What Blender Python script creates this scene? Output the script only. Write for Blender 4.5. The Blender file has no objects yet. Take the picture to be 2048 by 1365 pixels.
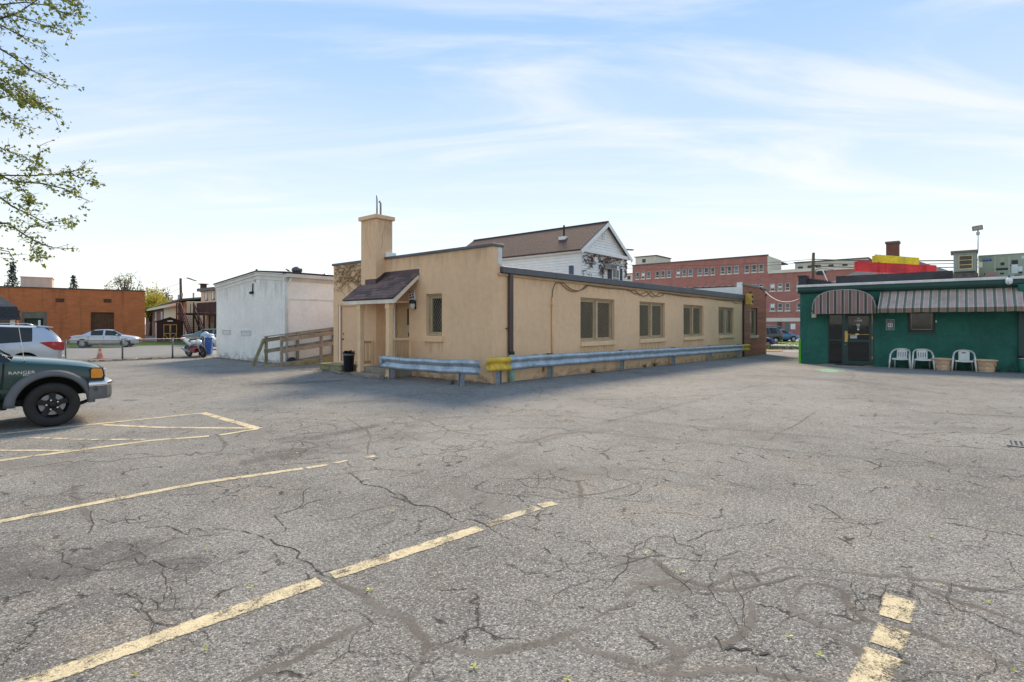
import bpy, bmesh, math, random
from mathutils import Matrix, Vector
R = random.Random(7)
rad = math.radians
sc = bpy.context.scene
COL = sc.collection

# ------------------------------------------------------------------ camera
FPX, CAMZ, HZ, CXP = 1070.0, 1.7, 648.0, 1024.0      # focal length and horizon measured on the 2048 px photograph
cam_d = bpy.data.cameras.new('camera')
cam = bpy.data.objects.new('camera', cam_d); COL.objects.link(cam)
cam.location = (0, 0, CAMZ); cam.rotation_euler = (rad(90), 0, 0)
cam_d.sensor_width = 36; cam_d.lens = 36*FPX/2048
cam_d.shift_y = -(682.5-HZ)/2048
cam_d.clip_start = 0.05; cam_d.clip_end = 6000
sc.camera = cam

# ------------------------------------------------------------------ sky, sun, exposure
SUN_EL, SUN_AZ = rad(38), rad(5)                       # ahead of the camera, a touch to the right
world = bpy.data.worlds.new('World'); sc.world = world; world.use_nodes = True
nt = world.node_tree; nt.nodes.clear()
def wn(t, **k):
    n = nt.nodes.new(t)
    for a, b in k.items(): setattr(n, a, b)
    return n
def wl(a, b): nt.links.new(a, b)
sky = wn('ShaderNodeTexSky', sky_type='NISHITA', sun_disc=False, sun_elevation=SUN_EL, sun_rotation=SUN_AZ,
         altitude=50, air_density=1.0, dust_density=0.0, ozone_density=1.6)
tcw = wn('ShaderNodeTexCoord')
sep = wn('ShaderNodeSeparateXYZ'); wl(tcw.outputs['Generated'], sep.inputs[0])
zc = wn('ShaderNodeMath', operation='MAXIMUM'); wl(sep.outputs['Z'], zc.inputs[0]); zc.inputs[1].default_value = 0.0
zp = wn('ShaderNodeMath', operation='ADD'); wl(zc.outputs[0], zp.inputs[0]); zp.inputs[1].default_value = 0.16
dx = wn('ShaderNodeMath', operation='DIVIDE'); wl(sep.outputs['X'], dx.inputs[0]); wl(zp.outputs[0], dx.inputs[1])
dy = wn('ShaderNodeMath', operation='DIVIDE'); wl(sep.outputs['Y'], dy.inputs[0]); wl(zp.outputs[0], dy.inputs[1])
cmb = wn('ShaderNodeCombineXYZ'); wl(dx.outputs[0], cmb.inputs[0]); wl(dy.outputs[0], cmb.inputs[1])
mp = wn('ShaderNodeMapping'); wl(cmb.outputs[0], mp.inputs[0])
mp.inputs['Rotation'].default_value = (0, 0, rad(60)); mp.inputs['Scale'].default_value = (0.7, 2.6, 1); mp.inputs['Location'].default_value = (2.3, .7, 0)
n1 = wn('ShaderNodeTexNoise'); wl(mp.outputs[0], n1.inputs['Vector'])
n1.inputs['Scale'].default_value = 0.9; n1.inputs['Detail'].default_value = 9; n1.inputs['Roughness'].default_value = 0.58; n1.inputs['Distortion'].default_value = 1.1
r1 = wn('ShaderNodeMapRange', interpolation_type='SMOOTHSTEP'); wl(n1.outputs['Fac'], r1.inputs['Value'])
r1.inputs['From Min'].default_value = 0.40; r1.inputs['From Max'].default_value = 0.74
n2 = wn('ShaderNodeTexNoise'); wl(cmb.outputs[0], n2.inputs['Vector'])
n2.inputs['Scale'].default_value = 0.45; n2.inputs['Detail'].default_value = 3
r2 = wn('ShaderNodeMapRange'); wl(n2.outputs['Fac'], r2.inputs['Value'])
r2.inputs['From Min'].default_value = 0.3; r2.inputs['From Max'].default_value = 0.65; r2.inputs['To Min'].default_value = 0.35
cm = wn('ShaderNodeMath', operation='MULTIPLY'); wl(r1.outputs[0], cm.inputs[0]); wl(r2.outputs[0], cm.inputs[1])
cm2 = wn('ShaderNodeMath', operation='MULTIPLY_ADD'); wl(cm.outputs[0], cm2.inputs[0]); cm2.inputs[1].default_value = 0.78; cm2.inputs[2].default_value = 0.03
cm2.use_clamp = True
# thin high veil: pale at the horizon, bluer overhead, the same all the way round
hzf = wn('ShaderNodeMapRange', interpolation_type='SMOOTHSTEP'); wl(zc.outputs[0], hzf.inputs['Value'])
hzf.inputs['From Min'].default_value = -0.06; hzf.inputs['From Max'].default_value = 0.62
veil = wn('ShaderNodeMix', data_type='RGBA'); wl(hzf.outputs[0], veil.inputs[0])
veil.inputs[6].default_value = (1.78, 2.22, 2.75, 1); veil.inputs[7].default_value = (0.48, 1.20, 2.55, 1)
mixv = wn('ShaderNodeMix', data_type='RGBA'); mixv.inputs[0].default_value = 0.93
wl(sky.outputs[0], mixv.inputs[6]); wl(veil.outputs[2], mixv.inputs[7])
mixw = wn('ShaderNodeMix', data_type='RGBA'); wl(cm2.outputs[0], mixw.inputs[0])
wl(mixv.outputs[2], mixw.inputs[6]); mixw.inputs[7].default_value = (2.1, 2.42, 2.85, 1)
bg = wn('ShaderNodeBackground'); wl(mixw.outputs[2], bg.inputs['Color']); bg.inputs['Strength'].default_value = 0.13
wo = wn('ShaderNodeOutputWorld'); wl(bg.outputs[0], wo.inputs[0])

sun_d = bpy.data.lights.new('sun', 'SUN'); sun_d.energy = 1.4; sun_d.angle = rad(14.0); sun_d.color = (1.0, 0.95, 0.87)
sun = bpy.data.objects.new('sun', sun_d); COL.objects.link(sun); sun.location = (0, 0, 60)
SV = Vector((math.cos(SUN_EL)*math.sin(SUN_AZ), math.cos(SUN_EL)*math.cos(SUN_AZ), math.sin(SUN_EL)))
sun.rotation_euler = SV.to_track_quat('Z', 'Y').to_euler()

vs = sc.view_settings
vs.view_transform = 'Standard'; vs.look = 'None'; vs.gamma = 1; vs.use_curve_mapping = False
vs.exposure = 1.80
vs.use_white_balance = True; vs.white_balance_temperature = 8700; vs.white_balance_tint = 12      # camera balanced for open shade

# ------------------------------------------------------------------ site frame: s runs along the tan building's long wall, t along its door wall
ANG = math.atan2(.765, .644)
P0 = Vector((-0.5383, 15.1583, 0))
dS = Vector((math.cos(ANG), math.sin(ANG), 0)); dT = Vector((-math.sin(ANG), math.cos(ANG), 0))
MG = Matrix.Translation(P0) @ Matrix.Rotation(ANG, 4, 'Z')
def T(x, y, z): return Matrix.Translation((x, y, z))
def RZ(a): return Matrix.Rotation(a, 4, 'Z')
def G(s, t, z=0.0): return MG @ Vector((s, t, z))
def zs(s): return -0.0135*min(max(s-1, 0), 29)          # the lot falls gently towards the street
def toG(p): d = Vector(p)-P0; return (d.dot(dS), d.dot(dT))
def zg(x, y): return zs((Vector((x, y, 0))-P0).dot(dS))
def at(u, v, Y): return Vector(((u-CXP)/FPX*Y, Y, CAMZ+(HZ-v)/FPX*Y))
def gnd(u, v):
    z = 0
    for i in range(30):
        Y = FPX*(CAMZ-z)/(v-HZ); X = (u-CXP)/FPX*Y; z = zg(X, Y)
    return Vector((X, Y, z))
def onT(u, v, t0):                                       # plane t = t0 -> (s, z)
    m = (u-CXP)/FPX; b = P0+dT*t0
    k = (m*b.y-b.x)/(dS.x-m*dS.y); Y = b.y+k*dS.y
    return k, CAMZ+(HZ-v)*Y/FPX
def onS(u, v, s0):                                       # plane s = s0 -> (t, z)
    m = (u-CXP)/FPX; b = P0+dS*s0
    k = (m*b.y-b.x)/(dT.x-m*dT.y); Y = b.y+k*dT.y
    return k, CAMZ+(HZ-v)*Y/FPX

# ------------------------------------------------------------------ materials
MATS = {}
def nodes(m):
    m.use_nodes = True; t = m.node_tree; t.nodes.clear()
    def N(ty, **k):
        n = t.nodes.new(ty)
        for a, b in k.items():
            if a in n.inputs.keys() if False else False: pass
            setattr(n, a, b)
        return n
    def L(a, b): t.links.new(a, b)
    out = N('ShaderNodeOutputMaterial'); b = N('ShaderNodeBsdfPrincipled'); L(b.outputs[0], out.inputs[0])
    return N, L, b, out
def c4(c): return (c[0], c[1], c[2], 1)
def setin(n, **k):
    for a, v in k.items(): n.inputs[a.replace('_', ' ')].default_value = v
    return n
def math_(N, L, op, a, b=None, c=None, clamp=False):
    n = N('ShaderNodeMath', operation=op); n.use_clamp = clamp
    for i, x in enumerate((a, b, c)):
        if x is None: continue
        if isinstance(x, (int, float)): n.inputs[i].default_value = x
        else: L(x, n.inputs[i])
    return n.outputs[0]
def mixc(N, L, f, a, b, mode='MIX'):
    n = N('ShaderNodeMix', data_type='RGBA', blend_type=mode)
    for i, x in ((0, f), (6, a), (7, b)):
        if isinstance(x, (int, float)): n.inputs[i].default_value = x
        elif isinstance(x, tuple): n.inputs[i].default_value = c4(x)
        else: L(x, n.inputs[i])
    return n.outputs[2]
def noise_(N, L, vec, scale, detail=4, rough=.55, dist=0.0):
    n = N('ShaderNodeTexNoise'); setin(n, Scale=scale, Detail=detail, Roughness=rough, Distortion=dist)
    if vec is not None: L(vec, n.inputs['Vector'])
    return n.outputs['Fac']
def ramp_(N, L, val, lo, hi, a=0.0, b=1.0, smooth=True):
    n = N('ShaderNodeMapRange', interpolation_type='SMOOTHSTEP' if smooth else 'LINEAR')
    L(val, n.inputs['Value']); setin(n, From_Min=lo, From_Max=hi, To_Min=a, To_Max=b)
    return n.outputs[0]
def bump_(N, L, b, h, strength, dist=.01, prev=None):
    n = N('ShaderNodeBump'); setin(n, Strength=strength, Distance=dist); L(h, n.inputs['Height'])
    if prev is not None: L(prev, n.inputs['Normal'])
    L(n.outputs[0], b.inputs['Normal']); return n.outputs[0]
def pm(name, col, rough=.6, metal=0.0, var=.12, vs=1.3, bump=.15, bs=70, col2=None, streak=0.0, coat=0.0, spec=.5, grain=0.0):
    """weathered plain surface: large and fine colour drift, optional vertical runs, fine relief"""
    if name in MATS: return MATS[name]
    m = bpy.data.materials.new(name); MATS[name] = m
    N, L, b, out = nodes(m)
    tc = N('ShaderNodeTexCoord').outputs['Object']
    n1 = noise_(N, L, tc, vs, 5, .6); n2 = noise_(N, L, tc, vs*9, 3, .6)
    f = math_(N, L, 'MULTIPLY_ADD', n2, .4, math_(N, L, 'MULTIPLY', n1, .6))
    lo = tuple(x*(1-var*1.6) for x in col); hi = tuple(min(x*(1+var*1.2), .95) for x in (col2 or col))
    c = mixc(N, L, ramp_(N, L, f, .3, .7), lo, hi)
    if streak:
        mp = N('ShaderNodeMapping'); L(tc, mp.inputs[0]); mp.inputs['Scale'].default_value = (7, 7, .35)
        s = ramp_(N, L, noise_(N, L, mp.outputs[0], 1.0, 4, .6), .52, .8)
        c = mixc(N, L, math_(N, L, 'MULTIPLY', s, streak), c, tuple(x*.45 for x in col))
    if grain:
        mp = N('ShaderNodeMapping'); L(tc, mp.inputs[0]); mp.inputs['Scale'].default_value = (3, 40, 40)
        s = noise_(N, L, mp.outputs[0], 1.5, 4, .6)
        c = mixc(N, L, math_(N, L, 'MULTIPLY', ramp_(N, L, s, .35, .7), grain), c, tuple(x*.4 for x in col))
    L(c, b.inputs['Base Color'])
    L(ramp_(N, L, n2, .2, .8, max(rough-.08, .02), min(rough+.1, 1)), b.inputs['Roughness'])
    setin(b, Metallic=metal, Coat_Weight=coat)
    b.inputs['Specular IOR Level'].default_value = spec
    if bump: bump_(N, L, b, noise_(N, L, tc, bs, 3, .6), bump, .02)
    return m
def paint(name, col, flake=.35, rough=.28, metal=.3, dirt=.2, coat=.6):
    if name in MATS: return MATS[name]
    m = bpy.data.materials.new(name); MATS[name] = m
    N, L, b, out = nodes(m)
    tc = N('ShaderNodeTexCoord').outputs['Object']
    d = ramp_(N, L, noise_(N, L, tc, 2.2, 5, .65), .4, .75)
    L(mixc(N, L, math_(N, L, 'MULTIPLY', d, dirt), col, (.2, .19, .17)), b.inputs['Base Color'])
    L(math_(N, L, 'MULTIPLY_ADD', d, .18, rough), b.inputs['Roughness'])
    setin(b, Metallic=metal, Coat_Weight=coat, Coat_Roughness=.06)
    return m
def glass(name='dark_glass', col=(.012, .015, .016), rough=.04):
    if name in MATS: return MATS[name]
    m = bpy.data.materials.new(name); MATS[name] = m
    N, L, b, out = nodes(m)
    tc = N('ShaderNodeTexCoord').outputs['Object']
    L(ramp_(N, L, noise_(N, L, tc, 5, 4), .3, .8, rough, rough+.07), b.inputs['Roughness'])
    b.inputs['Base Color'].default_value = c4(col); b.inputs['IOR'].default_value = 1.5
    bump_(N, L, b, noise_(N, L, tc, 1.2, 1), .03, .05)
    return m
def brick(name, c1, c2, mortar, bw=.215, bh=.075, mw=.01, bump=.6, var=.3, streak=.25, rough=.85):
    if name in MATS: return MATS[name]
    m = bpy.data.materials.new(name); MATS[name] = m
    N, L, b, out = nodes(m)
    tc = N('ShaderNodeTexCoord').outputs['Object']
    s = N('ShaderNodeSeparateXYZ'); L(tc, s.inputs[0])
    cb = N('ShaderNodeCombineXYZ'); L(math_(N, L, 'ADD', s.outputs[0], s.outputs[1]), cb.inputs[0]); L(s.outputs[2], cb.inputs[1])
    bt = N('ShaderNodeTexBrick'); L(cb.outputs[0], bt.inputs['Vector'])
    setin(bt, Scale=1.0, Mortar_Size=mw, Mortar_Smooth=.3, Bias=0.0, Brick_Width=bw, Row_Height=bh)
    bt.inputs['Color1'].default_value = c4(c1); bt.inputs['Color2'].default_value = c4(c2); bt.inputs['Mortar'].default_value = c4(mortar)
    n1 = noise_(N, L, tc, .8, 5, .65); n2 = noise_(N, L, tc, 14, 3, .6)
    c = mixc(N, L, math_(N, L, 'MULTIPLY', ramp_(N, L, n1, .35, .75), var), bt.outputs['Color'], tuple(x*.35 for x in c1))
    c = mixc(N, L, math_(N, L, 'MULTIPLY', ramp_(N, L, n2, .45, .8), var*.6), c, tuple(min(x*1.8, .8) for x in c1))
    if streak:
        mp = N('ShaderNodeMapping'); L(tc, mp.inputs[0]); mp.inputs['Scale'].default_value = (1.6, 1.6, .12)
        sk = ramp_(N, L, noise_(N, L, mp.outputs[0], 1.0, 4, .6), .52, .78)
        c = mixc(N, L, math_(N, L, 'MULTIPLY', sk, streak), c, (.03, .025, .02))
    L(c, b.inputs['Base Color']); b.inputs['Roughness'].default_value = rough
    h = math_(N, L, 'MULTIPLY_ADD', bt.outputs['Fac'], -1.0, math_(N, L, 'MULTIPLY', n2, .25))
    bump_(N, L, b, h, bump, .012)
    return m
def shingle(name, c1, c2, bw=.3, bh=.14, axis='x', bump=.5):
    """asphalt shingles; rows step with height"""
    if name in MATS: return MATS[name]
    m = bpy.data.materials.new(name); MATS[name] = m
    N, L, b, out = nodes(m)
    tc = N('ShaderNodeTexCoord').outputs['Object']
    s = N('ShaderNodeSeparateXYZ'); L(tc, s.inputs[0])
    cb = N('ShaderNodeCombineXYZ')
    if axis == 'xy': L(math_(N, L, 'ADD', s.outputs[0], s.outputs[1]), cb.inputs[0])
    else: L(s.outputs[0 if axis == 'x' else 1], cb.inputs[0])
    L(s.outputs[2], cb.inputs[1])
    bt = N('ShaderNodeTexBrick'); L(cb.outputs[0], bt.inputs['Vector'])
    setin(bt, Scale=1.0, Mortar_Size=.008, Mortar_Smooth=.5, Bias=-.1, Brick_Width=bw, Row_Height=bh)
    bt.inputs['Color1'].default_value = c4(c1); bt.inputs['Color2'].default_value = c4(c2); bt.inputs['Mortar'].default_value = c4(tuple(x*.3 for x in c1))
    n2 = noise_(N, L, tc, 5, 6, .75)
    c = mixc(N, L, math_(N, L, 'MULTIPLY', ramp_(N, L, n2, .4, .7), .5), bt.outputs['Color'], tuple(x*.55 for x in c2))
    L(c, b.inputs['Base Color']); b.inputs['Roughness'].default_value = .92
    bump_(N, L, b, math_(N, L, 'MULTIPLY_ADD', bt.outputs['Fac'], -1.0, noise_(N, L, tc, 60, 2)), bump, .01)
    return m
def leafm(name, c1, c2, trans=.35):
    if name in MATS: return MATS[name]
    m = bpy.data.materials.new(name); MATS[name] = m
    N, L, b, out = nodes(m)
    gi = N('ShaderNodeNewGeometry')
    tc = N('ShaderNodeTexCoord').outputs['Object']
    f = math_(N, L, 'MULTIPLY_ADD', gi.outputs['Random Per Island'], .55, math_(N, L, 'MULTIPLY', noise_(N, L, tc, .7, 3), .45))
    c = mixc(N, L, ramp_(N, L, f, .25, .75), c1, c2)
    L(c, b.inputs['Base Color']); b.inputs['Roughness'].default_value = .55
    tr = N('ShaderNodeBsdfTranslucent'); L(c, tr.inputs[0])
    mx = N('ShaderNodeMixShader'); mx.inputs[0].default_value = trans
    L(b.outputs[0], mx.inputs[1]); L(tr.outputs[0], mx.inputs[2]); L(mx.outputs[0], out.inputs[0])
    return m

def feather(N, L, b, out, tc, amount, scale):
    """break up and soften a decal's long edges"""
    u = N('ShaderNodeSeparateXYZ'); L(N('ShaderNodeUVMap').outputs[0], u.inputs[0])
    d = math_(N, L, 'SUBTRACT', .5, math_(N, L, 'ABSOLUTE', math_(N, L, 'SUBTRACT', u.outputs[0], .5)))
    n = noise_(N, L, tc, scale, 5, .7)
    e = math_(N, L, 'ADD', d, math_(N, L, 'MULTIPLY', math_(N, L, 'SUBTRACT', n, .5), amount))
    return e

def stain_mat(name, col, amt, sx, sz):
    """run-off or splash dirt: strongest at UV.y = 1, broken into runs"""
    m = bpy.data.materials.new(name); MATS[name] = m
    N, L, b, out = nodes(m); tc = N('ShaderNodeTexCoord').outputs['Object']
    u = N('ShaderNodeSeparateXYZ'); L(N('ShaderNodeUVMap').outputs[0], u.inputs[0])
    mp = N('ShaderNodeMapping'); L(tc, mp.inputs[0]); mp.inputs['Scale'].default_value = (sx, sx, sz)
    n = noise_(N, L, mp.outputs[0], 1.0, 5, .65)
    f = math_(N, L, 'MULTIPLY', ramp_(N, L, math_(N, L, 'ADD', n, math_(N, L, 'MULTIPLY', math_(N, L, 'SUBTRACT', u.outputs[1], .5), .30)), .44, .72), ramp_(N, L, u.outputs[1], .0, .55))
    ed = ramp_(N, L, math_(N, L, 'SUBTRACT', .5, math_(N, L, 'ABSOLUTE', math_(N, L, 'SUBTRACT', u.outputs[0], .5))), 0, .06)
    b.inputs['Base Color'].default_value = c4(col); b.inputs['Roughness'].default_value = .9
    L(math_(N, L, 'MULTIPLY', math_(N, L, 'MULTIPLY', f, ed), amt), b.inputs['Alpha']); return m
def stain(parent, mat, a, b, c, d, name='rain_stain'):
    """quad a b c d; edge c-d carries the source"""
    o = MB().quad(a, b, c, d).build(name, mat, parent); uv = o.data.uv_layers.new(name='UVMap')
    for li, t in zip(o.data.polygons[0].loop_indices, ((0, 0), (1, 0), (1, 1), (0, 1))): uv.data[li].uv = t
    return o

# ------------------------------------------------------------------ mesh helpers
class MB:
    def __init__(s): s.v = []; s.f = []; s.m = []
    def add(s, vs, fs, mi=0, M=None):
        o = len(s.v)
        s.v += [tuple(M @ Vector(p)) for p in vs] if M is not None else [tuple(p) for p in vs]
        s.f += [tuple(i+o for i in f) for f in fs]; s.m += [mi]*len(fs); return s
    def box(s, x0, x1, y0, y1, z0, z1, mi=0, M=None):
        return s.add([(x0,y0,z0),(x1,y0,z0),(x1,y1,z0),(x0,y1,z0),(x0,y0,z1),(x1,y0,z1),(x1,y1,z1),(x0,y1,z1)],
              [(0,3,2,1),(4,5,6,7),(0,1,5,4),(1,2,6,5),(2,3,7,6),(3,0,4,7)], mi, M)
    def quad(s, a, b, c, d, mi=0, M=None): return s.add([a,b,c,d], [(0,1,2,3)], mi, M)
    def prism(s, poly, d0, d1, axis='y', mi=0, M=None):
        """poly in the plane normal to axis ('y': (x,z); 'x': (y,z); 'z': (x,y)), extruded d0..d1"""
        def P(p, d): return {'y': (p[0], d, p[1]), 'x': (d, p[0], p[1]), 'z': (p[0], p[1], d)}[axis]
        n = len(poly); vs = [P(p, d0) for p in poly]+[P(p, d1) for p in poly]
        a = sum(poly[i][0]*poly[(i+1)%n][1]-poly[(i+1)%n][0]*poly[i][1] for i in range(n))
        flip = (a > 0) if axis == 'y' else (a < 0)
        fs = [tuple(range(n))[::-1], tuple(range(n, 2*n))]+[(i, (i+1)%n, n+(i+1)%n, n+i) for i in range(n)]
        if flip: fs = [f[::-1] for f in fs]
        return s.add(vs, fs, mi, M)
    def tube(s, path, r, n=6, mi=0, M=None, cap=True):
        path = [Vector(p) for p in path]; vs = []; k = len(path); ref = None
        for i, p in enumerate(path):
            d = (path[min(i+1, k-1)]-path[max(i-1, 0)])
            if d.length < 1e-9: d = Vector((0, 0, 1))
            d.normalize()
            if ref is None: ref = Vector((0, 0, 1)) if abs(d.z) < .9 else Vector((1, 0, 0))
            x = d.cross(ref)
            if x.length < 1e-4: x = d.cross(Vector((1, 0, 0)) if abs(d.x) < .9 else Vector((0, 1, 0)))
            x.normalize(); y = d.cross(x); ref = -y if False else ref
            rr = r[i] if isinstance(r, (list, tuple)) else r
            for j in range(n):
                a = 2*math.pi*j/n; vs.append(p+x*math.cos(a)*rr+y*math.sin(a)*rr)
        fs = [(i*n+j, i*n+(j+1)%n, (i+1)*n+(j+1)%n, (i+1)*n+j) for i in range(k-1) for j in range(n)]
        if cap: fs += [tuple(range(n))[::-1], tuple(range((k-1)*n, k*n))]
        return s.add(vs, fs, mi, M)
    def lathe(s, prof, n=20, mi=0, M=None, cap=True):
        """prof [(r, z)] about z"""
        vs = [(r*math.cos(2*math.pi*j/n), r*math.sin(2*math.pi*j/n), z) for r, z in prof for j in range(n)]
        k = len(prof)
        fs = [(i*n+j, i*n+(j+1)%n, (i+1)*n+(j+1)%n, (i+1)*n+j) for i in range(k-1) for j in range(n)]
        if cap: fs += [tuple(range(n))[::-1], tuple(range((k-1)*n, k*n))]
        return s.add(vs, fs, mi, M)
    def beam(s, p, q, w, h, mi=0, M=None):
        """rectangular bar from p to q, w sideways, h upwards"""
        p = Vector(p); q = Vector(q); d = (q-p).normalized()
        up = Vector((0, 0, 1)) if abs(d.z) < .95 else Vector((0, 1, 0))
        x = d.cross(up).normalized()*w/2; y = x.cross(d).normalized()*h/2
        vs = [p-x-y, p+x-y, p+x+y, p-x+y, q-x-y, q+x-y, q+x+y, q-x+y]
        return s.add(vs, [(0,1,2,3),(7,6,5,4),(0,4,5,1),(1,5,6,2),(2,6,7,3),(3,7,4,0)], mi, M)
    def mesh(s, name, mats, smooth=False):
        me = bpy.data.meshes.new(name); me.from_pydata(s.v, [], s.f)
        for m in (mats if isinstance(mats, (list, tuple)) else [mats]): me.materials.append(m)
        if any(s.m): me.polygons.foreach_set('material_index', s.m)
        if smooth: me.polygons.foreach_set('use_smooth', [True]*len(s.f))
        me.update(); return me
    def build(s, name, mats, parent=None, M=None, smooth=False, bevel=0, fix=False):
        me = s.mesh(name, mats, smooth)
        if fix:
            bm = bmesh.new(); bm.from_mesh(me); bmesh.ops.recalc_face_normals(bm, faces=bm.faces); bm.to_mesh(me); bm.free()
        return link(name, me, parent, M, bevel)
def link(name, me, parent=None, M=None, bevel=0):
    o = bpy.data.objects.new(name, me); COL.objects.link(o)
    if parent is not None: o.parent = parent
    if M is not None: o.matrix_local = M
    if bevel:
        b = o.modifiers.new('edge', 'BEVEL'); b.width = bevel; b.segments = 2; b.limit_method = 'ANGLE'; b.angle_limit = rad(40)
    return o
def tag(o, label=None, cat=None, group=None, kind=None):
    if label: o['label'] = label
    if cat: o['category'] = cat
    if group: o['group'] = group
    if kind: o['kind'] = kind
    return o
def thing(name, label, cat, M, group=None):
    o = bpy.data.objects.new(name, None); COL.objects.link(o); o.matrix_world = M; o.empty_display_size = .2
    return tag(o, label, cat, group)
def one(name, mb, mats, label, cat, M=None, group=None, smooth=False, bevel=0):
    o = mb.build(name, mats, None, None, smooth, bevel)
    if M is not None: o.matrix_world = M
    return tag(o, label, cat, group)
def text(name, s, size, mat, parent, M, ext=.002, align='CENTER'):
    cu = bpy.data.curves.new(name, 'FONT'); cu.body = s; cu.size = size; cu.extrude = ext; cu.align_x = align; cu.align_y = 'CENTER'; cu.resolution_u = 2
    o = bpy.data.objects.new(name+'_tmp', cu); COL.objects.link(o)
    dg = bpy.context.evaluated_depsgraph_get(); me = bpy.data.meshes.new_from_object(o.evaluated_get(dg))
    bpy.data.objects.remove(o); me.name = name; me.materials.clear(); me.materials.append(mat)
    return link(name, me, parent, M)
def dup(root, M=None, parent=None, label=None):
    c = root.copy(); COL.objects.link(c)
    if parent is not None: c.parent = parent
    if M is not None:
        if parent is None: c.matrix_world = M
        else: c.matrix_local = M
    if label: c['label'] = label
    for ch in [o for o in root.children]: dup(ch, None, c)
    return c

# ------------------------------------------------------------------ ground
def asphalt(name, base, dark, light, crack=1.0, warm=.5, fine=1.0):
    m = bpy.data.materials.new(name); MATS[name] = m
    N, L, b, out = nodes(m)
    tc = N('ShaderNodeTexCoord').outputs['Object']
    big = noise_(N, L, tc, .10, 4, .55, .4); mid = noise_(N, L, tc, .55, 5, .62, .3); small = noise_(N, L, tc, 3.2, 5, .65)
    f = math_(N, L, 'ADD', math_(N, L, 'MULTIPLY', big, .42), math_(N, L, 'ADD', math_(N, L, 'MULTIPLY', mid, .36), math_(N, L, 'MULTIPLY', small, .22)))
    c = mixc(N, L, ramp_(N, L, f, .36, .62), dark, light)
    # brown dust drifting over the surface
    w = ramp_(N, L, noise_(N, L, tc, .85, 6, .68, .9), .50, .72)
    c = mixc(N, L, math_(N, L, 'MULTIPLY', w, warm), c, (light[0]*1.0, light[1]*.90, light[2]*.80))
    # aggregate
    v = N('ShaderNodeTexVoronoi', feature='F1'); setin(v, Scale=115.0, Randomness=1.0); L(tc, v.inputs['Vector'])
    ag = N('ShaderNodeSeparateColor'); L(v.outputs['Color'], ag.inputs[0])
    bright = ramp_(N, L, ag.outputs[0], .62, 1.0); darkm = ramp_(N, L, ag.outputs[1], .55, .95)
    g2 = noise_(N, L, tc, 38, 3, .7); g3 = noise_(N, L, tc, 150, 2, .6)
    c = mixc(N, L, math_(N, L, 'MULTIPLY', bright, .5*fine), c, (light[0]*2.3, light[1]*2.28, light[2]*2.22))
    c = mixc(N, L, math_(N, L, 'MULTIPLY', darkm, .62*fine), c, tuple(x*.28 for x in dark))
    c = mixc(N, L, math_(N, L, 'MULTIPLY', ramp_(N, L, g2, .44, .68), .62*fine), c, tuple(x*.42 for x in dark))
    # hairline crazing: several warped cell networks, each broken up
    hs = None
    for sc_, wd, off, lo, hi in ((.42, .010, 3.0, .50, .60), (1.15, .016, 11.0, .52, .62), (2.7, .022, 23.0, .55, .66)):
        mpn = N('ShaderNodeMapping'); L(tc, mpn.inputs[0]); mpn.inputs['Location'].default_value = (off, off*.7, 0)
        wv = N('ShaderNodeTexNoise'); setin(wv, Scale=sc_*2.2, Detail=6.0, Roughness=.7); L(mpn.outputs[0], wv.inputs['Vector'])
        add = N('ShaderNodeVectorMath', operation='MULTIPLY_ADD'); L(wv.outputs['Color'], add.inputs[0])
        add.inputs[1].default_value = (.9/sc_*.55,)*2+(0,); L(mpn.outputs[0], add.inputs[2])
        fl = N('ShaderNodeVectorMath', operation='MULTIPLY'); L(add.outputs[0], fl.inputs[0]); fl.inputs[1].default_value = (1, 1, 0)
        ve = N('ShaderNodeTexVoronoi', feature='DISTANCE_TO_EDGE', voronoi_dimensions='2D'); setin(ve, Scale=sc_, Randomness=1.0); L(fl.outputs[0], ve.inputs['Vector'])
        line = ramp_(N, L, ve.outputs['Distance'], wd*.15*sc_, wd*sc_, 1.0, 0.0)
        msk = ramp_(N, L, noise_(N, L, mpn.outputs[0], sc_*1.3, 4, .6), lo, hi)
        line = math_(N, L, 'MULTIPLY', line, msk)
        hs = line if hs is None else math_(N, L, 'MAXIMUM', hs, line)
    c = mixc(N, L, math_(N, L, 'MULTIPLY', hs, .8*crack), c, tuple(x*.22 for x in dark))
    L(c, b.inputs['Base Color']); b.inputs['Roughness'].default_value = .93; b.inputs['Specular IOR Level'].default_value = .25
    h = math_(N, L, 'ADD', math_(N, L, 'MULTIPLY', v.outputs['Distance'], -.5), math_(N, L, 'MULTIPLY', g3, .5))
    h = math_(N, L, 'ADD', h, math_(N, L, 'MULTIPLY', g2, 1.2))
    h = math_(N, L, 'MULTIPLY_ADD', hs, -1.5*crack, h)
    bump_(N, L, b, h, .75*fine, .012)
    return m
LOT = asphalt('asphalt_lot', .2, (.165, .156, .145), (.325, .311, .290), warm=.6)
ROAD = asphalt('asphalt_road', .15, (.24, .235, .225), (.34, .334, .32), crack=.4, fine=.5)

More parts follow.
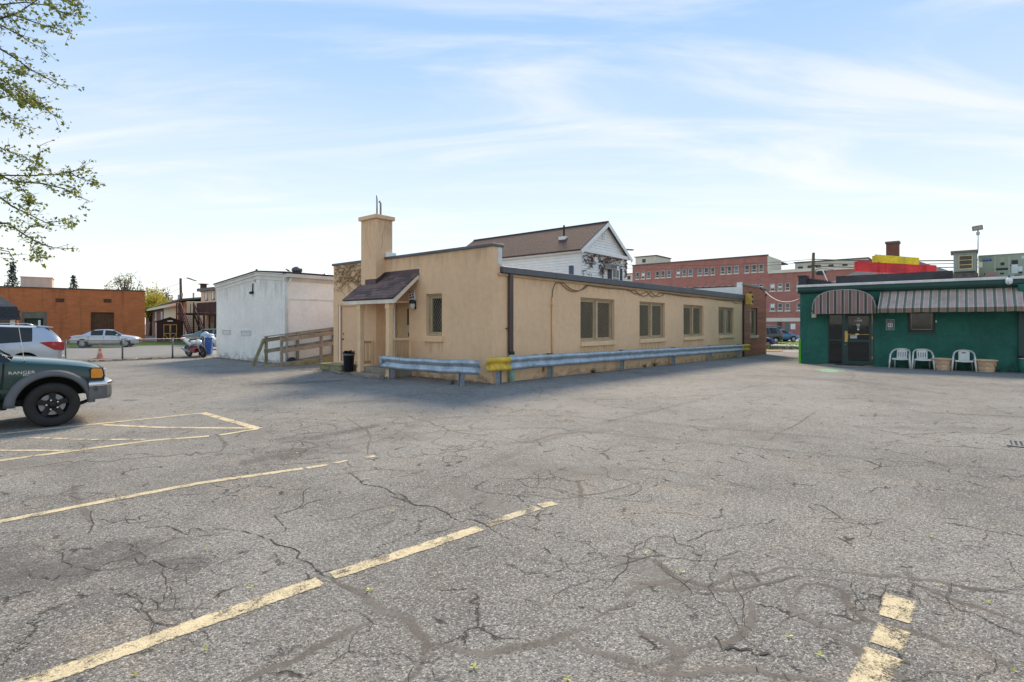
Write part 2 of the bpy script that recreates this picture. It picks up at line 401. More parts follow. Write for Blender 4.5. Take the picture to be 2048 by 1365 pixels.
def grid_sheet(svals, tvals, dz, keep=None):
    mb = MB(); idx = {}
    for i, s in enumerate(svals):
        for j, t in enumerate(tvals):
            idx[i, j] = len(mb.v); mb.v.append((s, t, zs(s)+dz))
    for i in range(len(svals)-1):
        for j in range(len(tvals)-1):
            mb.f.append((idx[i,j], idx[i+1,j], idx[i+1,j+1], idx[i,j+1])); mb.m.append(0)
    return mb
sv = [-2500, -600, -150, -60]+list(range(-40, 1, 4))+[1]+list(range(4, 31, 2))+[44, 60, 100, 200, 600, 2500]
tv = [-2500, -600, -150, -60]+list(range(-40, 61, 4))+[100, 200, 600, 2500]
lot = grid_sheet(sv, tv, 0).build('parking_lot', LOT); lot.matrix_world = MG
tag(lot, 'worn grey asphalt parking lot with cracks and yellow bay lines', 'parking lot', kind='structure')

GRASS = pm('grass_blades', (.075, .15, .022), rough=.8, var=.35, vs=.9, bump=.8, bs=30, col2=(.13, .21, .03))
CONC = pm('pale_concrete', (.42, .40, .36), rough=.9, var=.14, vs=1.5, bump=.3, bs=50)
CURB = pm('kerb_concrete', (.46, .44, .40), rough=.9, var=.15, vs=2, bump=.25)
def splits(a, b): return sorted({a, b, *[x for x in (1, 30) if a < x < b]})
def gsheet(name, s0, s1, t0, t1, dz, mat, label, cat, kind='structure'):
    o = grid_sheet(splits(s0, s1), [t0, t1], dz).build(name, mat); o.matrix_world = MG
    return tag(o, label, cat, kind=kind)
# left: the road behind the chain-link fence, grass verge under the orange building
o = gsheet('side_road', -60, -.6, 22.2, 38.6, .006, ROAD, 'pale asphalt side lane behind the chain-link fence', 'road')
o = gsheet('side_road', -.59, 30, 21.4, 38.6, .006, ROAD, 'pale asphalt lane running on behind the white building', 'road')
def blades(s0, s1, t0, t1, n, h, seed):
    rr = random.Random(seed); mb = MB()
    for i in range(n):
        s = rr.uniform(s0, s1); t = rr.uniform(t0, t1); z = zs(s); a = rr.uniform(0, 6.3); w = .012+.01*rr.random(); hh = h*rr.uniform(.4, 1.2)
        ln = rr.uniform(-.5, .5)*hh; cx, sx = math.cos(a)*w, math.sin(a)*w
        mb.add([(s-cx, t-sx, z), (s+cx, t+sx, z), (s+math.cos(a+1.5)*ln, t+math.sin(a+1.5)*ln, z+hh)], [(0, 1, 2)])
    return mb
BL = leafm('grass_leaf', (.07, .16, .02), (.16, .27, .04), .3)
for k, (s0, s1, t0, t1, n, lab) in enumerate(((-60, 16, 38.7, 48, 26000, 'mown green grass verge below the orange building'),
                                             (45, 57, -16, 30, 16000, 'bright green lawn in front of the parked cars across the street'))):
    o = gsheet('lawn', s0, s1, t0, t1, .02, GRASS, lab, 'lawn')
    g = blades(max(s0, -14), s1, t0, min(t1, 48), n, .12, k).build('grass', BL, o); tag(g, kind='stuff')
# right: street end seen through the gap
o = gsheet('street', 31.5, 41, -60, 60, .008, ROAD, 'sunlit pale street beyond the driveway gap', 'street')
o = gsheet('pavement', 41, 45, -60, 60, .10, CONC, 'pale concrete pavement along the far side of the street', 'pavement')
k = MB().box(40.85, 41.0, -60, 60, -.6, zs(40)+.11); k.build('kerb', CURB, o)
for i in range(24): MB().box(41.02, 44.98, -30+i*2.5-.008, -30+i*2.5+.008, zs(42)+.1005, zs(42)+.1035).build('expansion_joint', pm('joint', (.08, .075, .07)), o)
o = gsheet('rear_lot', 57, 84, -60, 60, .03, ROAD, 'parking strip below the red brick building', 'parking strip')

# painted markings (children of the lot, in lot coordinates)
def worn_paint(name, col, wear, edge=True):
    m = bpy.data.materials.new(name); MATS[name] = m
    N, L, b, out = nodes(m)
    tc = N('ShaderNodeTexCoord').outputs['Object']
    n = math_(N, L, 'ADD', math_(N, L, 'MULTIPLY', noise_(N, L, tc, 85, 4, .8), .50), math_(N, L, 'MULTIPLY', noise_(N, L, tc, 5, 5, .7), .50))
    f = ramp_(N, L, n, wear-.03, wear+.10)
    c = mixc(N, L, ramp_(N, L, noise_(N, L, tc, 9, 5, .7), .3, .7), tuple(x*.72 for x in col), col)
    c = mixc(N, L, f, c, (.17, .163, .155))
    L(c, b.inputs['Base Color']); b.inputs['Roughness'].default_value = .85; b.inputs['Specular IOR Level'].default_value = .25
    bump_(N, L, b, math_(N, L, 'MULTIPLY_ADD', f, -.6, noise_(N, L, tc, 70, 3, .7)), .7, .012)
    if edge:
        e = feather(N, L, b, out, tc, .30, 38); L(math_(N, L, 'MULTIPLY', ramp_(N, L, e, .03, .12), math_(N, L, 'MULTIPLY_ADD', f, -.85, 1.0)), b.inputs['Alpha'])
    return m
YEL = worn_paint('worn_yellow_paint', (.74, .61, .40), .535)
YEL2 = worn_paint('very_worn_yellow_paint', (.70, .59, .41), .505)
MGI = MG.inverted()
def ribbon(pts, w, dz, jag=0.0, seed=0, seg=.06, taper=False, smooth=0):
    """flat strip along world ground points, in lot coordinates; UV.x runs across"""
    rr = random.Random(seed); P = [MGI @ Vector(p) for p in pts]; path = []
    for a, b in zip(P, P[1:]):
        n = max(1, int((b-a).length/seg))
        path += [a.lerp(b, i/n) for i in range(n)]
    path.append(P[-1])
    for _ in range(smooth): path = [path[0]]+[(path[i-1]+path[i]*2+path[i+1])/4 for i in range(1, len(path)-1)]+[path[-1]]
    mb = MB(); k = len(path)
    for i, p in enumerate(path):
        d = path[min(i+1, k-1)]-path[max(i-1, 0)]; d.z = 0; d.normalize(); x = Vector((d.y, -d.x, 0))
        ww = w*(1 if not taper else max(.12, math.sin(math.pi*(i+.6)/(k+.2))**.5))
        a = p+x*(ww/2+rr.uniform(-jag, jag)); b = p-x*(ww/2+rr.uniform(-jag, jag))
        mb.v += [(a.x, a.y, zs(a.x)+dz), (b.x, b.y, zs(b.x)+dz)]
    for i in range(k-1): mb.f.append((2*i, 2*i+2, 2*i+3, 2*i+1)); mb.m.append(0)
    return mb
def uvacross(o):
    """every quad of a ribbon: UV.x 0 on one side, 1 on the other"""
    me = o.data; uv = me.uv_layers.new(name='UVMap')
    for p in me.polygons:
        for li, x in zip(p.loop_indices, (0, 0, 1, 1)): uv.data[li].uv = (x, 0)
    return o
def line(px, w, mat=None, jag=.006, seed=1):
    q = [gnd(*p) for p in px]
    if px[0][0] < 0: q.insert(0, q[0]+(q[0]-q[1]).normalized()*3.2)
    if px[-1][0] < 0 or px[-1][1] > 1365: q.append(q[-1]+(q[-1]-q[-2]).normalized()*3.2)
    uvacross(ribbon(q, w*1.36, .004+.0002*(seed % 3), jag, seed, .05).build('bay_line', mat or YEL, lot))
line([(-120, 884), (0, 869), (200, 848), (404, 827)], .10, YEL, seed=2)
line([(404, 826), (470, 845), (518, 858)], .12, YEL, seed=3)
line([(200, 850), (330, 856), (505, 857)], .095, YEL, seed=4)
line([(518, 858), (440, 871)], .085, YEL, seed=5)
line([(418, 873), (300, 882), (150, 902), (0, 922), (-120, 940)], .095, YEL, seed=6)
line([(60, 876), (180, 880), (290, 880)], .08, YEL2, seed=7)
line([(-60, 902), (0, 902), (150, 902)], .08, YEL2, seed=8)
line([(-90, 1062), (0, 1044), (180, 1009), (400, 967), (606, 938)], .085, YEL, seed=9)
line([(613, 937), (654, 930)], .085, YEL, seed=10)
line([(665, 928), (694, 922)], .06, YEL2, seed=11)
line([(730, 916), (750, 913)], .08, YEL, seed=12)
line([(-60, 1406), (80, 1360), (400, 1248), (640, 1163)], .115, YEL, seed=13)
line([(664, 1153), (800, 1110), (960, 1057)], .105, YEL, seed=14)
line([(972, 1051), (1020, 1034), (1075, 1016)], .09, YEL2, seed=15)
line([(1080, 1013), (1110, 1007)], .10, YEL, seed=16)
line([(1801, 1197), (1789, 1240)], .13, YEL, seed=17)
line([(1787, 1256), (1772, 1296)], .125, YEL, seed=18)
line([(1768, 1308), (1745, 1352), (1725, 1392), (1700, 1440)], .13, YEL, seed=19)
# pale green painted clover by the door
GRP = worn_paint('worn_green_paint', (.23, .52, .33), .53, False)
c0 = gnd(1660, 741.5)
for k, (du, dv) in enumerate(((-13, -.5), (0, 2.2), (12, .4), (0, -2))):
    q = MGI @ gnd(1660+du, 741.5+dv); mb = MB(); n = 14
    rx = .26
    pts = [(q.x+rx*math.cos(2*math.pi*i/n)*(1+.25*math.sin(3*i)), q.y+rx*1.2*math.sin(2*math.pi*i/n)*(1+.2*math.cos(2*i)), zs(q.x)+.004+.0006*k) for i in range(n)]
    mb.add(pts, [tuple(range(n))]); mb.build('painted_leaf', GRP, lot)

# cracks and the brown-grey bands of old crack sealer
CRK = pm('open_crack', (.055, .047, .040), rough=1, var=.3, vs=6, bump=.4)
def sealer(name, c1, c2, c3, amt, lo, hi, top):
    m = bpy.data.materials.new(name); MATS[name] = m
    N, L, b, out = nodes(m); tc = N('ShaderNodeTexCoord').outputs['Object']
    n = noise_(N, L, tc, 26, 5, .72); n_b = noise_(N, L, tc, 2.5, 3, .6)
    c = mixc(N, L, ramp_(N, L, n_b, .35, .65), c1, c2); c = mixc(N, L, ramp_(N, L, n, .56, .70), c, c3)
    L(c, b.inputs['Base Color']); b.inputs['Roughness'].default_value = .88; b.inputs['Specular IOR Level'].default_value = .3
    bump_(N, L, b, n, .5, .012)
    e = feather(N, L, b, out, tc, amt, 11); al = math_(N, L, 'MULTIPLY', ramp_(N, L, e, lo, hi), top)
    br = ramp_(N, L, noise_(N, L, tc, 1.7, 4, .6), .34, .50, .25, 1.0)
    L(math_(N, L, 'MULTIPLY', al, br), b.inputs['Alpha']); return m
SEAL = sealer('crack_sealer', (.150, .129, .113), (.225, .199, .178), (.075, .066, .058), .65, .06, .42, .66)
def wob(px, amp, seed, step=14):
    rr = random.Random(seed); out_ = []
    for (u0, v0), (u1, v1) in zip(px, px[1:]):
        n = max(1, int(math.hypot(u1-u0, v1-v0)/step))
        for i in range(n):
            f = i/n; k = max(.12, (v0+(v1-v0)*f-HZ)/700.0)
            out_.append((u0+(u1-u0)*f+rr.gauss(0, amp)*k*1.3, v0+(v1-v0)*f+rr.gauss(0, amp*.5)*k*1.6))
    out_.append(px[-1]); return out_
def cracks(name, mat, lst, dz, jag):
    mb = MB()
    for k, (w, px, amp) in enumerate(lst):
        sm = 6 if name == 'crack_sealer' else 1
        r = ribbon([gnd(*p) for p in wob(px, amp, k+50)], w*(1.6 if sm > 1 else .62), dz+.00008*k, jag*w, k, .04 if sm > 1 else .03, True, sm); mb.add(r.v, r.f)
    o = mb.build(name, mat, lot); tag(o, kind='stuff')
    if name == 'crack_sealer': uvacross(o)
cracks('crack_sealer', SEAL, [
    (.07, [(660, 1152), (720, 1185), (765, 1225), (830, 1252), (860, 1290), (850, 1340), (800, 1400)], 8),
    (.06, [(765, 1225), (700, 1262), (600, 1310), (520, 1350), (440, 1380)], 8),
    (.07, [(860, 1290), (950, 1310), (1040, 1300), (1130, 1275), (1180, 1255)], 9),
    (.05, [(1180, 1255), (1260, 1180), (1330, 1160), (1420, 1170), (1480, 1150), (1560, 1135), (1640, 1140)], 10),
    (.055, [(1130, 1275), (1200, 1310), (1300, 1330), (1370, 1300), (1385, 1280)], 9),
    (.06, [(1248, 1250), (1290, 1275), (1375, 1300), (1345, 1345), (1330, 1400)], 8),
    (.05, [(1248, 1175), (1330, 1172), (1450, 1180), (1520, 1172), (1600, 1150)], 9),
    (.06, [(1575, 1195), (1600, 1165), (1680, 1178), (1720, 1235), (1760, 1250), (1850, 1265), (1950, 1300), (2060, 1360)], 8),
    (.055, [(1575, 1195), (1588, 1230), (1640, 1262), (1720, 1240)], 8),
    (.07, [(1650, 1262), (1720, 1310), (1790, 1350), (1860, 1400)], 7),
    (.05, [(1500, 1190), (1512, 1215), (1490, 1260), (1440, 1290), (1375, 1302)], 8),
    (.06, [(1240, 1330), (1330, 1352), (1420, 1340), (1560, 1350), (1680, 1370)], 8),
    (.05, [(1800, 1140), (1870, 1185), (1960, 1215), (2060, 1250)], 9),
    (.05, [(1640, 1140), (1760, 1150), (1860, 1160), (1960, 1180), (2060, 1190)], 9),
    (.05, [(1248, 1110), (1300, 1120), (1340, 1150), (1390, 1165)], 8),
    (.07, [(150, 970), (148, 995), (172, 1018), (180, 1045)], 6),
    (.05, [(-20, 945), (60, 935), (150, 925), (290, 915), (420, 905), (500, 912)], 8),
    (.05, [(430, 868), (450, 890), (440, 905)], 5),
    (.05, [(560, 890), (600, 880), (640, 893), (600, 905), (560, 900)], 4),
    (.045, [(690, 835), (720, 850), (745, 875), (735, 910)], 5),
    (.045, [(560, 868), (640, 850), (720, 840), (800, 832)], 5),
    (.04, [(780, 826), (860, 845), (900, 862), (980, 875)], 5),
    (.05, [(1150, 960), (1165, 985), (1160, 1020)], 6),
    (.045, [(1040, 985), (1120, 1000), (1200, 990), (1280, 965)], 8),
    (.05, [(1010, 878), (1060, 885), (1110, 868), (1180, 862)], 5),
], .0008, .12)
cracks('crack', CRK, [
    (.022, [(700, 945), (722, 962), (770, 978), (800, 990), (850, 1015), (890, 1030), (940, 1040), (985, 1058), (1020, 1080)], 9),
    (.012, [(700, 945), (640, 970), (612, 985), (600, 1010), (560, 1030), (570, 1055), (540, 1080)], 9),
    (.013, [(430, 1060), (500, 1065), (540, 1080), (600, 1120), (655, 1155)], 8),
    (.010, [(285, 1052), (350, 1060), (430, 1060)], 8),
    (.010, [(180, 1040), (250, 1042), (300, 1030)], 7),
    (.012, [(172, 1018), (183, 1050), (175, 1075)], 7),
    (.010, [(232, 1125), (300, 1130), (380, 1128), (450, 1122)], 8),
    (.010, [(265, 1215), (280, 1240), (330, 1255), (390, 1250)], 7),
    (.012, [(875, 960), (900, 955), (930, 955)], 6), (.012, [(930, 968), (960, 985), (1000, 990), (1050, 1000), (1060, 1018)], 7),
    (.012, [(815, 945), (850, 942)], 5),
    (.016, [(1560, 865), (1585, 855), (1620, 832), (1635, 822)], 5), (.010, [(1490, 882), (1540, 880), (1560, 865)], 5),
    (.02, [(1755, 806), (1830, 823), (1900, 828), (1960, 830), (2060, 835)], 4),
    (.022, [(1710, 853), (1755, 862), (1800, 869), (1850, 868), (1900, 865), (1985, 868), (2060, 872)], 4),
    (.014, [(1710, 853), (1770, 846), (1850, 848), (1930, 846), (2060, 850)], 4),
    (.012, [(1985, 868), (2010, 860), (2030, 852)], 4),
    (.012, [(1740, 935), (1755, 940), (1762, 925)], 4), (.010, [(1700, 920), (1780, 925), (1860, 925), (1900, 935)], 5),
    (.013, [(1960, 942), (2010, 955), (2060, 965)], 4),
    (.012, [(1370, 1085), (1440, 1060), (1490, 1048)], 6), (.014, [(1310, 1070), (1380, 1095), (1405, 1112)], 7),
    (.010, [(1600, 1000), (1660, 1020), (1690, 1045)], 6), (.010, [(1655, 1035), (1720, 1050), (1790, 1045)], 6),
    (.02, [(1420, 1280), (1480, 1300), (1540, 1310)], 9), (.012, [(1395, 1185), (1450, 1195)], 6),
    (.018, [(1080, 772), (1085, 782), (1075, 795)], 3), (.014, [(1060, 775), (1110, 778), (1150, 772)], 3),
    (.015, [(940, 775), (938, 785), (915, 788), (870, 790), (830, 800)], 3), (.012, [(930, 772), (880, 782), (810, 795)], 3),
    (.018, [(640, 811), (700, 806), (770, 800)], 3),
    (.012, [(470, 768), (540, 775), (600, 790), (650, 800)], 4),
    (.025, [(-20, 772), (100, 768), (215, 764), (350, 757), (450, 752), (570, 741)], 2),
    (.012, [(550, 880), (600, 868), (680, 860)], 5), (.012, [(715, 868), (760, 862), (790, 850)], 4),
    (.010, [(1120, 855), (1180, 880), (1240, 885)], 5), (.010, [(1010, 1130), (1060, 1150), (1140, 1160)], 8),
    (.010, [(40, 1150), (110, 1160), (200, 1140)], 8), (.010, [(1250, 920), (1320, 930), (1360, 925)], 5),
    (.016, [(1690, 742), (1710, 752), (1700, 760), (1640, 772)], 3), (.014, [(1715, 755), (1780, 762), (1850, 760)], 3),
], .0034, .35)
rr = random.Random(21); mb = MB()
def hair(p, a, n, w, depth=0):
    pts = [p]
    for i in range(n):
        a += rr.gauss(0, .5); p = p+Vector((math.cos(a), math.sin(a), 0))*rr.uniform(.03, .10); pts.append(p)
        if depth < 2 and rr.random() < .035: hair(p, a+rr.choice((-1, 1))*rr.uniform(.6, 1.4), int(n*.5), w*.8, depth+1)
    r = ribbon(pts, w, .0036+.00002*(len(mb.v) % 40), w*.35, len(mb.v), .03, True, 0); mb.add(r.v, r.f)
for i in range(46):
    u, v = rr.uniform(-60, 2100), 770+590*rr.random()**1.1; g = gnd(u, v); hair(g, rr.uniform(0, 6.3), rr.randrange(6, 34), rr.uniform(.0018, .0040)*(1+g.y*.10))
for (u, v) in ((640, 870), (720, 880), (760, 860), (820, 900), (880, 880), (600, 895), (930, 940), (1000, 960), (690, 915), (560, 880)):
    for k in range(2): hair(gnd(u+rr.gauss(0, 30), v+rr.gauss(0, 10)), rr.uniform(0, 6.3), 26, .007)
tag(mb.build('hairline_crack', CRK, lot), kind='stuff')
# pale gritty patches of older surface
PATCH = sealer('worn_patch', (.25, .232, .21), (.31, .292, .268), (.16, .15, .138), .5, .0, .52, .42)
TRACK = sealer('tyre_track', (.14, .134, .127), (.18, .172, .163), (.10, .095, .09), .6, .0, .55, .16)
TRACKL = sealer('dusty_track', (.30, .285, .26), (.36, .342, .315), (.24, .225, .205), .7, .05, .5, .40)
PATCHD = sealer('dark_patch', (.12, .115, .11), (.15, .144, .138), (.08, .076, .072), .6, .0, .55, .40)
for k, (w, px, m) in enumerate(((.26, [(2080, 905), (1700, 880), (1350, 850), (1100, 830), (900, 835), (700, 860), (450, 910)], TRACK), (.26, [(2080, 945), (1700, 915), (1350, 880), (1080, 855), (880, 862), (680, 895), (420, 960)], TRACK), (.24, [(1560, 760), (1400, 800), (1150, 860), (900, 960), (700, 1090), (500, 1300)], TRACK),
        (.05, [(700, 838), (800, 850), (900, 848), (1010, 862)], TRACKL), (.05, [(640, 850), (720, 842), (790, 828), (860, 822)], TRACKL), (.045, [(560, 866), (660, 856), (760, 860), (850, 872)], TRACKL), (.05, [(760, 822), (790, 840), (810, 860)], TRACKL), (.05, [(880, 856), (960, 880), (1080, 876), (1180, 860)], TRACKL), (.05, [(1280, 790), (1380, 782), (1480, 775), (1560, 772)], TRACKL), (.045, [(1300, 800), (1420, 790), (1540, 785)], TRACKL), (.06, [(1100, 900), (1240, 880), (1400, 870)], TRACKL), (.06, [(1180, 940), (1300, 915), (1420, 905)], TRACKL),
        (.5, [(250, 800), (270, 802)], PATCHD), (.75, [(1706, 854), (1770, 856), (1850, 858), (1960, 859), (2080, 861)], PATCH), (.55, [(1900, 828), (1980, 832), (2080, 836)], PATCH), (.8, [(640, 806), (700, 804), (770, 803), (830, 802)], PATCH),
        (.5, [(-60, 925), (80, 935), (190, 930)], PATCH), (.6, [(700, 880), (780, 870), (860, 880)], PATCH), (.5, [(1020, 890), (1120, 870), (1230, 860)], PATCH), (.5, [(900, 980), (980, 1010), (1060, 1030)], PATCH), (.4, [(1240, 1120), (1300, 1140), (1380, 1190)], PATCH),
        (.9, [(1700, 760), (1800, 775), (1900, 790)], PATCH), (.7, [(1000, 930), (1150, 945), (1300, 935)], PATCH), (.5, [(560, 872), (650, 885), (720, 905)], PATCH), (1.3, [(-80, 1120), (60, 1150), (200, 1140)], PATCHD), (.8, [(200, 1090), (300, 1120), (420, 1130)], PATCHD),
        (.7, [(480, 930), (560, 910), (640, 900)], PATCHD), (.5, [(620, 880), (700, 862), (760, 850)], PATCHD), (1.2, [(500, 770), (620, 765), (700, 760)], PATCHD))):
    uvacross(ribbon([gnd(*p) for p in px], w, .0003+.00002*k, .05, k, .08, True, 8).build('worn_patch', m, lot))
# drain grate at the edge of view
gp = MGI @ gnd(2070, 893); gr = thing('drain_grate', 'grey metal storm drain grate set in the asphalt by the right edge', 'drain', MG @ T(gp.x, gp.y, zs(gp.x)+.004))
IRON = pm('cast_iron', (.24, .235, .23), rough=.6, metal=.6, var=.2, vs=8, bump=.3)
f = MB(); f.box(-.24, .24, -.3, -.25, 0, .012).box(-.24, .24, .25, .3, 0, .012).box(-.24, -.19, -.25, .25, 0, .012).box(.19, .24, -.25, .25, 0, .012); f.build('frame', IRON, gr)
MB().box(-.19, .19, -.25, .25, -.002, .002).build('pit', pm('pit_black', (.01, .01, .01), var=.1), gr)
for i in range(9): MB().box(-.19, .19, -.235+i*.055, -.21+i*.055, .003, .011).build('bar', IRON, gr)

# ------------------------------------------------------------------ tan building
TAN = pm('tan_stucco', (.83, .535, .325), rough=.9, var=.07, vs=.55, bump=.35, bs=45, streak=.07)
TANT = pm('tan_trim', (.84, .57, .34), rough=.75, var=.08, vs=2, bump=.1)
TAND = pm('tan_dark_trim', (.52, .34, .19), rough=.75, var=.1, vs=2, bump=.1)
OLIVE = pm('window_frame_paint', (.60, .45, .29), rough=.6, var=.1, vs=3, bump=.1)
MESHM = pm('mesh_guard_paint', (.36, .29, .18), rough=.6, var=.1)
GREYM = pm('grey_flashing', (.10, .11, .125), rough=.45, metal=.35, var=.15, vs=1.2, bump=.08)
BRNM = pm('brown_metal', (.085, .052, .047), rough=.45, var=.15, vs=2, bump=.06)
WHITE = pm('white_paint', (.86, .84, .79), rough=.7, var=.05, vs=2, bump=.08)
WHITED = pm('white_dirty', (.72, .72, .69), rough=.8, var=.12, vs=2, bump=.15, streak=.25)
ROOFING = pm('black_roofing', (.045, .045, .048), rough=.85, var=.25, vs=1, bump=.3)
DARK = pm('dark_void', (.012, .012, .012), rough=.9, var=.1, bump=0)
STEELG = pm('galvanised', (.34, .37, .39), rough=.42, metal=.75, var=.14, vs=1.6, bump=.1, bs=25, streak=.2)
BLACKP = pm('black_plastic', (.014, .015, .018), rough=.45, var=.2, vs=4, bump=.1)
DGLASS = glass('dark_glass', (.03, .027, .022)); SGLASS = glass('screened_glass', (.125, .096, .072), .14); WGLASS = glass('window_glass', (.03, .04, .04), .05)

def facade(mb, fn, x0, x1, z0, z1, holes, depth, mi=0):
    """front skin with rectangular openings and their reveals; fn(x, d, z) -> point, d inward"""
    xs = sorted({x0, x1, *[h[0] for h in holes], *[h[1] for h in holes]}); zz = sorted({z0, z1, *[h[2] for h in holes], *[h[3] for h in holes]})
    for a, b in zip(xs, xs[1:]):
        for c, d in zip(zz, zz[1:]):
            if any(h[0] <= a and b <= h[1] and h[2] <= c and d <= h[3] for h in holes): continue
            mb.quad(fn(a, 0, c), fn(b, 0, c), fn(b, 0, d), fn(a, 0, d), mi)
    for h in holes:
        a, b, c, d = h[:4]
        mb.quad(fn(a,0,c), fn(a,depth,c), fn(a,depth,d), fn(a,0,d), mi); mb.quad(fn(b,0,d), fn(b,depth,d), fn(b,depth,c), fn(b,0,c), mi)
        mb.quad(fn(a,0,d), fn(a,depth,d), fn(b,depth,d), fn(b,0,d), mi); mb.quad(fn(a,0,c), fn(b,0,c), fn(b,depth,c), fn(a,depth,c), mi)
    return mb
def diamond(mb, fn, x0, x1, z0, z1, pitch, d, r, aspect=1.6):
    """expanded-metal lattice as thin bars"""
    w, h = x1-x0, z1-z0; m = aspect
    for sg in (1, -1):
        k0 = -h/m if sg > 0 else 0; k = k0; end = w if sg > 0 else w+h/m
        while k < end:
            # line x = k + sg*z/m
            pts = []
            za, zb = 0.0, h
            xa, xb = k, k+sg*h/m
            # clip to 0..w
            def clipx(za, zb, xa, xb):
                if xa == xb: return (za, zb) if 0 <= xa <= w else None
                t0, t1 = (0-xa)/(xb-xa), (w-xa)/(xb-xa)
                if t0 > t1: t0, t1 = t1, t0
                t0 = max(0, t0); t1 = min(1, t1)
                return None if t0 >= t1 else (t0, t1)
            c = clipx(0, h, xa, xb)
            if c:
                p = fn(x0+xa+(xb-xa)*c[0], d+(.003 if sg > 0 else 0), z0+h*c[0]); q = fn(x0+xa+(xb-xa)*c[1], d+(.003 if sg > 0 else 0), z0+h*c[1])
                if (Vector(q)-Vector(p)).length > .03: mb.beam(p, q, r*2, r*1.2)
            k += pitch
    return mb
fR = lambda x, d, z: (x, d, z)          # long wall, outside towards -t
fL = lambda x, d, z: (d, x, z)          # door wall, outside towards -s
WINS = [(4.54, 6.92), (8.99, 11.46), (13.54, 16.11), (18.32, 20.91)]
tan = thing('tan_building', 'low tan stucco building with square chimney, flat roof and meshed windows', 'building', MG)
mb = MB()
facade(mb, fR, 0, 22.4, -.6, 3.18, [(a, b, 1.07, 2.62) for a, b in WINS]+[(2.33, 2.45, .16, .34)], .20)
mb.quad((0, 0, 3.18), (.37, 0, 3.18), (.37, 0, 3.9), (0, 0, 3.9))
facade(mb, lambda x, d, z: (d, 8.21-x, z), 0, 8.21, -.6, 3.9, [(8.21-2.87, 8.21-2.12, 1.32, 2.64), (8.21-4.58, 8.21-3.71, .28, 2.45), (8.21-7.9, 8.21-6.63, .3, 2.41)], .16)
mb.quad((.37, 0, 3.18), (.37, 8.21, 3.18), (.37, 8.21, 3.9), (.37, 0, 3.9)); mb.quad((0, 8.21, -.6), (22.4, 8.21, -.6), (22.4, 8.21, 3.18), (0, 8.21, 3.18))
mb.quad((0, 8.21, 3.18), (.37, 8.21, 3.18), (.37, 8.21, 3.9), (0, 8.21, 3.9)); mb.quad((22.4, 0, -.6), (22.4, 0, 3.18), (22.4, 8.21, 3.18), (22.4, 8.21, -.6))
mb.quad((0, 0, 3.9), (.37, 0, 3.9), (.37, 8.21, 3.9), (0, 8.21, 3.9))
mb.build('wall', TAN, tan, fix=False)
MB().box(.37, 22.4, .02, 8.19, 3.2, 3.26).build('roof', ROOFING, tan)
# eave trim of the long wall, parapet coping
fa = MB(); e = [(.30, 3.165, 3.345), (22.45, 3.15, 3.45)]
fa.add([(.30,-.13,3.165),(22.45,-.13,3.15),(22.45,.1,3.15),(.30,.1,3.165),(.30,-.13,3.345),(22.45,-.13,3.45),(22.45,.1,3.45),(.30,.1,3.345)],
       [(0,3,2,1),(4,5,6,7),(0,1,5,4),(1,2,6,5),(2,3,7,6),(3,0,4,7)])
o = fa.build('gutter', GREYM, tan, bevel=.012)
for i in range(7): MB().box(2.9+i*3.05, 2.93+i*3.05, -.135, -.12, 3.17, 3.35).build('gutter_joint', GREYM, o)
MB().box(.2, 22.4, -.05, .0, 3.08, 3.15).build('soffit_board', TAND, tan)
MB().box(-.05, .42, -.05, 4.96, 3.9, 3.985).build('coping', GREYM, tan, bevel=.01)
MB().box(-.05, .42, 5.91, 8.26, 3.9, 3.985).build('coping', GREYM, tan, bevel=.01)
MB().box(.2, .375, -.012, .0, 3.4, 3.9).build('flashing', WHITED, tan)
MB().box(.0, .42, 4.93, 4.985, 3.985, 4.16).build('flashing', WHITE, tan)
# chimney
ch = MB().box(-.368, .315, 5.0, 5.87, -.5, 5.27).build('chimney', TAN, tan, bevel=.01)
MB().box(-.44, .385, 4.93, 5.94, 5.27, 5.41).build('cap', TAN, ch, bevel=.02)
MB().box(-.30, .25, 5.06, 5.80, 5.41, 5.44).build('crown', CONC, ch)
MB().tube([(-.15, 5.25, 5.4), (-.15, 5.25, 6.12)], .028, 8).build('pipe', STEELG, ch, smooth=True)
MB().tube([(-.02, 5.22, 5.4), (-.02, 5.22, 5.84), (-.03, 5.20, 5.90), (-.07, 5.19, 5.92), (-.10, 5.19, 5.88)], .032, 8).build('pipe', STEELG, ch, smooth=True)
CRKT = pm('stucco_crack', (.52, .34, .20), var=.1)
cr = MB()
for p in ([(.02, 5.2), (-.05, 4.9), (-.12, 4.7), (-.10, 4.5), (-.2, 4.2)], [(.2, 5.22), (.1, 5.1), (.12, 4.8)]):
    for a, b in zip(p, p[1:]): cr.beam((a[0], 4.998, a[1]), (b[0], 4.998, b[1]), .006, .012)
for a, b in zip([(5.55, 5.0), (5.6, 4.8), (5.5, 4.5), (5.35, 4.2)], [(5.6, 4.8), (5.5, 4.5), (5.35, 4.2), (5.3, 3.9)]): cr.beam((-.37, a[0], a[1]), (-.37, b[0], b[1]), .006, .01)
tag(cr.build('stucco_crack', CRKT, ch), kind='stuff')
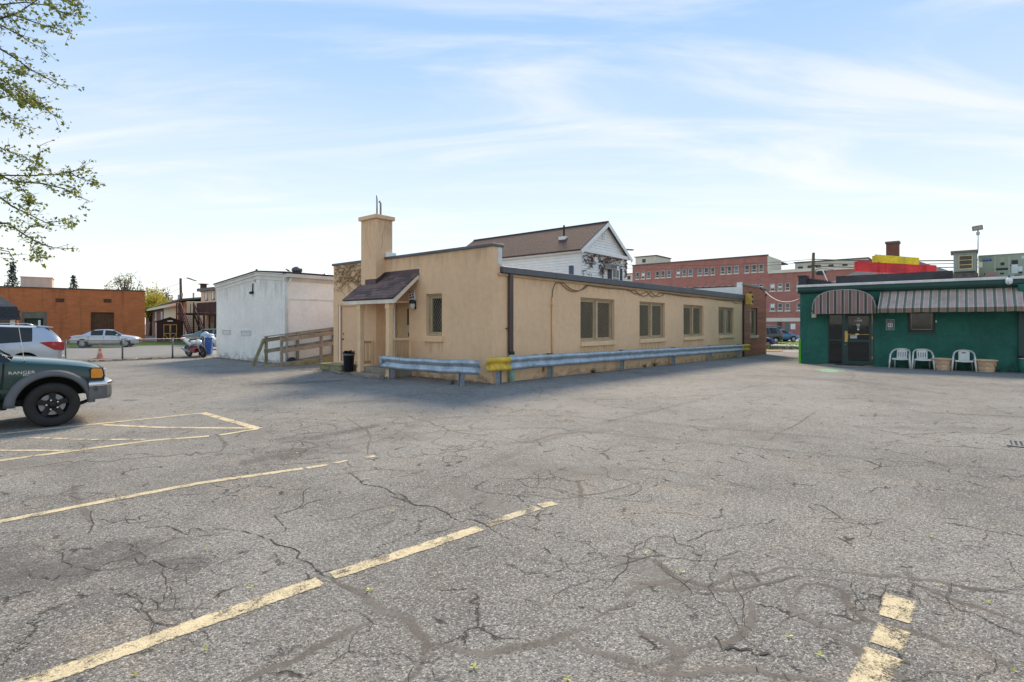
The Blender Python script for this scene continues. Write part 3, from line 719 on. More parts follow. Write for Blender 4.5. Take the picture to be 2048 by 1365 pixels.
# windows in the long wall
def barred_window(a, b, z0, z1, fn, parent, double=True, glassm=DGLASS, rev=False):
    d0, fw = .09, .07
    fr = MB()
    def bx(x0, x1, c, d, da, db):
        p = fn(x0, da, c); q = fn(x1, db, d)
        fr.box(min(p[0], q[0]), max(p[0], q[0]), min(p[1], q[1]), max(p[1], q[1]), min(p[2], q[2]), max(p[2], q[2]))
    bx(a+.002, b-.002, z0, z0+.06, d0, .19); bx(a+.002, b-.002, z1-.06, z1, d0, .19)
    bx(a+.002, a+fw, z0+.06, z1-.06, d0, .19); bx(b-fw, b-.002, z0+.06, z1-.06, d0, .19)
    m = (a+b)/2
    if double: bx(m-.06, m+.06, z0+.06, z1-.06, d0-.01, .19)
    w = fr.build('window', OLIVE, parent, bevel=.006)
    cells = [(a+fw, m-.06), (m+.06, b-fw)] if double else [(a+fw, b-fw)]
    for x0, x1 in cells:
        s = MB()
        for (p0, p1, c, d) in ((x0+.001, x1-.001, z0+.06, z0+.12), (x0+.001, x1-.001, z1-.14, z1-.06), (x0+.001, x0+.07, z0+.12, z1-.14), (x1-.09, x1-.001, z0+.12, z1-.14)):
            p = fn(p0, .12, c); q = fn(p1, .175, d); s.box(min(p[0], q[0]), max(p[0], q[0]), min(p[1], q[1]), max(p[1], q[1]), p[2], q[2])
        s.build('sash', OLIVE, w)
        g = MB(); g.quad(fn(x0, .165, z0+.1), fn(x1, .165, z0+.1), fn(x1, .165, z1-.1), fn(x0, .165, z1-.1)); g.build('pane', glassm, w)
        lo, hi = x0-.02, x1+.02
        gm = diamond(MB(), fn, lo, hi, z0+.02, z1-.02, .10, .075, .0028); gm.build('mesh_guard', MESHM, w)
        gf = MB()
        for (p, q) in ((( lo, z0+.03), (hi, z0+.03)), ((lo, z1-.03), (hi, z1-.03)), ((lo+.01, z0+.02), (lo+.01, z1-.02)), ((hi-.01, z0+.02), (hi-.01, z1-.02))):
            gf.beam(fn(p[0], .072, p[1]), fn(q[0], .072, q[1]), .022, .022)
        gf.build('guard_frame', OLIVE, w)
    return w
for a, b in WINS:
    barred_window(a, b, 1.07, 2.62, fR, tan, True, SGLASS)
    MB().box(a-.03, b+.03, -.07, .1, .905, 1.068).build('window_sill', TANT, tan, bevel=.012)
barred_window(2.12, 2.87, 1.32, 2.64, fL, tan, False, WGLASS)
MB().box(-.07, .08, 2.06, 2.93, 1.135, 1.318).build('window_sill', TAN, tan, bevel=.012)
MB().box(2.33, 2.45, .1, .15, .16, .34).build('vent', DARK, tan)
SPL = stain_mat('splash_dirt', (.26, .185, .115), .34, 3.0, 5.0); RUN = stain_mat('rain_runs', (.40, .27, .16), .17, 6.0, .35); RUNL = stain_mat('pale_runs', (.93, .68, .45), .40, 8.0, .5)
for a, b in WINS:
    stain(tan, RUN, (a-.1, -.003, .25), (b+.1, -.003, .25), (b+.1, -.003, .90), (a-.1, -.003, .90)); stain(tan, RUNL, (a+.1, -.0045, .45), (b-.1, -.0045, .45), (b-.1, -.0045, .90), (a+.1, -.0045, .90))
stain(tan, SPL, (22.3, -.004, zs(22)+.42), (.8, -.004, .40), (.8, -.004, -.02), (22.3, -.004, zs(22)-.02), 'splash_stain')
stain(tan, SPL, (-.004, 3.5, .42), (-.004, 0, .40), (-.004, 0, -.02), (-.004, 3.5, -.02), 'splash_stain')
stain(tan, RUN, (-.003, 4.9, 3.3), (-.003, .02, 3.2), (-.003, .02, 3.9), (-.003, 4.9, 3.9)); stain(tan, RUN, (.85, -.003, 2.62), (22.3, -.003, 2.66), (22.3, -.003, 3.1), (.85, -.003, 3.1))
stain(tan, RUN, (-.004, 2.95, .55), (-.004, 2.04, .55), (-.004, 2.04, 1.13), (-.004, 2.95, 1.13)); stain(tan, RUN, (-.371, 5.8, 4.2), (-.371, 5.05, 4.2), (-.371, 5.05, 5.26), (-.371, 5.8, 5.26))
stain(tan, RUN, (-.3, 4.9965, 4.3), (.28, 4.9965, 4.3), (.28, 4.9965, 5.26), (-.3, 4.9965, 5.26))
# downpipe: brown metal above, pale teal plastic below
dp = MB().box(.62, .78, -.11, -.015, .86, 3.17).build('downpipe', BRNM, tan, bevel=.012)
MB().lathe([(.09, 0), (.09, .09)], 14, M=T(.70, -.10, .8)).build('collar', BLACKP, dp)
MB().tube([(.70, -.10, -.05), (.70, -.10, .82)], .085, 14).build('plastic_pipe', pm('teal_pipe', (.28, .55, .46), rough=.5, var=.1, vs=3, bump=.05), dp, smooth=True)
MB().box(.54, .80, -.06, .0, 1.55, 1.58).build('strap', BRNM, dp)
# conduit and slack cables under the eave
MB().tube([(2.82, -.045, 0.0), (2.82, -.045, 2.55)], .032, 8).build('conduit', TAN, tan, smooth=True)
MB().box(2.77, 2.87, -.09, -.0, 2.3, 2.42).build('conduit_clamp', TAN, tan)
CAB = pm('brown_cable', (.20, .14, .08), var=.1)
def sag(pts, n=10):
    out_ = []
    for (s0, z0, dr), (s1, z1, _) in zip(pts, pts[1:]):
        for i in range(n):
            f = i/n; out_.append((s0+(s1-s0)*f, -.03, z0+(z1-z0)*f-dr*4*f*(1-f)))
    out_.append((pts[-1][0], -.03, pts[-1][1])); return out_
for pts in ([(2.82, 2.5, 0), (2.84, 2.75, -.05), (3.05, 3.04, 0), (3.5, 3.05, .22), (5.0, 3.06, .03), (7.5, 3.06, .02), (8.6, 3.04, .2), (10, 3.06, .17), (11.4, 3.06, .05), (16, 3.05, .06), (22.3, 3.06, 0)],
            [(3.3, 3.05, .26), (4.9, 3.07, .02), (8.0, 3.05, .14), (9.6, 3.06, .2), (10.8, 3.05, .02), (22.3, 3.04, 0)],
            [(20.4, 3.05, .1), (21.6, 2.95, .05), (22.75, 3.05, 0)]):
    MB().tube(sag(pts), .014, 5).build('cable', CAB, tan, smooth=True)
# doors in the short wall
def door_leaf(t0, t1, z0, z1, mat, parent, hinge_hi=True):
    d = MB().box(.10, .15, t0+.05, t1-.05, z0+.01, z1-.05).build('door', mat, parent, bevel=.006)
    fr = MB().box(.04, .17, t0+.001, t0+.05, z0, z1).box(.04, .17, t1-.05, t1-.001, z0, z1).box(.04, .17, t0+.05, t1-.05, z1-.05, z1-.001)
    fr.build('door_frame', TANT, d); return d
d = door_leaf(6.63, 7.9, .3, 2.41, TAN, tan)
MB().box(.02, .05, 7.80, 7.87, .3, 2.39).build('weather_strip', WHITE, d)
MB().lathe([(.02, 0), (.032, .02), (.032, .05), (.01, .06)], 10, M=T(.09, 7.68, 1.12) @ Matrix.Rotation(rad(-90), 4, 'Y')).build('handle', BLACKP, d)
MB().lathe([(.026, 0), (.026, .02)], 10, M=T(.10, 7.68, 1.32) @ Matrix.Rotation(rad(-90), 4, 'Y')).build('lock', BLACKP, d)
d = door_leaf(3.71, 4.58, .28, 2.45, TAND, tan)
MB().box(.092, .12, 3.83, 3.92, 1.66, 2.2).build('slit_window', DGLASS, d)
MB().box(.02, .05, 4.50, 4.56, .28, 2.43).build('weather_strip', WHITE, d)
MB().box(.05, .10, 3.84, 3.9, 1.28, 1.42).build('handle', STEELG, d)
for z in (.6, 1.35, 2.1): MB().box(.06, .1, 4.44, 4.5, z, z+.1).build('hinge', TAND, d)
# roof vent pipe
vp = onT(1068, 520, 3.5); MB().tube([(9.2, 3.5, 3.2), (9.2, 3.5, 4.35)], .12, 12).build('roof_vent', GREYM, tan, smooth=True)
# ------- porch
PR = pm('porch_roof_board', (.80, .71, .59), rough=.8, var=.1, vs=2, bump=.1)
po = MB()
ex, ez, wz = -1.01, 2.47, 3.30
po.prism([(ex, ez-.13), (ex, ez), (0-.002, wz), (-.002, wz-.14), (ex+.05, ez-.13)], 3.215, 3.265, 'y'); po.prism([(ex, ez-.13), (ex, ez), (-.37, wz-.30), (-.37, wz-.43), (ex+.05, ez-.13)], 5.90, 5.95, 'y')
po.box(ex, ex+.05, 3.265, 5.90, ez-.13, ez-.01)
porch = thing('porch', 'small tan porch with brown shingled lean-to roof on two square posts', 'porch', MG)
po.build('roof_fascia', PR, porch)
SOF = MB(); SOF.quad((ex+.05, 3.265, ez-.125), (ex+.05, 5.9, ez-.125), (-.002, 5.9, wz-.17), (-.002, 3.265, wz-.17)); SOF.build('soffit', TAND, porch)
SH = [pm('brown_shingle_%d' % i, c, rough=.95, var=.2, vs=7, bump=.5, bs=120) for i, c in enumerate(((.16, .098, .088), (.22, .138, .122), (.115, .074, .070), (.19, .120, .108)))]
rf = MB().add([(ex-.02, 3.2, ez+.0), (ex-.02, 5.97, ez+.0), (-.002, 5.97, wz+.004), (-.002, 3.2, wz+.004), (ex-.02, 3.2, ez+.02), (ex-.02, 5.97, ez+.02), (-.002, 5.97, wz+.024), (-.002, 3.2, wz+.024)],
              [(0,1,2,3),(7,6,5,4),(0,4,5,1),(1,5,6,2),(2,6,7,3),(3,7,4,0)]).build('roof_deck', SH[2], porch)
nrow = 9; sl = Vector((-ex+.02, 0, wz-ez)); ln = sl.length; slope = math.atan2(sl.z, sl.x)
smesh = []
for i in range(4):
    m_ = MB().box(0, .175, 0, .298, 0, .02); smesh.append(m_.mesh('shingle', SH[i]))
for r in range(nrow):
    base = r*ln/nrow; off = (r % 2)*.15
    t = 3.2-off
    while t < 5.96:
        a, b = max(t, 3.2), min(t+.298, 5.965)
        x = ex-.03+math.cos(slope)*base; z = ez+.022+math.sin(slope)*base
        inch = (x+.17 > -.37 and b > 5.0 and a < 5.87 and x > -.40)
        if b-a > .05 and not inch:
            o = link('shingle', smesh[R.randrange(4)], rf, T(x, a, z) @ Matrix.Rotation(-slope+rad(3.2), 4, 'Y') @ T(0, 0, R.uniform(0, .004)) @ Matrix.Diagonal((1, (b-a)/.298, 1, 1)))
        t += .30
FL = pm('maroon_flashing', (.10, .058, .062), rough=.5, metal=.2, var=.15, vs=3, bump=.05)
fl = MB().box(-.012, -.002, 3.2, 4.985, wz-.05, wz+.17); fl.box(-.385, -.37, 5.0, 5.6, wz-.30, wz-.08)
fl.add([(-.37, 4.985, wz-.30), (-.002, 4.985, wz), (-.002, 4.985, wz+.17), (-.37, 4.985, wz-.10), (-.37, 4.998, wz-.30), (-.002, 4.998, wz), (-.002, 4.998, wz+.17), (-.37, 4.998, wz-.10)], [(0,1,2,3),(7,6,5,4),(0,4,5,1),(1,5,6,2),(2,6,7,3),(3,7,4,0)])
fl.build('flashing', FL, porch)
for t, zb in ((3.63, -.02), (5.17, .1)):
    p = MB().box(-.93, -.77, t-.08, t+.08, zb, 2.345).build('post', TANT, porch, bevel=.008)
    MB().box(-.95, -.75, t-.10, t+.10, 2.17, 2.345).build('capital', TANT, p, bevel=.006)
    MB().box(-.95, -.75, t-.10, t+.10, zb, zb+.12).build('plinth', TANT, p, bevel=.006)
MB().beam((-.85, 3.3, 2.355), (-.85, 5.8, 2.355), .12, .02).build('beam', TANT, porch)
MB().beam((-.9, 3.63, 2.40), (0, 3.63, 2.40), .05, .04).build('tie', TANT, porch)
for t, x1, z0, z1, nb in ((5.17, -.375, .36, 1.12, 3), (3.63, -.0, .30, 1.24, 6)):
    r = MB().box(-.77, x1, t-.035, t+.035, z1-.07, z1).box(-.77, x1, t-.02, t+.02, z0, z0+.09).build('railing', TAND if t > 5 else TANT, porch, bevel=.005)
    for i in range(nb):
        x = -.80+(x1+.80)*(i+.5)/nb; MB().box(x-.045, x+.045, t-.015, t+.015, z0+.09, z1-.07).build('baluster', TANT if t > 5 else TAND, r)
    MB().box(x1-.09, x1-.005, t-.05, t+.05, .28, z1).build('half_post', TANT, r)
CONS = pm('step_concrete', (.30, .25, .20), rough=.92, var=.2, vs=3, bump=.4, bs=40, streak=.3)
MB().box(-.80, -.002, 3.55, 4.98, -.1, .28).box(-.80, -.37, 4.98, 5.15, -.1, .28).build('platform', CONS, porch, bevel=.015)
MB().box(-1.16, -.801, 3.75, 5.3, -.1, .10).build('step', CONS, porch, bevel=.015)
# ------- sign, lamp, bin, door step
sg = thing('warning_sign', 'small tilted white sign with a red band on the wall above the porch lamp', 'sign', MG @ T(-.03, 3.53, 2.62) @ Matrix.Rotation(rad(-8), 4, 'X'))
MB().box(-.008, .008, -.15, .15, -.17, .17).build('panel', WHITE, sg)
REDP = pm('red_print', (.42, .05, .05), rough=.5, var=.1); BLKP = pm('black_print', (.02, .02, .02), rough=.6, var=.1)
MB().box(-.0105, -.008, -.135, .135, .075, .155).build('red_band', REDP, sg)
for (y0, y1, z) in ((.04, .12, .02), (-.1, -.02, .02), (.0, .12, -.06), (-.11, -.03, -.06)): MB().box(-.0105, -.008, y0, y1, z-.025, z+.02).build('lettering', BLKP, sg)
for (y0, y1) in ((.05, .11), (-.01, .04), (-.1, -.03)): MB().box(-.0125, -.0105, y0, y1, .1, .13).build('lettering', WHITE, sg)
lm = thing('wall_lamp', 'black jelly-jar wall lamp with pale glass beside the porch door', 'lamp', MG @ T(-.0, 3.40, 2.15))
MB().box(-.05, -.002, -.06, .06, .02, .30).build('back_plate', BLACKP, lm, bevel=.01)
MB().lathe([(.03, .33), (.085, .31), (.10, .25), (.10, .20)], 14, M=T(-.12, 0, 0)).build('cap', BLACKP, lm, smooth=True)
MB().lathe([(.09, .20), (.085, .10), (.06, .02), (.02, .0)], 14, M=T(-.12, 0, 0)).build('glass_jar', pm('frosted_glass', (.62, .56, .47), rough=.3, var=.08), lm, smooth=True)
bn = thing('litter_bin', 'black plastic litter bin with white-rimmed bag beside the left tan door', 'bin', MG @ T(-.48, 6.45, 0))
MB().lathe([(.15, 0), (.16, .02), (.195, .60), (.215, .62), (.215, .67), (.19, .68), (.18, .62)], 24, cap=True).build('body', pm('bin_plastic', (.012, .016, .026), rough=.4, var=.2, vs=3, bump=.1), bn, smooth=True)
lid = MB()
for k in range(26):
    a = 2*math.pi*k/26; rr_ = .20+R.uniform(-.015, .02); lid.v.append((rr_*math.cos(a), rr_*math.sin(a), .66+R.uniform(0, .10)))
for k in range(26):
    a = 2*math.pi*k/26; lid.v.append((.15*math.cos(a), .15*math.sin(a), .70+.05*math.sin(a*2)))
lid.v.append((0, 0, .66)); lid.f = [(k, (k+1) % 26, 26+(k+1) % 26, 26+k) for k in range(26)]+[(26+k, 26+(k+1) % 26, 52) for k in range(26)]; lid.m = [0]*len(lid.f)
lid.build('bin_bag', BLACKP, bn, smooth=True)
MB().lathe([(.20, .595), (.222, .60), (.222, .615), (.20, .618)], 24).build('rim', pm('pale_rim', (.5, .5, .5), rough=.5), bn, smooth=True)
WOOD = pm('weathered_wood', (.38, .32, .25), rough=.9, var=.25, vs=3, bump=.35, grain=.45)
WOODG = pm('mossy_wood', (.32, .30, .16), rough=.9, var=.3, vs=2.5, bump=.35, grain=.4)
st = thing('wooden_step', 'low mossy timber step in front of the left tan door', 'step', MG @ T(-.58, 6.75, 0))
MB().box(.02, .56, .02, 1.5, -.05, .19).build('frame', WOODG, st)
for i in range(4): MB().box(-.02+i*.147, .12+i*.147, -.02, 1.55, .19, .225+.004*(i % 2)).build('plank', WOODG if i < 2 else WOOD, st, bevel=.006)
one('timber_batten', MB().box(-.65, .65, -.04, .04, 0, .045), WOOD, 'loose pale timber batten lying on the asphalt below the bin', 'batten', MG @ T(-.98, 6.45, .01) @ RZ(rad(72)))

# ------- climbing vine: bare brown stems over the wall left of the chimney
def vine(name, label, M, x0, x1, z0, z1, n, mat, leafmat, seed, dense=.6, r=.007, lsz=.035):
    rr = random.Random(seed); st_, lv = MB(), MB()
    for i in range(n):
        x = rr.uniform(x0, x1); z = rr.uniform(z0+(z1-z0)*.45, z1); a = rr.choice((0, math.pi))+rr.uniform(-.5, .5); p = [(x, -.012, z)]
        for k in range(rr.randrange(8, 22)):
            a += rr.gauss(0, .35); x += math.cos(a)*.07; z += math.sin(a)*.05-.012
            if not (x0 <= x <= x1 and z0 <= z <= z1): break
            p.append((x, -.012-rr.random()*.02, z))
            if rr.random() < dense:
                b = rr.uniform(0, 6.3); s = lsz*rr.uniform(.5, 1.3); c = Vector(p[-1])+Vector((rr.uniform(-.03, .03), -.02, rr.uniform(-.03, .03)))
                e1 = Vector((math.cos(b), rr.uniform(-.5, .5), math.sin(b)))*s; e2 = Vector((-math.sin(b), rr.uniform(-.5, .5), math.cos(b)))*s*.6
                lv.add([c-e1, c+e2, c+e1, c-e2], [(0, 1, 2, 3)])
        if len(p) > 2: st_.tube(p, r, 4)
    t = thing(name, label, 'vine', M)
    tag(st_.build('stems', mat, t), kind='stuff'); tag(lv.build('leaves', leafmat, t), kind='stuff'); return t
VST = pm('vine_stem', (.26, .17, .075), rough=.9, var=.3, vs=6); VLF = leafm('vine_leaf_brown', (.22, .14, .05), (.34, .23, .09), .2)
MV = MG @ Matrix(((0, 1, 0, 0), (1, 0, 0, 0), (0, 0, 1, 0), (0, 0, 0, 1)))      # wall plane s=0: x along t, y outward
vine('climbing_vine', 'bare brown vine stems spread on the tan wall left of the chimney', MV, 5.95, 8.15, 2.72, 3.88, 85, VST, VLF, 5, .45, .005, .022)

# ------------------------------------------------------------------ brick end of the long building
BRK = brick('red_rib_brick', (.76, .28, .16), (.62, .21, .12), (.2, .12, .09), .24, .075, .008, .4, .25, .1)
MORT = pm('dark_mortar', (.10, .055, .042), rough=.95, var=.2, vs=3)
ba = thing('brick_annex', 'red-brown ribbed brick end section beyond the tan wall', 'building', MG @ T(22.4, 0, 0))
mb = MB(); facade(mb, fR, 0, 5.15, -.8, 4.02, [(1.58, 3.07, .98, 2.67)], .2)
mb.quad((5.15, 0, -.8), (5.15, 8.2, -.8), (5.15, 8.2, 4.02), (5.15, 0, 4.02)); mb.quad((0, 0, 3.2), (0, 0, 4.02), (0, 8.2, 4.02), (0, 8.2, 3.2)); mb.quad((0, 8.2, -.8), (0, 8.2, 4.02), (5.15, 8.2, 4.02), (5.15, 8.2, -.8))
mb.quad((0, 0, 4.02), (5.15, 0, 4.02), (5.15, 8.2, 4.02), (0, 8.2, 4.02))
wl_ = mb.build('wall', MORT, ba)
z = -.6
full = None
while z < 3.98:
    hole = z+.058 > .98 and z < 2.67
    for a, b in (((.0, 1.58), (3.07, 5.16)) if hole else ((.0, 5.16),)):
        MB().box(a, b, -.024, .001, z, z+.058).build('brick_course', BRK, wl_)
    MB().box(5.149, 5.172, -.024, 8.2, z, z+.058).build('brick_course', BRK, wl_)
    z += .083
MB().box(-.06, 5.25, -.09, .3, 4.02, 4.12).build('coping', GREYM, ba, bevel=.012)
barred_window(1.58, 3.07, .98, 2.67, fR, ba, False, DGLASS)
MB().box(1.5, 3.2, -.09, .1, .80, .978).build('window_sill', pm('cream_sill', (.62, .53, .40), rough=.8, var=.08), ba, bevel=.012)
MB().box(.02, .2, -.12, -.03, -.4, 3.15).build('downpipe', pm('black_metal', (.022, .020, .024), rough=.45, var=.15), ba, bevel=.01)
MB().box(-.28, -.03, .05, 7.5, 3.27, 3.92).box(-.20, .0, -.03, .25, 3.35, 4.2).build('parapet_lining', WHITE, ba)
MB().box(4.9, 5.0, -.12, -.02, 3.55, 3.68).build('cable_box', GREYM, ba)
yb = thing('signal_housing', 'weathered yellow signal housing fixed high on the brick corner', 'signal', MG @ T(22.75, -.30, 2.86))
YBX = pm('signal_yellow', (.78, .46, .10), rough=.55, var=.18, vs=5, bump=.15, streak=.2)
MB().box(0, .3, -.14, .22, 0, .66).build('housing', YBX, yb, bevel=.02)
for i in range(2):
    MB().lathe([(.10, 0), (.115, -.12)], 14, M=T(.15, -.14, .18+.3*i) @ Matrix.Rotation(rad(-90), 4, 'X') @ Matrix.Diagonal((1, 1, -1, 1)), cap=False).build('visor', YBX, yb)
    MB().lathe([(.10, 0), (.06, .03), (0.005, .035)], 14, M=T(.15, -.141, .18+.3*i) @ Matrix.Rotation(rad(90), 4, 'X')).build('lens', DARK, yb)
MB().box(.05, .1, -.1, .0, .66, .78).box(.2, .25, -.1, .0, .66, .76).build('bracket', pm('rusty', (.16, .06, .03), rough=.9, var=.3), yb)

# ------------------------------------------------------------------ guardrails
WB = [(.195, .0), (.178, .045), (.14, .075), (.10, .078), (.06, .055), (.025, .008), (-.025, .008), (-.06, .055), (-.10, .078), (-.14, .075), (-.178, .045), (-.195, .0)]
def wbeam(path, outv, flare=None):
    """corrugated rail skin along path (list of points), outv = outward unit vector; thin folded sheet"""
    mb = MB(); n = len(WB); k = len(path); th = .006
    for i, p in enumerate(path):
        p = Vector(p); sc_ = flare[i] if flare else 1.0
        for (z, o) in WB: mb.v.append(tuple(p+outv*(o*sc_)+Vector((0, 0, z))))
        for (z, o) in WB: mb.v.append(tuple(p+outv*(o*sc_-th)+Vector((0, 0, z*.985))))
    for i in range(k-1):
        a, b = i*2*n, (i+1)*2*n
        for j in range(n-1):
            mb.f.append((a+j, b+j, b+j+1, a+j+1)); mb.f.append((a+n+j+1, b+n+j+1, b+n+j, a+n+j))
        mb.f.append((a, a+n, b+n, b)); mb.f.append((a+n-1, b+n-1, b+2*n-1, a+2*n-1))
    for e in (0, (k-1)*2*n):
        for j in range(n-1): mb.f.append((e+j, e+j+1, e+n+j+1, e+n+j))
    mb.m = [0]*len(mb.f); return mb
def hpost(parent, M, h, mat):
    mb = MB().box(-.07, .07, -.055, -.045, 0, h).box(-.07, .07, .045, .055, 0, h).box(-.007, .007, -.045, .045, 0, h)
    p = mb.build('post', mat, parent, M); return p
RAIL = pm('rail_steel', (.40, .48, .54), rough=.4, metal=.4, var=.24, vs=2.6, bump=.2, bs=14, streak=.40)
POSTM = pm('post_steel', (.38, .45, .50), rough=.5, metal=.5, var=.2, vs=3, bump=.15, streak=.35)
YRAIL = pm('rail_yellow', (.80, .48, .06), rough=.55, var=.22, vs=6, bump=.2, streak=.3)
RUST = pm('rust', (.20, .085, .035), rough=.9, var=.3, vs=8)
BOLT = pm('bolt', (.08, .075, .07), rough=.6, metal=.6, var=.2)
tl = onS(765, 711, -.98)[0]; tr = onS(967, 717, -.92)[0]; s0 = onT(969, 714, -.33)[0]
g1 = thing('guardrail', 'short bent galvanised guardrail in front of the porch and corner window', 'guardrail', MG, 'guardrails along the tan building')
k = 16; path = []; 
for i in range(k+1):
    f = i/k; path.append((-1.0-.02*math.sin(f*9), tl+(tr-tl)*f, .50+.045*f-.03*math.sin(f*math.pi)+.008*math.sin(f*17)))
r = wbeam(path, Vector((-1, 0, 0)), [1+.12*math.sin(i*1.3) for i in range(k+1)]).build('rail', RAIL, g1, smooth=True)
MB().tube([(-1.03, tl+.0, .69), (-1.03, tl+.0, .31)], .052, 12).build('rolled_end', RAIL, r, smooth=True)
for t, dz in ((tl-.35, .08), (tl-.35, -.08), (tl-1.0, .1), (tr+.62, .09), (tr+.62, -.06), (tr+.2, .02)):
    MB().lathe([(.016, 0), (.012, .012)], 8, M=T(-1.08, t, .52+dz) @ Matrix.Rotation(rad(-90), 4, 'Y')).build('bolt', BOLT, r)
hpost(g1, T(-.93, 3.40, -.05), .62, POSTM)
hpost(g1, T(-.92, .36, -.05) @ Matrix.Rotation(rad(7), 4, 'X'), .62, POSTM)
g2 = thing('guardrail', 'long galvanised guardrail with yellow ends along the tan wall', 'guardrail', MG, 'guardrails along the tan building')
path = [(s0+.0+i*.5, -.34-.012*math.sin(i*.9), .575+zs(s0+i*.5)+.006*math.sin(i*1.7)) for i in range(int((22.0-s0)/.5)+1)]
ix = 3
r = wbeam(path[ix-1:-1], Vector((0, -1, 0))).build('rail', RAIL, g2, smooth=True)
ye = wbeam([Vector(p)+Vector((0, -.004, 0)) for p in path[:ix]], Vector((0, -1, 0)), [1.15, .9, 1.06]).build('rail_end', YRAIL, g2, smooth=True)
fe = [Vector(path[-2])+Vector((0, -.004, 0)), Vector(path[-1])+Vector((0, -.004, 0)), Vector(path[-1])+Vector((.35, -.06, 0))]
wbeam(fe, Vector((0, -1, 0)), [1, 1.2, 1.9]).build('rail_end', YRAIL, g2, smooth=True)
for s in (.0, 2.43, 7.1, 11.84, 16.44, 21.01):
    p = hpost(g2, T(s, -.22, zs(s)-.06) @ RZ(rad(90)), .84 if s > .5 else .62, POSTM)
    if s > .5: MB().box(-.09, .09, -.05, .07, .80, .845).build('block', BLACKP, p)
for i in range(26):
    s = 1.4+i*.8
    for dz in ((.09, -.09) if i % 3 == 0 else (.1,)): MB().lathe([(.014, 0), (.01, .012)], 8, M=T(s, -.41, .575+zs(s)+dz) @ Matrix.Rotation(rad(90), 4, 'X')).build('bolt', BOLT, r)
for s, w in ((1.32, .3), (1.9, .1)): MB().box(s, s+w, -.347, -.339, .765, .773).build('rust_patch', RUST, r)

# ------------------------------------------------------------------ white building
WBM = pm('white_block', (.87, .83, .765), rough=.88, var=.07, vs=1.0, bump=.5, bs=9, streak=.20)
WTR = pm('cream_cornice', (.72, .69, .62), rough=.8, var=.1, vs=2, bump=.1)
SW = -.2
tA, zA = onS(570, 547, SW); tB, zB = onS(517, 544, SW); tC, zC = onS(433, 570, SW)
wb = thing('white_building', 'white painted block building with a low gable and grey roof edge', 'building', MG)
mb = MB(); mb.prism([(tA, -.4), (tC, -.4), (tC, zC-.02), (tB, zB-.02), (tA, zA-.02)], SW, 15, 'x'); w = mb.build('wall', WBM, wb)
WST = stain_mat('white_wall_dirt', (.34, .31, .26), .45, 2.2, 4.0); WRN = stain_mat('white_wall_runs', (.52, .51, .48), .28, 5.0, .4)
stain(wb, WST, (SW-.004, tC-.1, .5), (SW-.004, tA+.02, .5), (SW-.004, tA+.02, -.02), (SW-.004, tC-.1, -.02), 'splash_stain'); stain(wb, WRN, (SW-.003, tB, 2.3), (SW-.003, tA+.05, 2.3), (SW-.003, tA+.05, zA-.3), (SW-.003, tB, zB-.35))
stain(wb, WRN, (SW-.003, tC-.1, 2.3), (SW-.003, tB, 2.3), (SW-.003, tB, zB-.35), (SW-.003, tC-.1, zC-.35))
# block courses, faintly proud
cn = MB()
for (a, b, za, zb, pr) in ((tA-.0, tB, zA, zB, 0), (tB, tC+.05, zB, zC, 0)):
    for dz0, dz1, out_ in ((-.32, -.17, .03), (-.165, -.05, .07), (-.045, .0, .11)):
        cn.add([(SW-out_, a, za+dz0), (SW-out_, b, zb+dz0), (SW-out_, b, zb+dz1), (SW-out_, a, za+dz1), (SW+.05, a, za+dz0), (SW+.05, b, zb+dz0), (SW+.05, b, zb+dz1), (SW+.05, a, za+dz1)],
               [(0,1,2,3),(7,6,5,4),(0,4,5,1),(1,5,6,2),(2,6,7,3),(3,7,4,0)])
cn.build('cornice', WTR, wb)
rm = MB()
for (a, b, za, zb) in ((tA-.3, tB, zA, zB), (tB, tC+.1, zB, zC)):
    rm.add([(SW-.13, a, za), (15, a, za), (15, b, zb), (SW-.13, b, zb), (SW-.13, a, za+.05), (15, a, za+.05), (15, b, zb+.05), (SW-.13, b, zb+.05)], [(0,3,2,1),(4,5,6,7),(0,1,5,4),(1,2,6,5),(2,3,7,6),(3,0,4,7)])
rm.build('roof', ROOFING, wb)
gu = MB().prism([(tA-.28, zA-.02), (tA-.26, zA-.16), (tA-.06, zA-.20), (tA-.002, zA-.34), (tA-.002, zA-.02)], SW-.05, 14, 'x').build('gutter', pm('white_gutter', (.64, .63, .60), rough=.5, var=.08, bump=.05), wb)
MB().tube([(SW+.16, tA-.16, zA-.2), (SW+.14, tA-.14, zA-.34), (SW+.06, tA-.06, zA-.52), (SW+.05, tA-.05, zA-.62), (SW+.05, tA-.05, .05)], .05, 8).build('downpipe', WHITED, gu, smooth=True)
MB().box(SW+.22, 4, tA-.03, tA, onT(600, 598, tA)[1]-.05, onT(600, 598, tA)[1]).build('ledge', WHITED, wb)
FRM = pm('block_frame', (.60, .59, .55), rough=.8, var=.12)
for (u0, u1, v0, v1) in ((446, 461, 660, 669), (483, 502, 661, 671)):
    a, z1 = onS(u0, v0, SW); b, _ = onS(u1, v0, SW); z0 = onS(u0, v1, SW)[1]; a, b = min(a, b), max(a, b)
    f = MB().box(SW-.03, SW, a, b, z0, z0+.035).box(SW-.03, SW, a, b, z1-.035, z1).box(SW-.03, SW, a, a+.035, z0+.035, z1-.035).box(SW-.03, SW, b-.035, b, z0+.035, z1-.035).build('block_vent', FRM, wb)
    MB().box(SW-.008, SW-.001, a+.035, b-.035, z0+.035, z1-.035).build('panel', WHITED, f)
tq, zq = onS(506, 583, SW); fl_ = thing('flood_lamp', 'small black floodlight on the white block wall', 'lamp', MG @ T(SW, tq, zq))
MB().box(-.16, -.02, -.09, .09, -.10, .02).build('head', BLACKP, fl_, M=Matrix.Rotation(rad(-20), 4, 'Y'), bevel=.015)
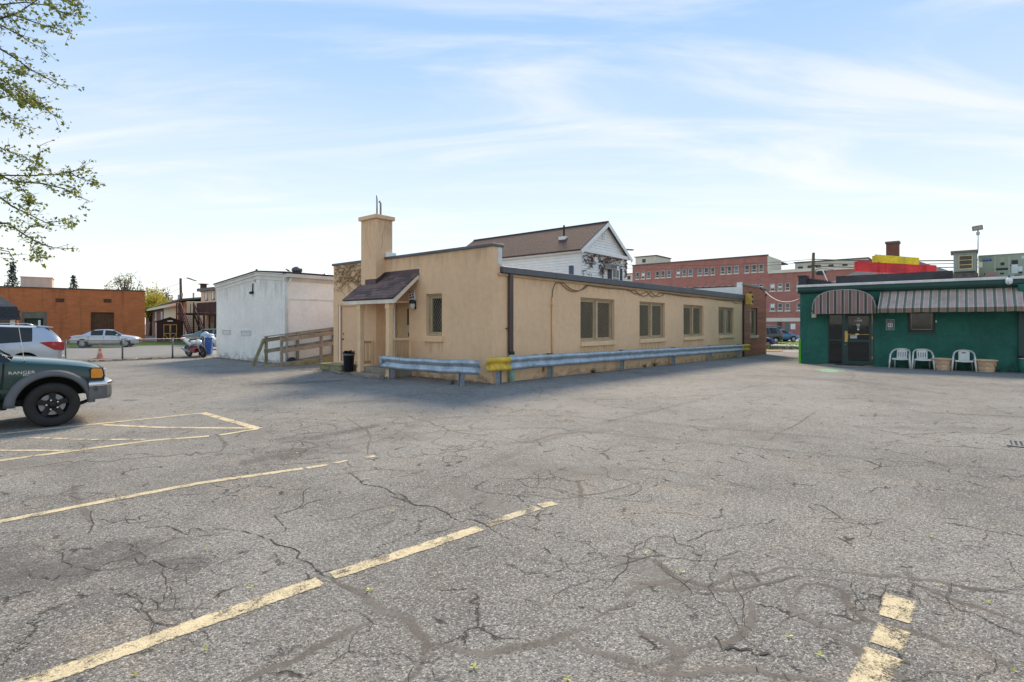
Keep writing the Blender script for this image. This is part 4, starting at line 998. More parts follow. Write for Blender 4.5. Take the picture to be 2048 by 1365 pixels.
MB().tube([(-.04, -.03, 0), (-.02, -.03, .35)], .025, 6).build('arm', BLACKP, fl_); MB().tube([(-.02, -.25, .4), (-.02, -.22, .75)], .012, 5).build('cable', BLACKP, fl_)
MB().box(-.04, 0, -.46, -.34, .72, .98).build('junction_box', BLACKP, fl_)
# rooftop: turbine vent, flue, bird
def zroof(t): return zA+(zB-zA)*(t-tA)/(tB-tA) if t < tB else zB+(zC-zB)*(t-tB)/(tC-tB)
p = at(594, 546, 26.5); s_, t_ = toG(p); tv_ = thing('turbine_vent', 'grey ribbed turbine vent on the white building roof', 'vent', MG @ T(s_, t_, zroof(t_)+.16))
MB().tube([(0, 0, -.2), (0, 0, .15)], .16, 12).build('neck', GREYM, tv_)
MB().lathe([(.10, .10), (.2, .12), (.24, .2), (.23, .32), (.12, .40), (.0, .42)], 18).build('head', pm('turbine_grey', (.10, .10, .10), rough=.5, metal=.6), tv_)
for i in range(18):
    a = 2*math.pi*i/18; MB().tube([(.2*math.cos(a), .2*math.sin(a), .12), (.25*math.cos(a+.1), .25*math.sin(a+.1), .22), (.23*math.cos(a+.2), .23*math.sin(a+.2), .34)], .008, 4).build('blade', STEELG, tv_)
p = at(650, 546, 27.5); s_, t_ = toG(p); fv = thing('roof_flue', 'small grey flue cap at the back of the white roof', 'vent', MG @ T(s_, t_, zroof(t_)))
MB().tube([(0, 0, 0), (0, 0, .22)], .07, 10).build('pipe', STEELG, fv); MB().lathe([(.13, .22), (.13, .26), (.02, .33)], 12).build('cap', STEELG, fv)
p = at(577, 541, 24.5); s_, t_ = toG(p); bd = MB()
bd.tube([(-.13, 0, .06), (-.05, 0, .08), (.02, 0, .11), (.07, 0, .14), (.10, 0, .165), (.13, 0, .17), (.16, 0, .165)], [.004, .02, .04, .036, .024, .022, .004], 8)
bd.tube([(0, .015, .09), (.0, .015, 0)], .004, 4); bd.tube([(0, -.015, .09), (0, -.015, 0)], .004, 4)
one('bird', bd, BLACKP, 'small dark bird perched on the white building roof edge', 'bird', MG @ T(s_, t_, zroof(t_)+.05) @ RZ(rad(120)), smooth=True)

# ------------------------------------------------------------------ timber ramp between the two buildings
rp = thing('timber_ramp', 'weathered timber access ramp with two-rail handrails beside the white building', 'ramp', MG)
tF, tN = tA-.10, tA-.95
def rz(s): return max(0, (s+1.25)*.115)
for i in range(36):
    s = -1.25+i*.15
    MB().box(s, s+.145, tN+.06, tF-.02, rz(s+.07)-.03, rz(s+.07)+.012).build('plank', WOOD if i % 3 else WOODG, rp)
MB().add([(-1.25, tN+.05, -.05), (4.2, tN+.05, -.05), (4.2, tN+.05, rz(4.2)-.03), (-1.25, tN+.05, -.02), (-1.25, tN+.11, -.05), (4.2, tN+.11, -.05), (4.2, tN+.11, rz(4.2)-.03), (-1.25, tN+.11, -.02)], [(0,1,2,3),(7,6,5,4),(0,4,5,1),(1,5,6,2),(2,6,7,3),(3,7,4,0)]).build('stringer', WOODG, rp)
WHB = pm('worn_white_rail', (.58, .56, .52), rough=.7, var=.12, vs=4)
for t, ss in ((tF, (-1.04, .30, 2.0, 3.7)), (tN, (-.82, .9, 2.6, 4.2))):
    sgn = -1 if t == tN else 1
    for s in ss: MB().box(s-.05, s+.05, t-.05, t+.05, -.05 if t == tN else rz(s)-.04, rz(s)+1.13).build('post', WOOD if s > -.9 else WOODG, rp, bevel=.008)
    for dz, h in ((1.0, .16), (.55, .16)):
        MB().beam((ss[0]-.05, t-.07*sgn*-1, rz(ss[0])+dz), (4.3, t-.07*sgn*-1, rz(4.3)+dz), .04, h).build('rail', WOOD, rp)
    MB().beam((ss[0]-.05, t, rz(ss[0])+1.15), (4.3, t, rz(4.3)+1.15), .16, .035).build('cap_rail', WOOD, rp)
    MB().tube([(ss[0]-.02, t+.09, rz(ss[0])+1.05), (4.2, t+.09, rz(4.2)+1.05)], .025, 6).build('grab_rail', WHB, rp)
MB().beam((-1.55, tF+.08, -.02), (-1.12, tF+.02, 1.08), .11, .11).build('brace_post', WOODG, rp)
one('rag_bundle', MB().lathe([(.0, .16), (.08, .14), (.16, .05), (.2, 0)], 9), pm('dark_cloth', (.03, .03, .035), rough=.95, var=.3), 'dark bundled rag on the ramp against the white wall', 'rag', MG @ T(-.05, tF-.2, rz(-.05)+.01) @ Matrix.Diagonal((1.3, .7, 1, 1)))

# ------------------------------------------------------------------ chain-link fence
TF = 19.8
fn_ = thing('chain_link_fence', 'low grey chain-link fence with pipe posts before the side lane', 'fence', MG @ T(0, TF, 0))
FST = pm('fence_pipe', (.17, .175, .18), rough=.5, metal=.5, var=.2, vs=3)
FWI = pm('fence_wire', (.22, .225, .23), rough=.5, metal=.5, var=.15)
ps = [-.35, -1.79, -3.86, -5.93, -8.0, -10.07, -12.14, -14.2]
for s in ps:
    p = MB().tube([(s, 0, -.1), (s, 0, .97)], .038 if s in (-3.86, -1.79) else .03, 8).build('post', FST, fn_, smooth=True)
    MB().lathe([(.04, .96), (.035, 1.0), (.0, 1.02)], 8, M=T(s, 0, 0)).build('post_cap', FST, p)
MB().tube([(ps[0], 0, .955), (ps[-1], 0, .955)], .021, 6).build('top_rail', FST, fn_, smooth=True)
fm = MB(); pit = .095; x = ps[-1]
w_ = ps[0]-ps[-1]; hh = .88
for sg in (1, -1):
    k0 = -hh if sg > 0 else 0.0
    q = k0
    while q < w_+(0 if sg > 0 else hh):
        a0, a1 = q, q+sg*hh
        t0, t1 = 0.0, 1.0
        if a1 != a0:
            lo, hi = sorted(((0-a0)/(a1-a0), (w_-a0)/(a1-a0))); t0, t1 = max(0, lo), min(1, hi)
        if t1 > t0: fm.beam((ps[-1]+a0+(a1-a0)*t0, .004*sg, .05+hh*t0), (ps[-1]+a0+(a1-a0)*t1, .004*sg, .05+hh*t1), .008, .008)
        q += pit
tag(fm.build('wire_mesh', FWI, fn_), kind='stuff')
# leaf litter and grit along the fence, brown
LIT = leafm('dry_litter', (.11, .065, .03), (.24, .17, .10), .1)
def litter(name, label, mat, zone, n, size, seed, up=.03, cat='litter'):
    rr = random.Random(seed); mb = MB()
    for i in range(n):
        s, t = zone(rr); z = zs(s)+.006+rr.random()*up; a = rr.uniform(0, 6.3); w = size*rr.uniform(.4, 1.3)
        c, d = Vector((math.cos(a), math.sin(a), rr.uniform(-.5, .5)))*w, Vector((-math.sin(a), math.cos(a), rr.uniform(-.5, .5)))*w*.6
        q = Vector((s, t, z+w*.35)); mb.add([q-c, q-d, q+c, q+d], [(0, 1, 2, 3)])
    o = mb.build(name, mat); o.matrix_world = MG; return tag(o, label, cat, kind='stuff')
litter('dead_leaves', 'brown dead leaves and grit drifted along the fence foot', LIT, lambda r: (r.uniform(-9, -.3), TF-.2+r.gauss(0, .16)), 1500, .05, 1)
litter('dead_leaves', 'brown leaves and crumbs around the porch step and bin', LIT, lambda r: (-.95+r.gauss(0, .3), r.uniform(3.0, 8.3)), 500, .035, 2)
litter('dead_leaves', 'leaf crumbs at the foot of the white wall and ramp', LIT, lambda r: (SW-.15-abs(r.gauss(0, .18)), r.uniform(tA+.2, tC)), 500, .03, 3)
litter('dead_leaves', 'leaf crumbs along the foot of the door wall behind the guardrail', LIT, lambda r: (-.1-abs(r.gauss(0, .25)), r.uniform(-.2, 3.6)), 350, .03, 4)
GRITM = leafm('pale_litter', (.34, .32, .28), (.6, .58, .52), .05)
litter('paper_scraps', 'pale paper scraps caught along the fence foot', GRITM, lambda r: (r.uniform(-8, -.5), TF-.1+r.gauss(0, .2)), 45, .07, 5)
FRESH = leafm('fallen_green_leaf', (.33, .40, .04), (.48, .52, .08), .25)
pxl = [(270, 1352), (500, 1178), (738, 1183), (410, 1302), (948, 1338), (1135, 1362), (1018, 988), (594, 908), (785, 1024), (410, 1101), (1290, 1108), (1363, 1146), (1577, 1275), (1640, 1313), (1744, 939), (1767, 966), (2028, 1345), (1880, 1172), (1975, 1206), (2046, 972), (1600, 940), (540, 822), (1685, 890), (1860, 1075)]
mb = MB()
for i, p in enumerate(pxl):
    q = MGI @ gnd(*p); a = R.uniform(0, 6.3); w = R.uniform(.014, .026)
    for b in (0, 2.1, 4.2):
        d = Vector((math.cos(a+b), math.sin(a+b), .25)); e = Vector((-d.y, d.x, .1))
        c = Vector((q.x, q.y, zs(q.x)+.008)); mb.add([c, c+d*w*.6+e*w*.35, c+d*w*1.2, c+d*w*.6-e*w*.35], [(0, 1, 2, 3)])
o = mb.build('fallen_leaves', FRESH); o.matrix_world = MG; tag(o, 'small yellow-green leaves fallen across the asphalt', 'leaves', kind='stuff')
STN = leafm('loose_stone', (.35, .34, .32), (.62, .6, .57), 0.0)
rr = random.Random(3); mb = MB()
for i in range(420):
    u, v = rr.uniform(0, 2048), 790+575*rr.random()**.8; q = MGI @ gnd(u, v); w = rr.uniform(.003, .008)
    mb.add([(q.x+dx_*w, q.y+dy_*w, zs(q.x)+dz_*w) for dx_, dy_, dz_ in ((-1, 0, 0), (.2, -1, 0), (1, .1, 0), (.1, 1, 0), (0, 0, 1.1))], [(0, 1, 4), (1, 2, 4), (2, 3, 4), (3, 0, 4)])
o = mb.build('loose_grit', STN); o.matrix_world = MG; tag(o, 'pale grit scattered over the asphalt', 'grit', kind='stuff')
# weeds at wall feet
WEED = leafm('weed_leaf', (.035, .085, .015), (.09, .16, .03), .3)
def weed(s, t, h, label, seed):
    rr = random.Random(seed); mb = MB()
    for i in range(46):
        a = rr.uniform(0, 6.3); r_ = rr.random()*h*.8; z = rr.uniform(.1, 1)*h; w = h*.16*rr.uniform(.6, 1.3); q = Vector((math.cos(a)*r_, math.sin(a)*r_, z))
        d = Vector((math.cos(a), math.sin(a), rr.uniform(-.3, .9))).normalized()*w; e = Vector((-math.sin(a), math.cos(a), 0))*w*.45
        mb.add([q, q+d+e, q+d*2, q+d-e], [(0, 1, 2, 3)]); mb.beam((0, 0, 0), q, .004, .004)
    one('weed', mb, WEED, label, 'weed', MG @ T(s, t, zs(s)))
def g2(u, v): q = gnd(u, v); return toG(q)
for i, (u, v, h, lab) in enumerate(((1185, 746, .2, 'weed clump at the wall foot under the first long-wall window'), (1288, 735, .13, 'small weed tuft below the second long-wall window'), (1309, 733, .26, 'leafy dock weed growing at the wall below the second window'),
        (726, 751, .12, 'weed tuft by the porch step, nearer the bin'), (738, 752, .12, 'weed tuft by the porch step, nearer the right post'), (672, 740, .14, 'moss and weed under the timber door step'), (905, 769, .12, 'yellowing weed behind the short guardrail'))):
    s, t = g2(u, v); weed(s if u > 1000 else s, min(t, -.06) if u > 1000 else t, h, lab, i)

# ------------------------------------------------------------------ vehicles
RUB = pm('tyre_rubber', (.024, .021, .020), rough=.85, var=.25, vs=6, bump=.3, bs=40)
ALLOY = pm('alloy', (.50, .51, .53), rough=.35, metal=.8, var=.08, vs=4, bump=.03)
BLKW = pm('black_alloy', (.010, .010, .012), rough=.35, metal=.3, var=.25, vs=7, bump=.1)
CHROME = pm('chrome', (.62, .63, .65), rough=.16, metal=1.0, var=.06, vs=5, bump=.02)
GREYPL = pm('grey_plastic', (.115, .12, .128), rough=.6, var=.12, vs=4, bump=.15, bs=160)
REDL = pm('red_lamp', (.45, .012, .018), rough=.15, var=.1, vs=6, bump=.05, coat=.6)
AMB = pm('amber_lamp', (.80, .27, .02), rough=.18, var=.08, vs=8, bump=.05, coat=.5)
CLEARL = pm('clear_lamp', (.62, .64, .66), rough=.12, var=.1, vs=8, bump=.05, coat=.6)
UNDER = pm('underbody', (.012, .012, .012), rough=.9, var=.2)
CGL = glass('car_glass', (.010, .014, .016), .03)

def ring(st):
    x, w, zb, zbelt, zt, wt = st[:6]
    h = [(0, zb), (.80*w, zb), (.965*w, zb+.09), (w, zb+.5*(zbelt-zb)), (.985*w, zbelt-.06), (.945*w, zbelt), (wt, zt-.055), (.72*wt, zt-.008), (0, zt)]
    return [(x, y, z) for y, z in h]+[(x, -y, z) for y, z in h[-2:0:-1]]
def loft(stations, side=(), top=(), arches=(), Rw=.33, sub=2, crease=.45):
    bm = bmesh.new(); rings = [[bm.verts.new(p) for p in ring(s)] for s in stations]; n = 16
    cl = bm.edges.layers.float.new('crease_edge')
    for i in range(len(rings)-1):
        for j in range(n):
            f = bm.faces.new((rings[i][j], rings[i][(j+1) % n], rings[i+1][(j+1) % n], rings[i+1][j])); f.smooth = True
            if j in (5, 10) and i in side: f.material_index = 1
            if j in (6, 7, 8, 9) and i in top: f.material_index = 1
            if j in (0, 15): f.material_index = 2
    for rg in (rings[0], rings[-1]): bm.faces.new(rg).smooth = True
    for i in range(len(rings)-1):
        for j in (2, 5, 6, 10, 11, 14):
            e = bm.edges.get((rings[i][j], rings[i+1][j]))
            if e: e[cl] = crease if j in (2, 14) else crease*1.3
    for e in bm.edges:
        if len(e.link_faces) == 2 and len({f.material_index for f in e.link_faces}) == 2: e[cl] = max(e[cl], .75)
    bmesh.ops.recalc_face_normals(bm, faces=bm.faces)
    me = bpy.data.meshes.new('loft'); bm.to_mesh(me); bm.free()
    for m in (MATS['black_plastic'],)*4: me.materials.append(m)
    o = bpy.data.objects.new('loft_tmp', me); COL.objects.link(o)
    s = o.modifiers.new('s', 'SUBSURF'); s.levels = sub; s.render_levels = sub
    cuts = []
    for (x, z, r) in arches:
        for sgn in (1, -1):
          c = MB().lathe([(r, .50), (r, 2)] if sgn > 0 else [(r, -2), (r, -.50)], 32, M=T(x, 0, z) @ Matrix.Rotation(rad(90), 4, 'X'))
          cm_ = c.mesh('cut', MATS['black_plastic']); cm_.materials.clear()
          for m in range(4): cm_.materials.append(MATS['black_plastic'])
          cm_.polygons.foreach_set('material_index', [3]*len(cm_.polygons))
          co = bpy.data.objects.new('cut', cm_); COL.objects.link(co); cuts.append(co)
          b = o.modifiers.new('b', 'BOOLEAN'); b.object = co; b.operation = 'DIFFERENCE'; b.solver = 'EXACT'
    dg = bpy.context.evaluated_depsgraph_get(); dg.update()
    res = bpy.data.meshes.new_from_object(o.evaluated_get(dg))
    for q in [o]+cuts: bpy.data.objects.remove(q)
    return res
def split_parts(me, parent, bodymat, bodyname='body', glassmat=None, M=None):
    """separate the lofted skin into body, panes (one per island), underside"""
    glassmat = glassmat or CGL
    bm = bmesh.new(); bm.from_mesh(me)
    def sub(keep, name, mat, smooth=True):
        b2 = bmesh.new(); mp_ = {}
        for f in keep:
            vs_ = []
            for v in f.verts:
                if v not in mp_: mp_[v] = b2.verts.new(v.co)
                vs_.append(mp_[v])
            try: g = b2.faces.new(vs_); g.smooth = f.smooth and smooth
            except ValueError: pass
        m2 = bpy.data.meshes.new(name); b2.to_mesh(m2); b2.free(); m2.materials.append(mat)
        return link(name, m2, parent, M)
    groups = {0: [], 1: [], 2: [], 3: []}
    for f in bm.faces: groups[f.material_index].append(f)
    body = sub(groups[0], bodyname, bodymat)
    left = set(groups[1])
    while left:
        st_ = [left.pop()]; isl = []
        while st_:
            f = st_.pop(); isl.append(f)
            for e in f.edges:
                for g in e.link_faces:
                    if g in left: left.remove(g); st_.append(g)
        if len(isl) > 2: sub(isl, 'window', glassmat)
    sub(groups[2]+groups[3], 'underbody', UNDER)
    bm.free(); return body
def wheel(parent, x, y, r, w, spokes, mat, M=None, hub=None, name='wheel', rimr=.62, twist=0):
    """wheel with its outer face towards y's sign"""
    sg = 1 if y > 0 else -1
    root = MB()
    rr_ = r*rimr
    prof = [(rr_, -w/2), (r*.90, -w*.52), (r*.975, -w*.40), (r, -w*.25), (r, w*.25), (r*.975, w*.40), (r*.90, w*.52), (rr_, w/2), (rr_*.97, w*.3), (rr_*.97, -w*.3)]
    vs_ = MB(); vs_.lathe(prof+[prof[0]], 36, cap=False)
    MM = T(x, y, r) @ Matrix.Rotation(rad(-90*sg), 4, 'X')
    o = vs_.build(name, RUB, parent, MM, smooth=True)
    rim = MB(); rim.lathe([(rr_, w*.48), (rr_*.93, w*.44), (rr_*.90, w*.1)], 36, cap=False); rim.build('rim', mat, o, smooth=True)
    MB().lathe([(rr_*.95, w*.02), (.01, w*.02)], 24).build('wheel_back', UNDER, o); MB().lathe([(rr_*.80, w*.06), (rr_*.45, w*.065)], 24, cap=False).build('brake_disc', STEELG, o)
    if name == 'wheel' and r > .355 and spokes == 5 and rimr < .61:
        for i in range(5): MB().lathe([(.016, w*.43), (.013, w*.47), (.004, w*.475)], 8, M=T(rr_*.36*math.cos(i*1.257+.6), rr_*.36*math.sin(i*1.257+.6), 0)).build('lug_nut', CHROME, o)
    for i in range(spokes):
        a = 2*math.pi*i/spokes+twist; ca, sa = math.cos(a), math.sin(a); ww = rr_*.62/spokes*1.5
        z0, z1 = w*.22, w*.40
        px, py = -sa, ca
        q = []
        for (rad_, hw, zt) in ((rr_*.16, ww*1.15, z1), (rr_*.55, ww*.85, z1*.97), (rr_*.95, ww*1.05, z1)):
            q += [(ca*rad_+px*hw, sa*rad_+py*hw, zt), (ca*rad_-px*hw, sa*rad_-py*hw, zt), (ca*rad_+px*hw*1.2, sa*rad_+py*hw*1.2, zt-w*.16), (ca*rad_-px*hw*1.2, sa*rad_-py*hw*1.2, zt-w*.16)]
        f = []
        for k in (0, 4): f += [(k, k+4, k+5, k+1), (k+2, k+6, k+4, k), (k+1, k+5, k+7, k+3)]
        MB().add(q, f).build('spoke', mat, o)
    MB().lathe([(rr_*.26, w*.30), (rr_*.25, w*.42), (rr_*.15, w*.45), (.005, w*.455)], 16).build('hub', hub or mat, o, smooth=True)
    return o
def blob(name, mat, parent, c, size, rot=(0, 0, 0)):
    """rounded lamp or mirror body"""
    mb = MB(); nu, nv = 14, 9
    for i in range(nv+1):
        ph = math.pi*i/nv
        for j in range(nu):
            th = 2*math.pi*j/nu
            f = lambda t: math.copysign(abs(t)**.62, t)
            mb.v.append((f(math.sin(ph))*f(math.cos(th))*size[0], f(math.sin(ph))*f(math.sin(th))*size[1], f(math.cos(ph))*size[2]))
    for i in range(nv):
        for j in range(nu): mb.f.append((i*nu+j, (i+1)*nu+j, (i+1)*nu+(j+1) % nu, i*nu+(j+1) % nu)); mb.m.append(0)
    from mathutils import Euler
    return mb.build(name, mat, parent, T(*c) @ Euler(rot).to_matrix().to_4x4(), smooth=True)
SED = [(0, .62, .42, .80, .84, .56), (.1, .80, .30, .90, .955, .72), (.78, .885, .22, .94, 1.02, .74), (1.45, .90, .2, .95, 1.37, .60), (1.62, .905, .2, .95, 1.405, .60), (2.25, .91, .2, .945, 1.44, .605), (2.36, .91, .2, .942, 1.44, .605),
       (2.85, .91, .2, .93, 1.395, .60), (3.42, .90, .2, .915, 1.0, .74), (4.15, .865, .22, .82, .89, .68), (4.48, .78, .28, .70, .77, .60), (4.56, .60, .36, .63, .67, .48)]
def sedan(name, label, M, paintm, Rw=.315, wheelm=None, group=None, st=SED, fw=3.72, rw=.92, side=(3, 4, 6, 7), top=(2, 3, 7), kind='sedan', spokes=7):
    t = thing(name, label, 'car', M, group)
    me = loft(st, side, top, [(fw, Rw+.02, Rw*1.14), (rw, Rw+.02, Rw*1.14)], Rw)
    body = split_parts(me, t, paintm)
    wmax = max(s[1] for s in st)
    for x in (fw, rw):
        for sg in (1, -1): wheel(t, x, sg*(wmax-.105), Rw, .2, spokes, wheelm or ALLOY)
    L_ = st[-1][0]
    if kind == 'sedan':
        for sg in (1, -1):
            blob('headlight', CLEARL, t, (L_-.20, sg*.62, .66), (.17, .15, .075), (0, .25, -.35*sg))
            blob('taillight', REDL, t, (.13, sg*.64, .80), (.11, .16, .085), (0, 0, .35*sg))
            blob('mirror', paintm, t, (3.18, sg*.97, 1.0), (.07, .10, .06))
            for x in (1.72, 2.72): MB().box(x, x+.2, sg*.905-.012, sg*.905+.012, .80, .825).build('door_handle', paintm, t)
            for x in (1.30, 2.30, 3.30): MB().box(x, x+.012, sg*.90-.02, sg*.90+.012, .34, .90).build('door_seam', UNDER, t)
            MB().box(.75, 4.0, sg*.905-.012, sg*.905+.014, .50, .535).build('trim_strip', paintm, t)
        MB().box(-.005, .06, -.25, .25, .52, .64).build('licence_plate', WHITE, t)
        MB().box(L_-.06, L_-.0, -.42, .42, .42, .58).build('grille', UNDER, t, bevel=.02)
    return t
def place(p, fwd, sc_=1.0, back=0.0):
    """matrix with the car's x axis along fwd (world xy), its point x=back, y=0 at p"""
    a = math.atan2(fwd[1], fwd[0])
    return T(p[0], p[1], zg(p[0], p[1])+.01) @ RZ(a) @ Matrix.Scale(sc_, 4) @ T(-back, 0, 0)
SILV = paint('silver_paint', (.50, .535, .58), metal=.55, rough=.3); SILV2 = paint('silver_blue_paint', (.46, .50, .56), metal=.5, rough=.3)
GREENP = paint('dark_green_paint', (.004, .046, .038), metal=.0, rough=.16, dirt=.02, coat=.25); WHP = paint('white_car_paint', (.70, .71, .72), metal=0, rough=.3)
# silver sedan by the orange building
pr_ = gnd(160, 696); pf_ = gnd(234, 694)
dv = Vector((math.cos(rad(24)), math.sin(rad(24))))
scl = .90
sedan('parked_sedan', 'silver four-door sedan parked on the grass before the orange building', place((pr_.x, pr_.y+.5), dv, scl, .92), SILV)
# green sedan and white car at the end of the lane, half behind the white building
GR2 = paint('green_sedan_paint', (.10, .17, .15), metal=.4, rough=.3)
p = gnd(392, 692); sedan('parked_sedan', 'grey-green sedan parked below the brown outdoor stairs', place((p.x, p.y), (math.cos(rad(22)), math.sin(rad(22))), .95, .92), GR2)
p = gnd(418, 699); sedan('parked_car', 'white car nosed in behind the motorcycle and blue bin', place((p.x, p.y), (-math.cos(rad(30)), -math.sin(rad(30))), .92, 3.7), WHP)
# silver wagon behind the pickup
WAG = [(0, .62, .45, .95, 1.02, .55), (.05, .82, .34, 1.04, 1.14, .68), (.17, .87, .28, 1.08, 1.36, .64), (.50, .90, .24, 1.10, 1.61, .60), (.80, .905, .24, 1.085, 1.62, .61), (1.65, .91, .22, 1.03, 1.655, .62), (1.75, .91, .22, 1.025, 1.655, .62), (2.7, .91, .22, .99, 1.64, .62), (2.8, .91, .22, .985, 1.635, .62),
       (3.05, .91, .22, .98, 1.60, .61), (3.75, .90, .22, .97, 1.06, .76), (4.4, .87, .25, .90, .97, .70), (4.72, .78, .32, .74, .80, .6), (4.8, .6, .4, .66, .7, .5)]
yr = 18.45; pw = Vector(((128-CXP)/FPX*yr, yr, 0)); th = rad(42)
wg = sedan('parked_wagon', 'silver-blue wagon with red tail lamp parked behind the dark green pickup', place((pw.x, pw.y), (-math.cos(th), -math.sin(th)), 1.0, 0) @ T(0, -.86, 0), SILV2, .34, None, None, WAG, 3.85, 1.0, (4, 6, 8, 9), (1, 2, 9), 'wagon', 5)
for sg in (1, -1):
    mb = MB(); mb.prism([(-.01, .78), (.25, .80), (.45, .93), (.64, 1.06), (.40, 1.085), (-.01, 1.07)], .70, .912, 'y') if sg > 0 else mb.prism([(-.01, .78), (.25, .80), (.45, .93), (.64, 1.06), (.40, 1.085), (-.01, 1.07)], -.912, -.70, 'y')
    mb.build('taillight', REDL, wg, bevel=.02)
    MB().tube([(.75, sg*.58, 1.62), (.95, sg*.60, 1.69), (2.7, sg*.60, 1.70), (2.9, sg*.58, 1.64)], .022, 6).build('roof_rail', SILV2, wg, smooth=True)
    for x in (1.70, 2.75): MB().box(x, x+.012, sg*.905-.02, sg*.905+.012, .36, 1.0).build('door_seam', UNDER, wg)
    blob('mirror', SILV2, wg, (3.5, sg*1.0, 1.08), (.08, .11, .08))
    blob('headlight', CLEARL, wg, (4.6, sg*.62, .76), (.17, .15, .09))
MB().prism([(.27, 1.575), (.29, 1.545), (.62, 1.56), (.72, 1.625), (.52, 1.625)], -.60, .60, 'y').build('spoiler', SILV2, wg, bevel=.02)
MB().box(-.02, .03, -.26, .26, .66, .80).build('licence_plate', WHITE, wg)
MB().box(-.04, .1, -.72, .72, .42, .58).build('bumper', SILV2, wg, bevel=.04)
# distant cars in the gap on the right
BLUEP = paint('blue_paint', (.035, .16, .34), metal=.4); DKP = paint('charcoal_paint', (.03, .032, .04), metal=.4); NAVY = paint('navy_paint', (.02, .035, .14), metal=.3); JGR = paint('jeep_grey', (.085, .10, .105), metal=.2)
def gdir(ds_, dt_): v = dS*ds_+dT*dt_; return (v.x, v.y)
p = gnd(1590, 683.5); sedan('parked_car', 'bright blue hatchback on the far lawn edge beside the dark wagon', place((p.x, p.y), (1, .12), 1.0, 4.5), BLUEP)
p = gnd(1556, 687); SUV = [(x, w, zb, zbl, zt*1.06 if zt > 1.3 else zt, wt) for x, w, zb, zbl, zt, wt in WAG]
sv_ = sedan('parked_wagon', 'charcoal estate car with red tail lamps beside the blue hatchback', place((p.x, p.y), (-1, -.25), 1.0, 0), DKP, .34, None, None, SUV, 3.85, 1.0, (4, 6, 8, 9), (1, 2, 9), 'wagon', 5)
for sg in (1, -1): blob('taillight', REDL, sv_, (.16, sg*.76, 1.0), (.14, .10, .10))
MB().box(-.03, .02, -.26, .26, .70, .84).build('licence_plate', WHITE, sv_)
p = gnd(1547, 694.5); sedan('parked_car', 'dark blue car nose at the kerb beside the brick corner', place((p.x, p.y), (1, -.10), .95, 4.56), NAVY)
# grey off-roader
JP = [(0, .74, .55, 1.05, 1.16, .70), (.05, .80, .5, 1.12, 1.80, .68), (.2, .82, .5, 1.13, 1.86, .70), (1.0, .82, .5, 1.13, 1.87, .70), (1.12, .82, .5, 1.13, 1.87, .70), (1.75, .82, .5, 1.13, 1.86, .70), (1.85, .82, .5, 1.13, 1.86, .70), (2.55, .82, .5, 1.13, 1.82, .69), (2.9, .82, .5, 1.13, 1.20, .76), (3.0, .78, .5, 1.10, 1.17, .70), (3.9, .72, .52, 1.04, 1.10, .64), (3.98, .66, .56, .98, 1.02, .58)]
p = gnd(1583, 684.5); jp = sedan('parked_offroader', 'boxy grey off-roader with hard top behind the blue hatchback', place((p.x, p.y+3.2), (1, .15), 1.0, 2.6), JGR, .40, BLKW, None, JP, 3.2, .75, (2, 4, 6), (7,), 'jeep', 5)
for sg in (1, -1):
    MB().prism([(2.72, .95), (2.9, 1.02), (3.5, 1.02), (3.75, .82), (3.7, .80), (3.45, .94), (2.95, .94), (2.75, .86)], sg*.72, sg*.98, 'y').build('fender_flare', GREYPL, jp)
    blob('mirror', BLACKP, jp, (2.62, sg*1.0, 1.25), (.06, .1, .1))
MB().box(3.96, 4.15, -.75, .75, .52, .68).build('bumper', BLACKP, jp, bevel=.02)

# ------------------------------------------------------------------ dark green pickup, its front end at the left edge
pw = gnd(105, 853.5); th = rad(44.5)
# local x forward from the front axle, y left; the near flank is y = -0.86
tk = thing('pickup_truck', 'dark green pickup truck with grey flares and chrome bumper at the left edge', 'pickup', T(pw.x, pw.y, 0) @ RZ(th) @ T(0, .80, 0))
TS = [(-4.0, .74, .55, .98, 1.02, .70), (-3.9, .80, .50, 1.04, 1.07, .76), (-2.30, .82, .46, 1.06, 1.09, .77), (-2.22, .82, .46, 1.10, 1.12, .77), (-2.16, .82, .44, 1.10, 1.60, .62), (-2.0, .82, .44, 1.10, 1.70, .61), (-1.62, .82, .44, 1.10, 1.715, .61), (-1.54, .82, .44, 1.10, 1.715, .61), (-1.10, .82, .44, 1.10, 1.67, .60),
      (-.50, .82, .44, 1.085, 1.17, .74), (-.44, .815, .44, 1.07, 1.155, .72), (0.0, .81, .46, 1.03, 1.11, .70), (.42, .79, .48, .97, 1.045, .67), (.62, .765, .50, .92, .985, .64), (.70, .73, .54, .86, .92, .6), (.72, .66, .58, .80, .86, .54)]
me = loft(TS, (5, 7, 8), (4, 8), [(0, .37, .455), (-2.85, .37, .44)], .36, 2, .5)
split_parts(me, tk, GREENP)
for x in (0, -2.85):
    for sg in (1, -1): wheel(tk, x, sg*.735, .362, .235, 5, BLKW, None, BLKW, 'wheel', .60, rad(90))
# flares
def arc_flare(x0, sg, name='fender_flare'):
    mb = MB(); n = 22; ro, ri = .565, .465
    for i in range(n+1):
        a = rad(-14)+(math.pi+rad(28))*i/n; f = 1.0
        ca, sa = math.cos(a), math.sin(a)
        for (r_, y) in ((ri-.01, .74), (ri, .872), (ri+.03, .885), (ro-.02, .862), (ro, .80)):
            rr2 = r_ if r_ < .5 else r_*(1+.06*max(0, -ca))
            mb.v.append((x0+ca*rr2, sg*y, max(.375+sa*rr2, .36)))
    for i in range(n):
        for j in range(4): mb.f.append((i*5+j, i*5+j+1, (i+1)*5+j+1, (i+1)*5+j)); mb.m.append(0)
    return mb.build(name, GREYPL, tk, smooth=True)
for x in (0, -2.85):
    for sg in (1, -1): arc_flare(x, sg)
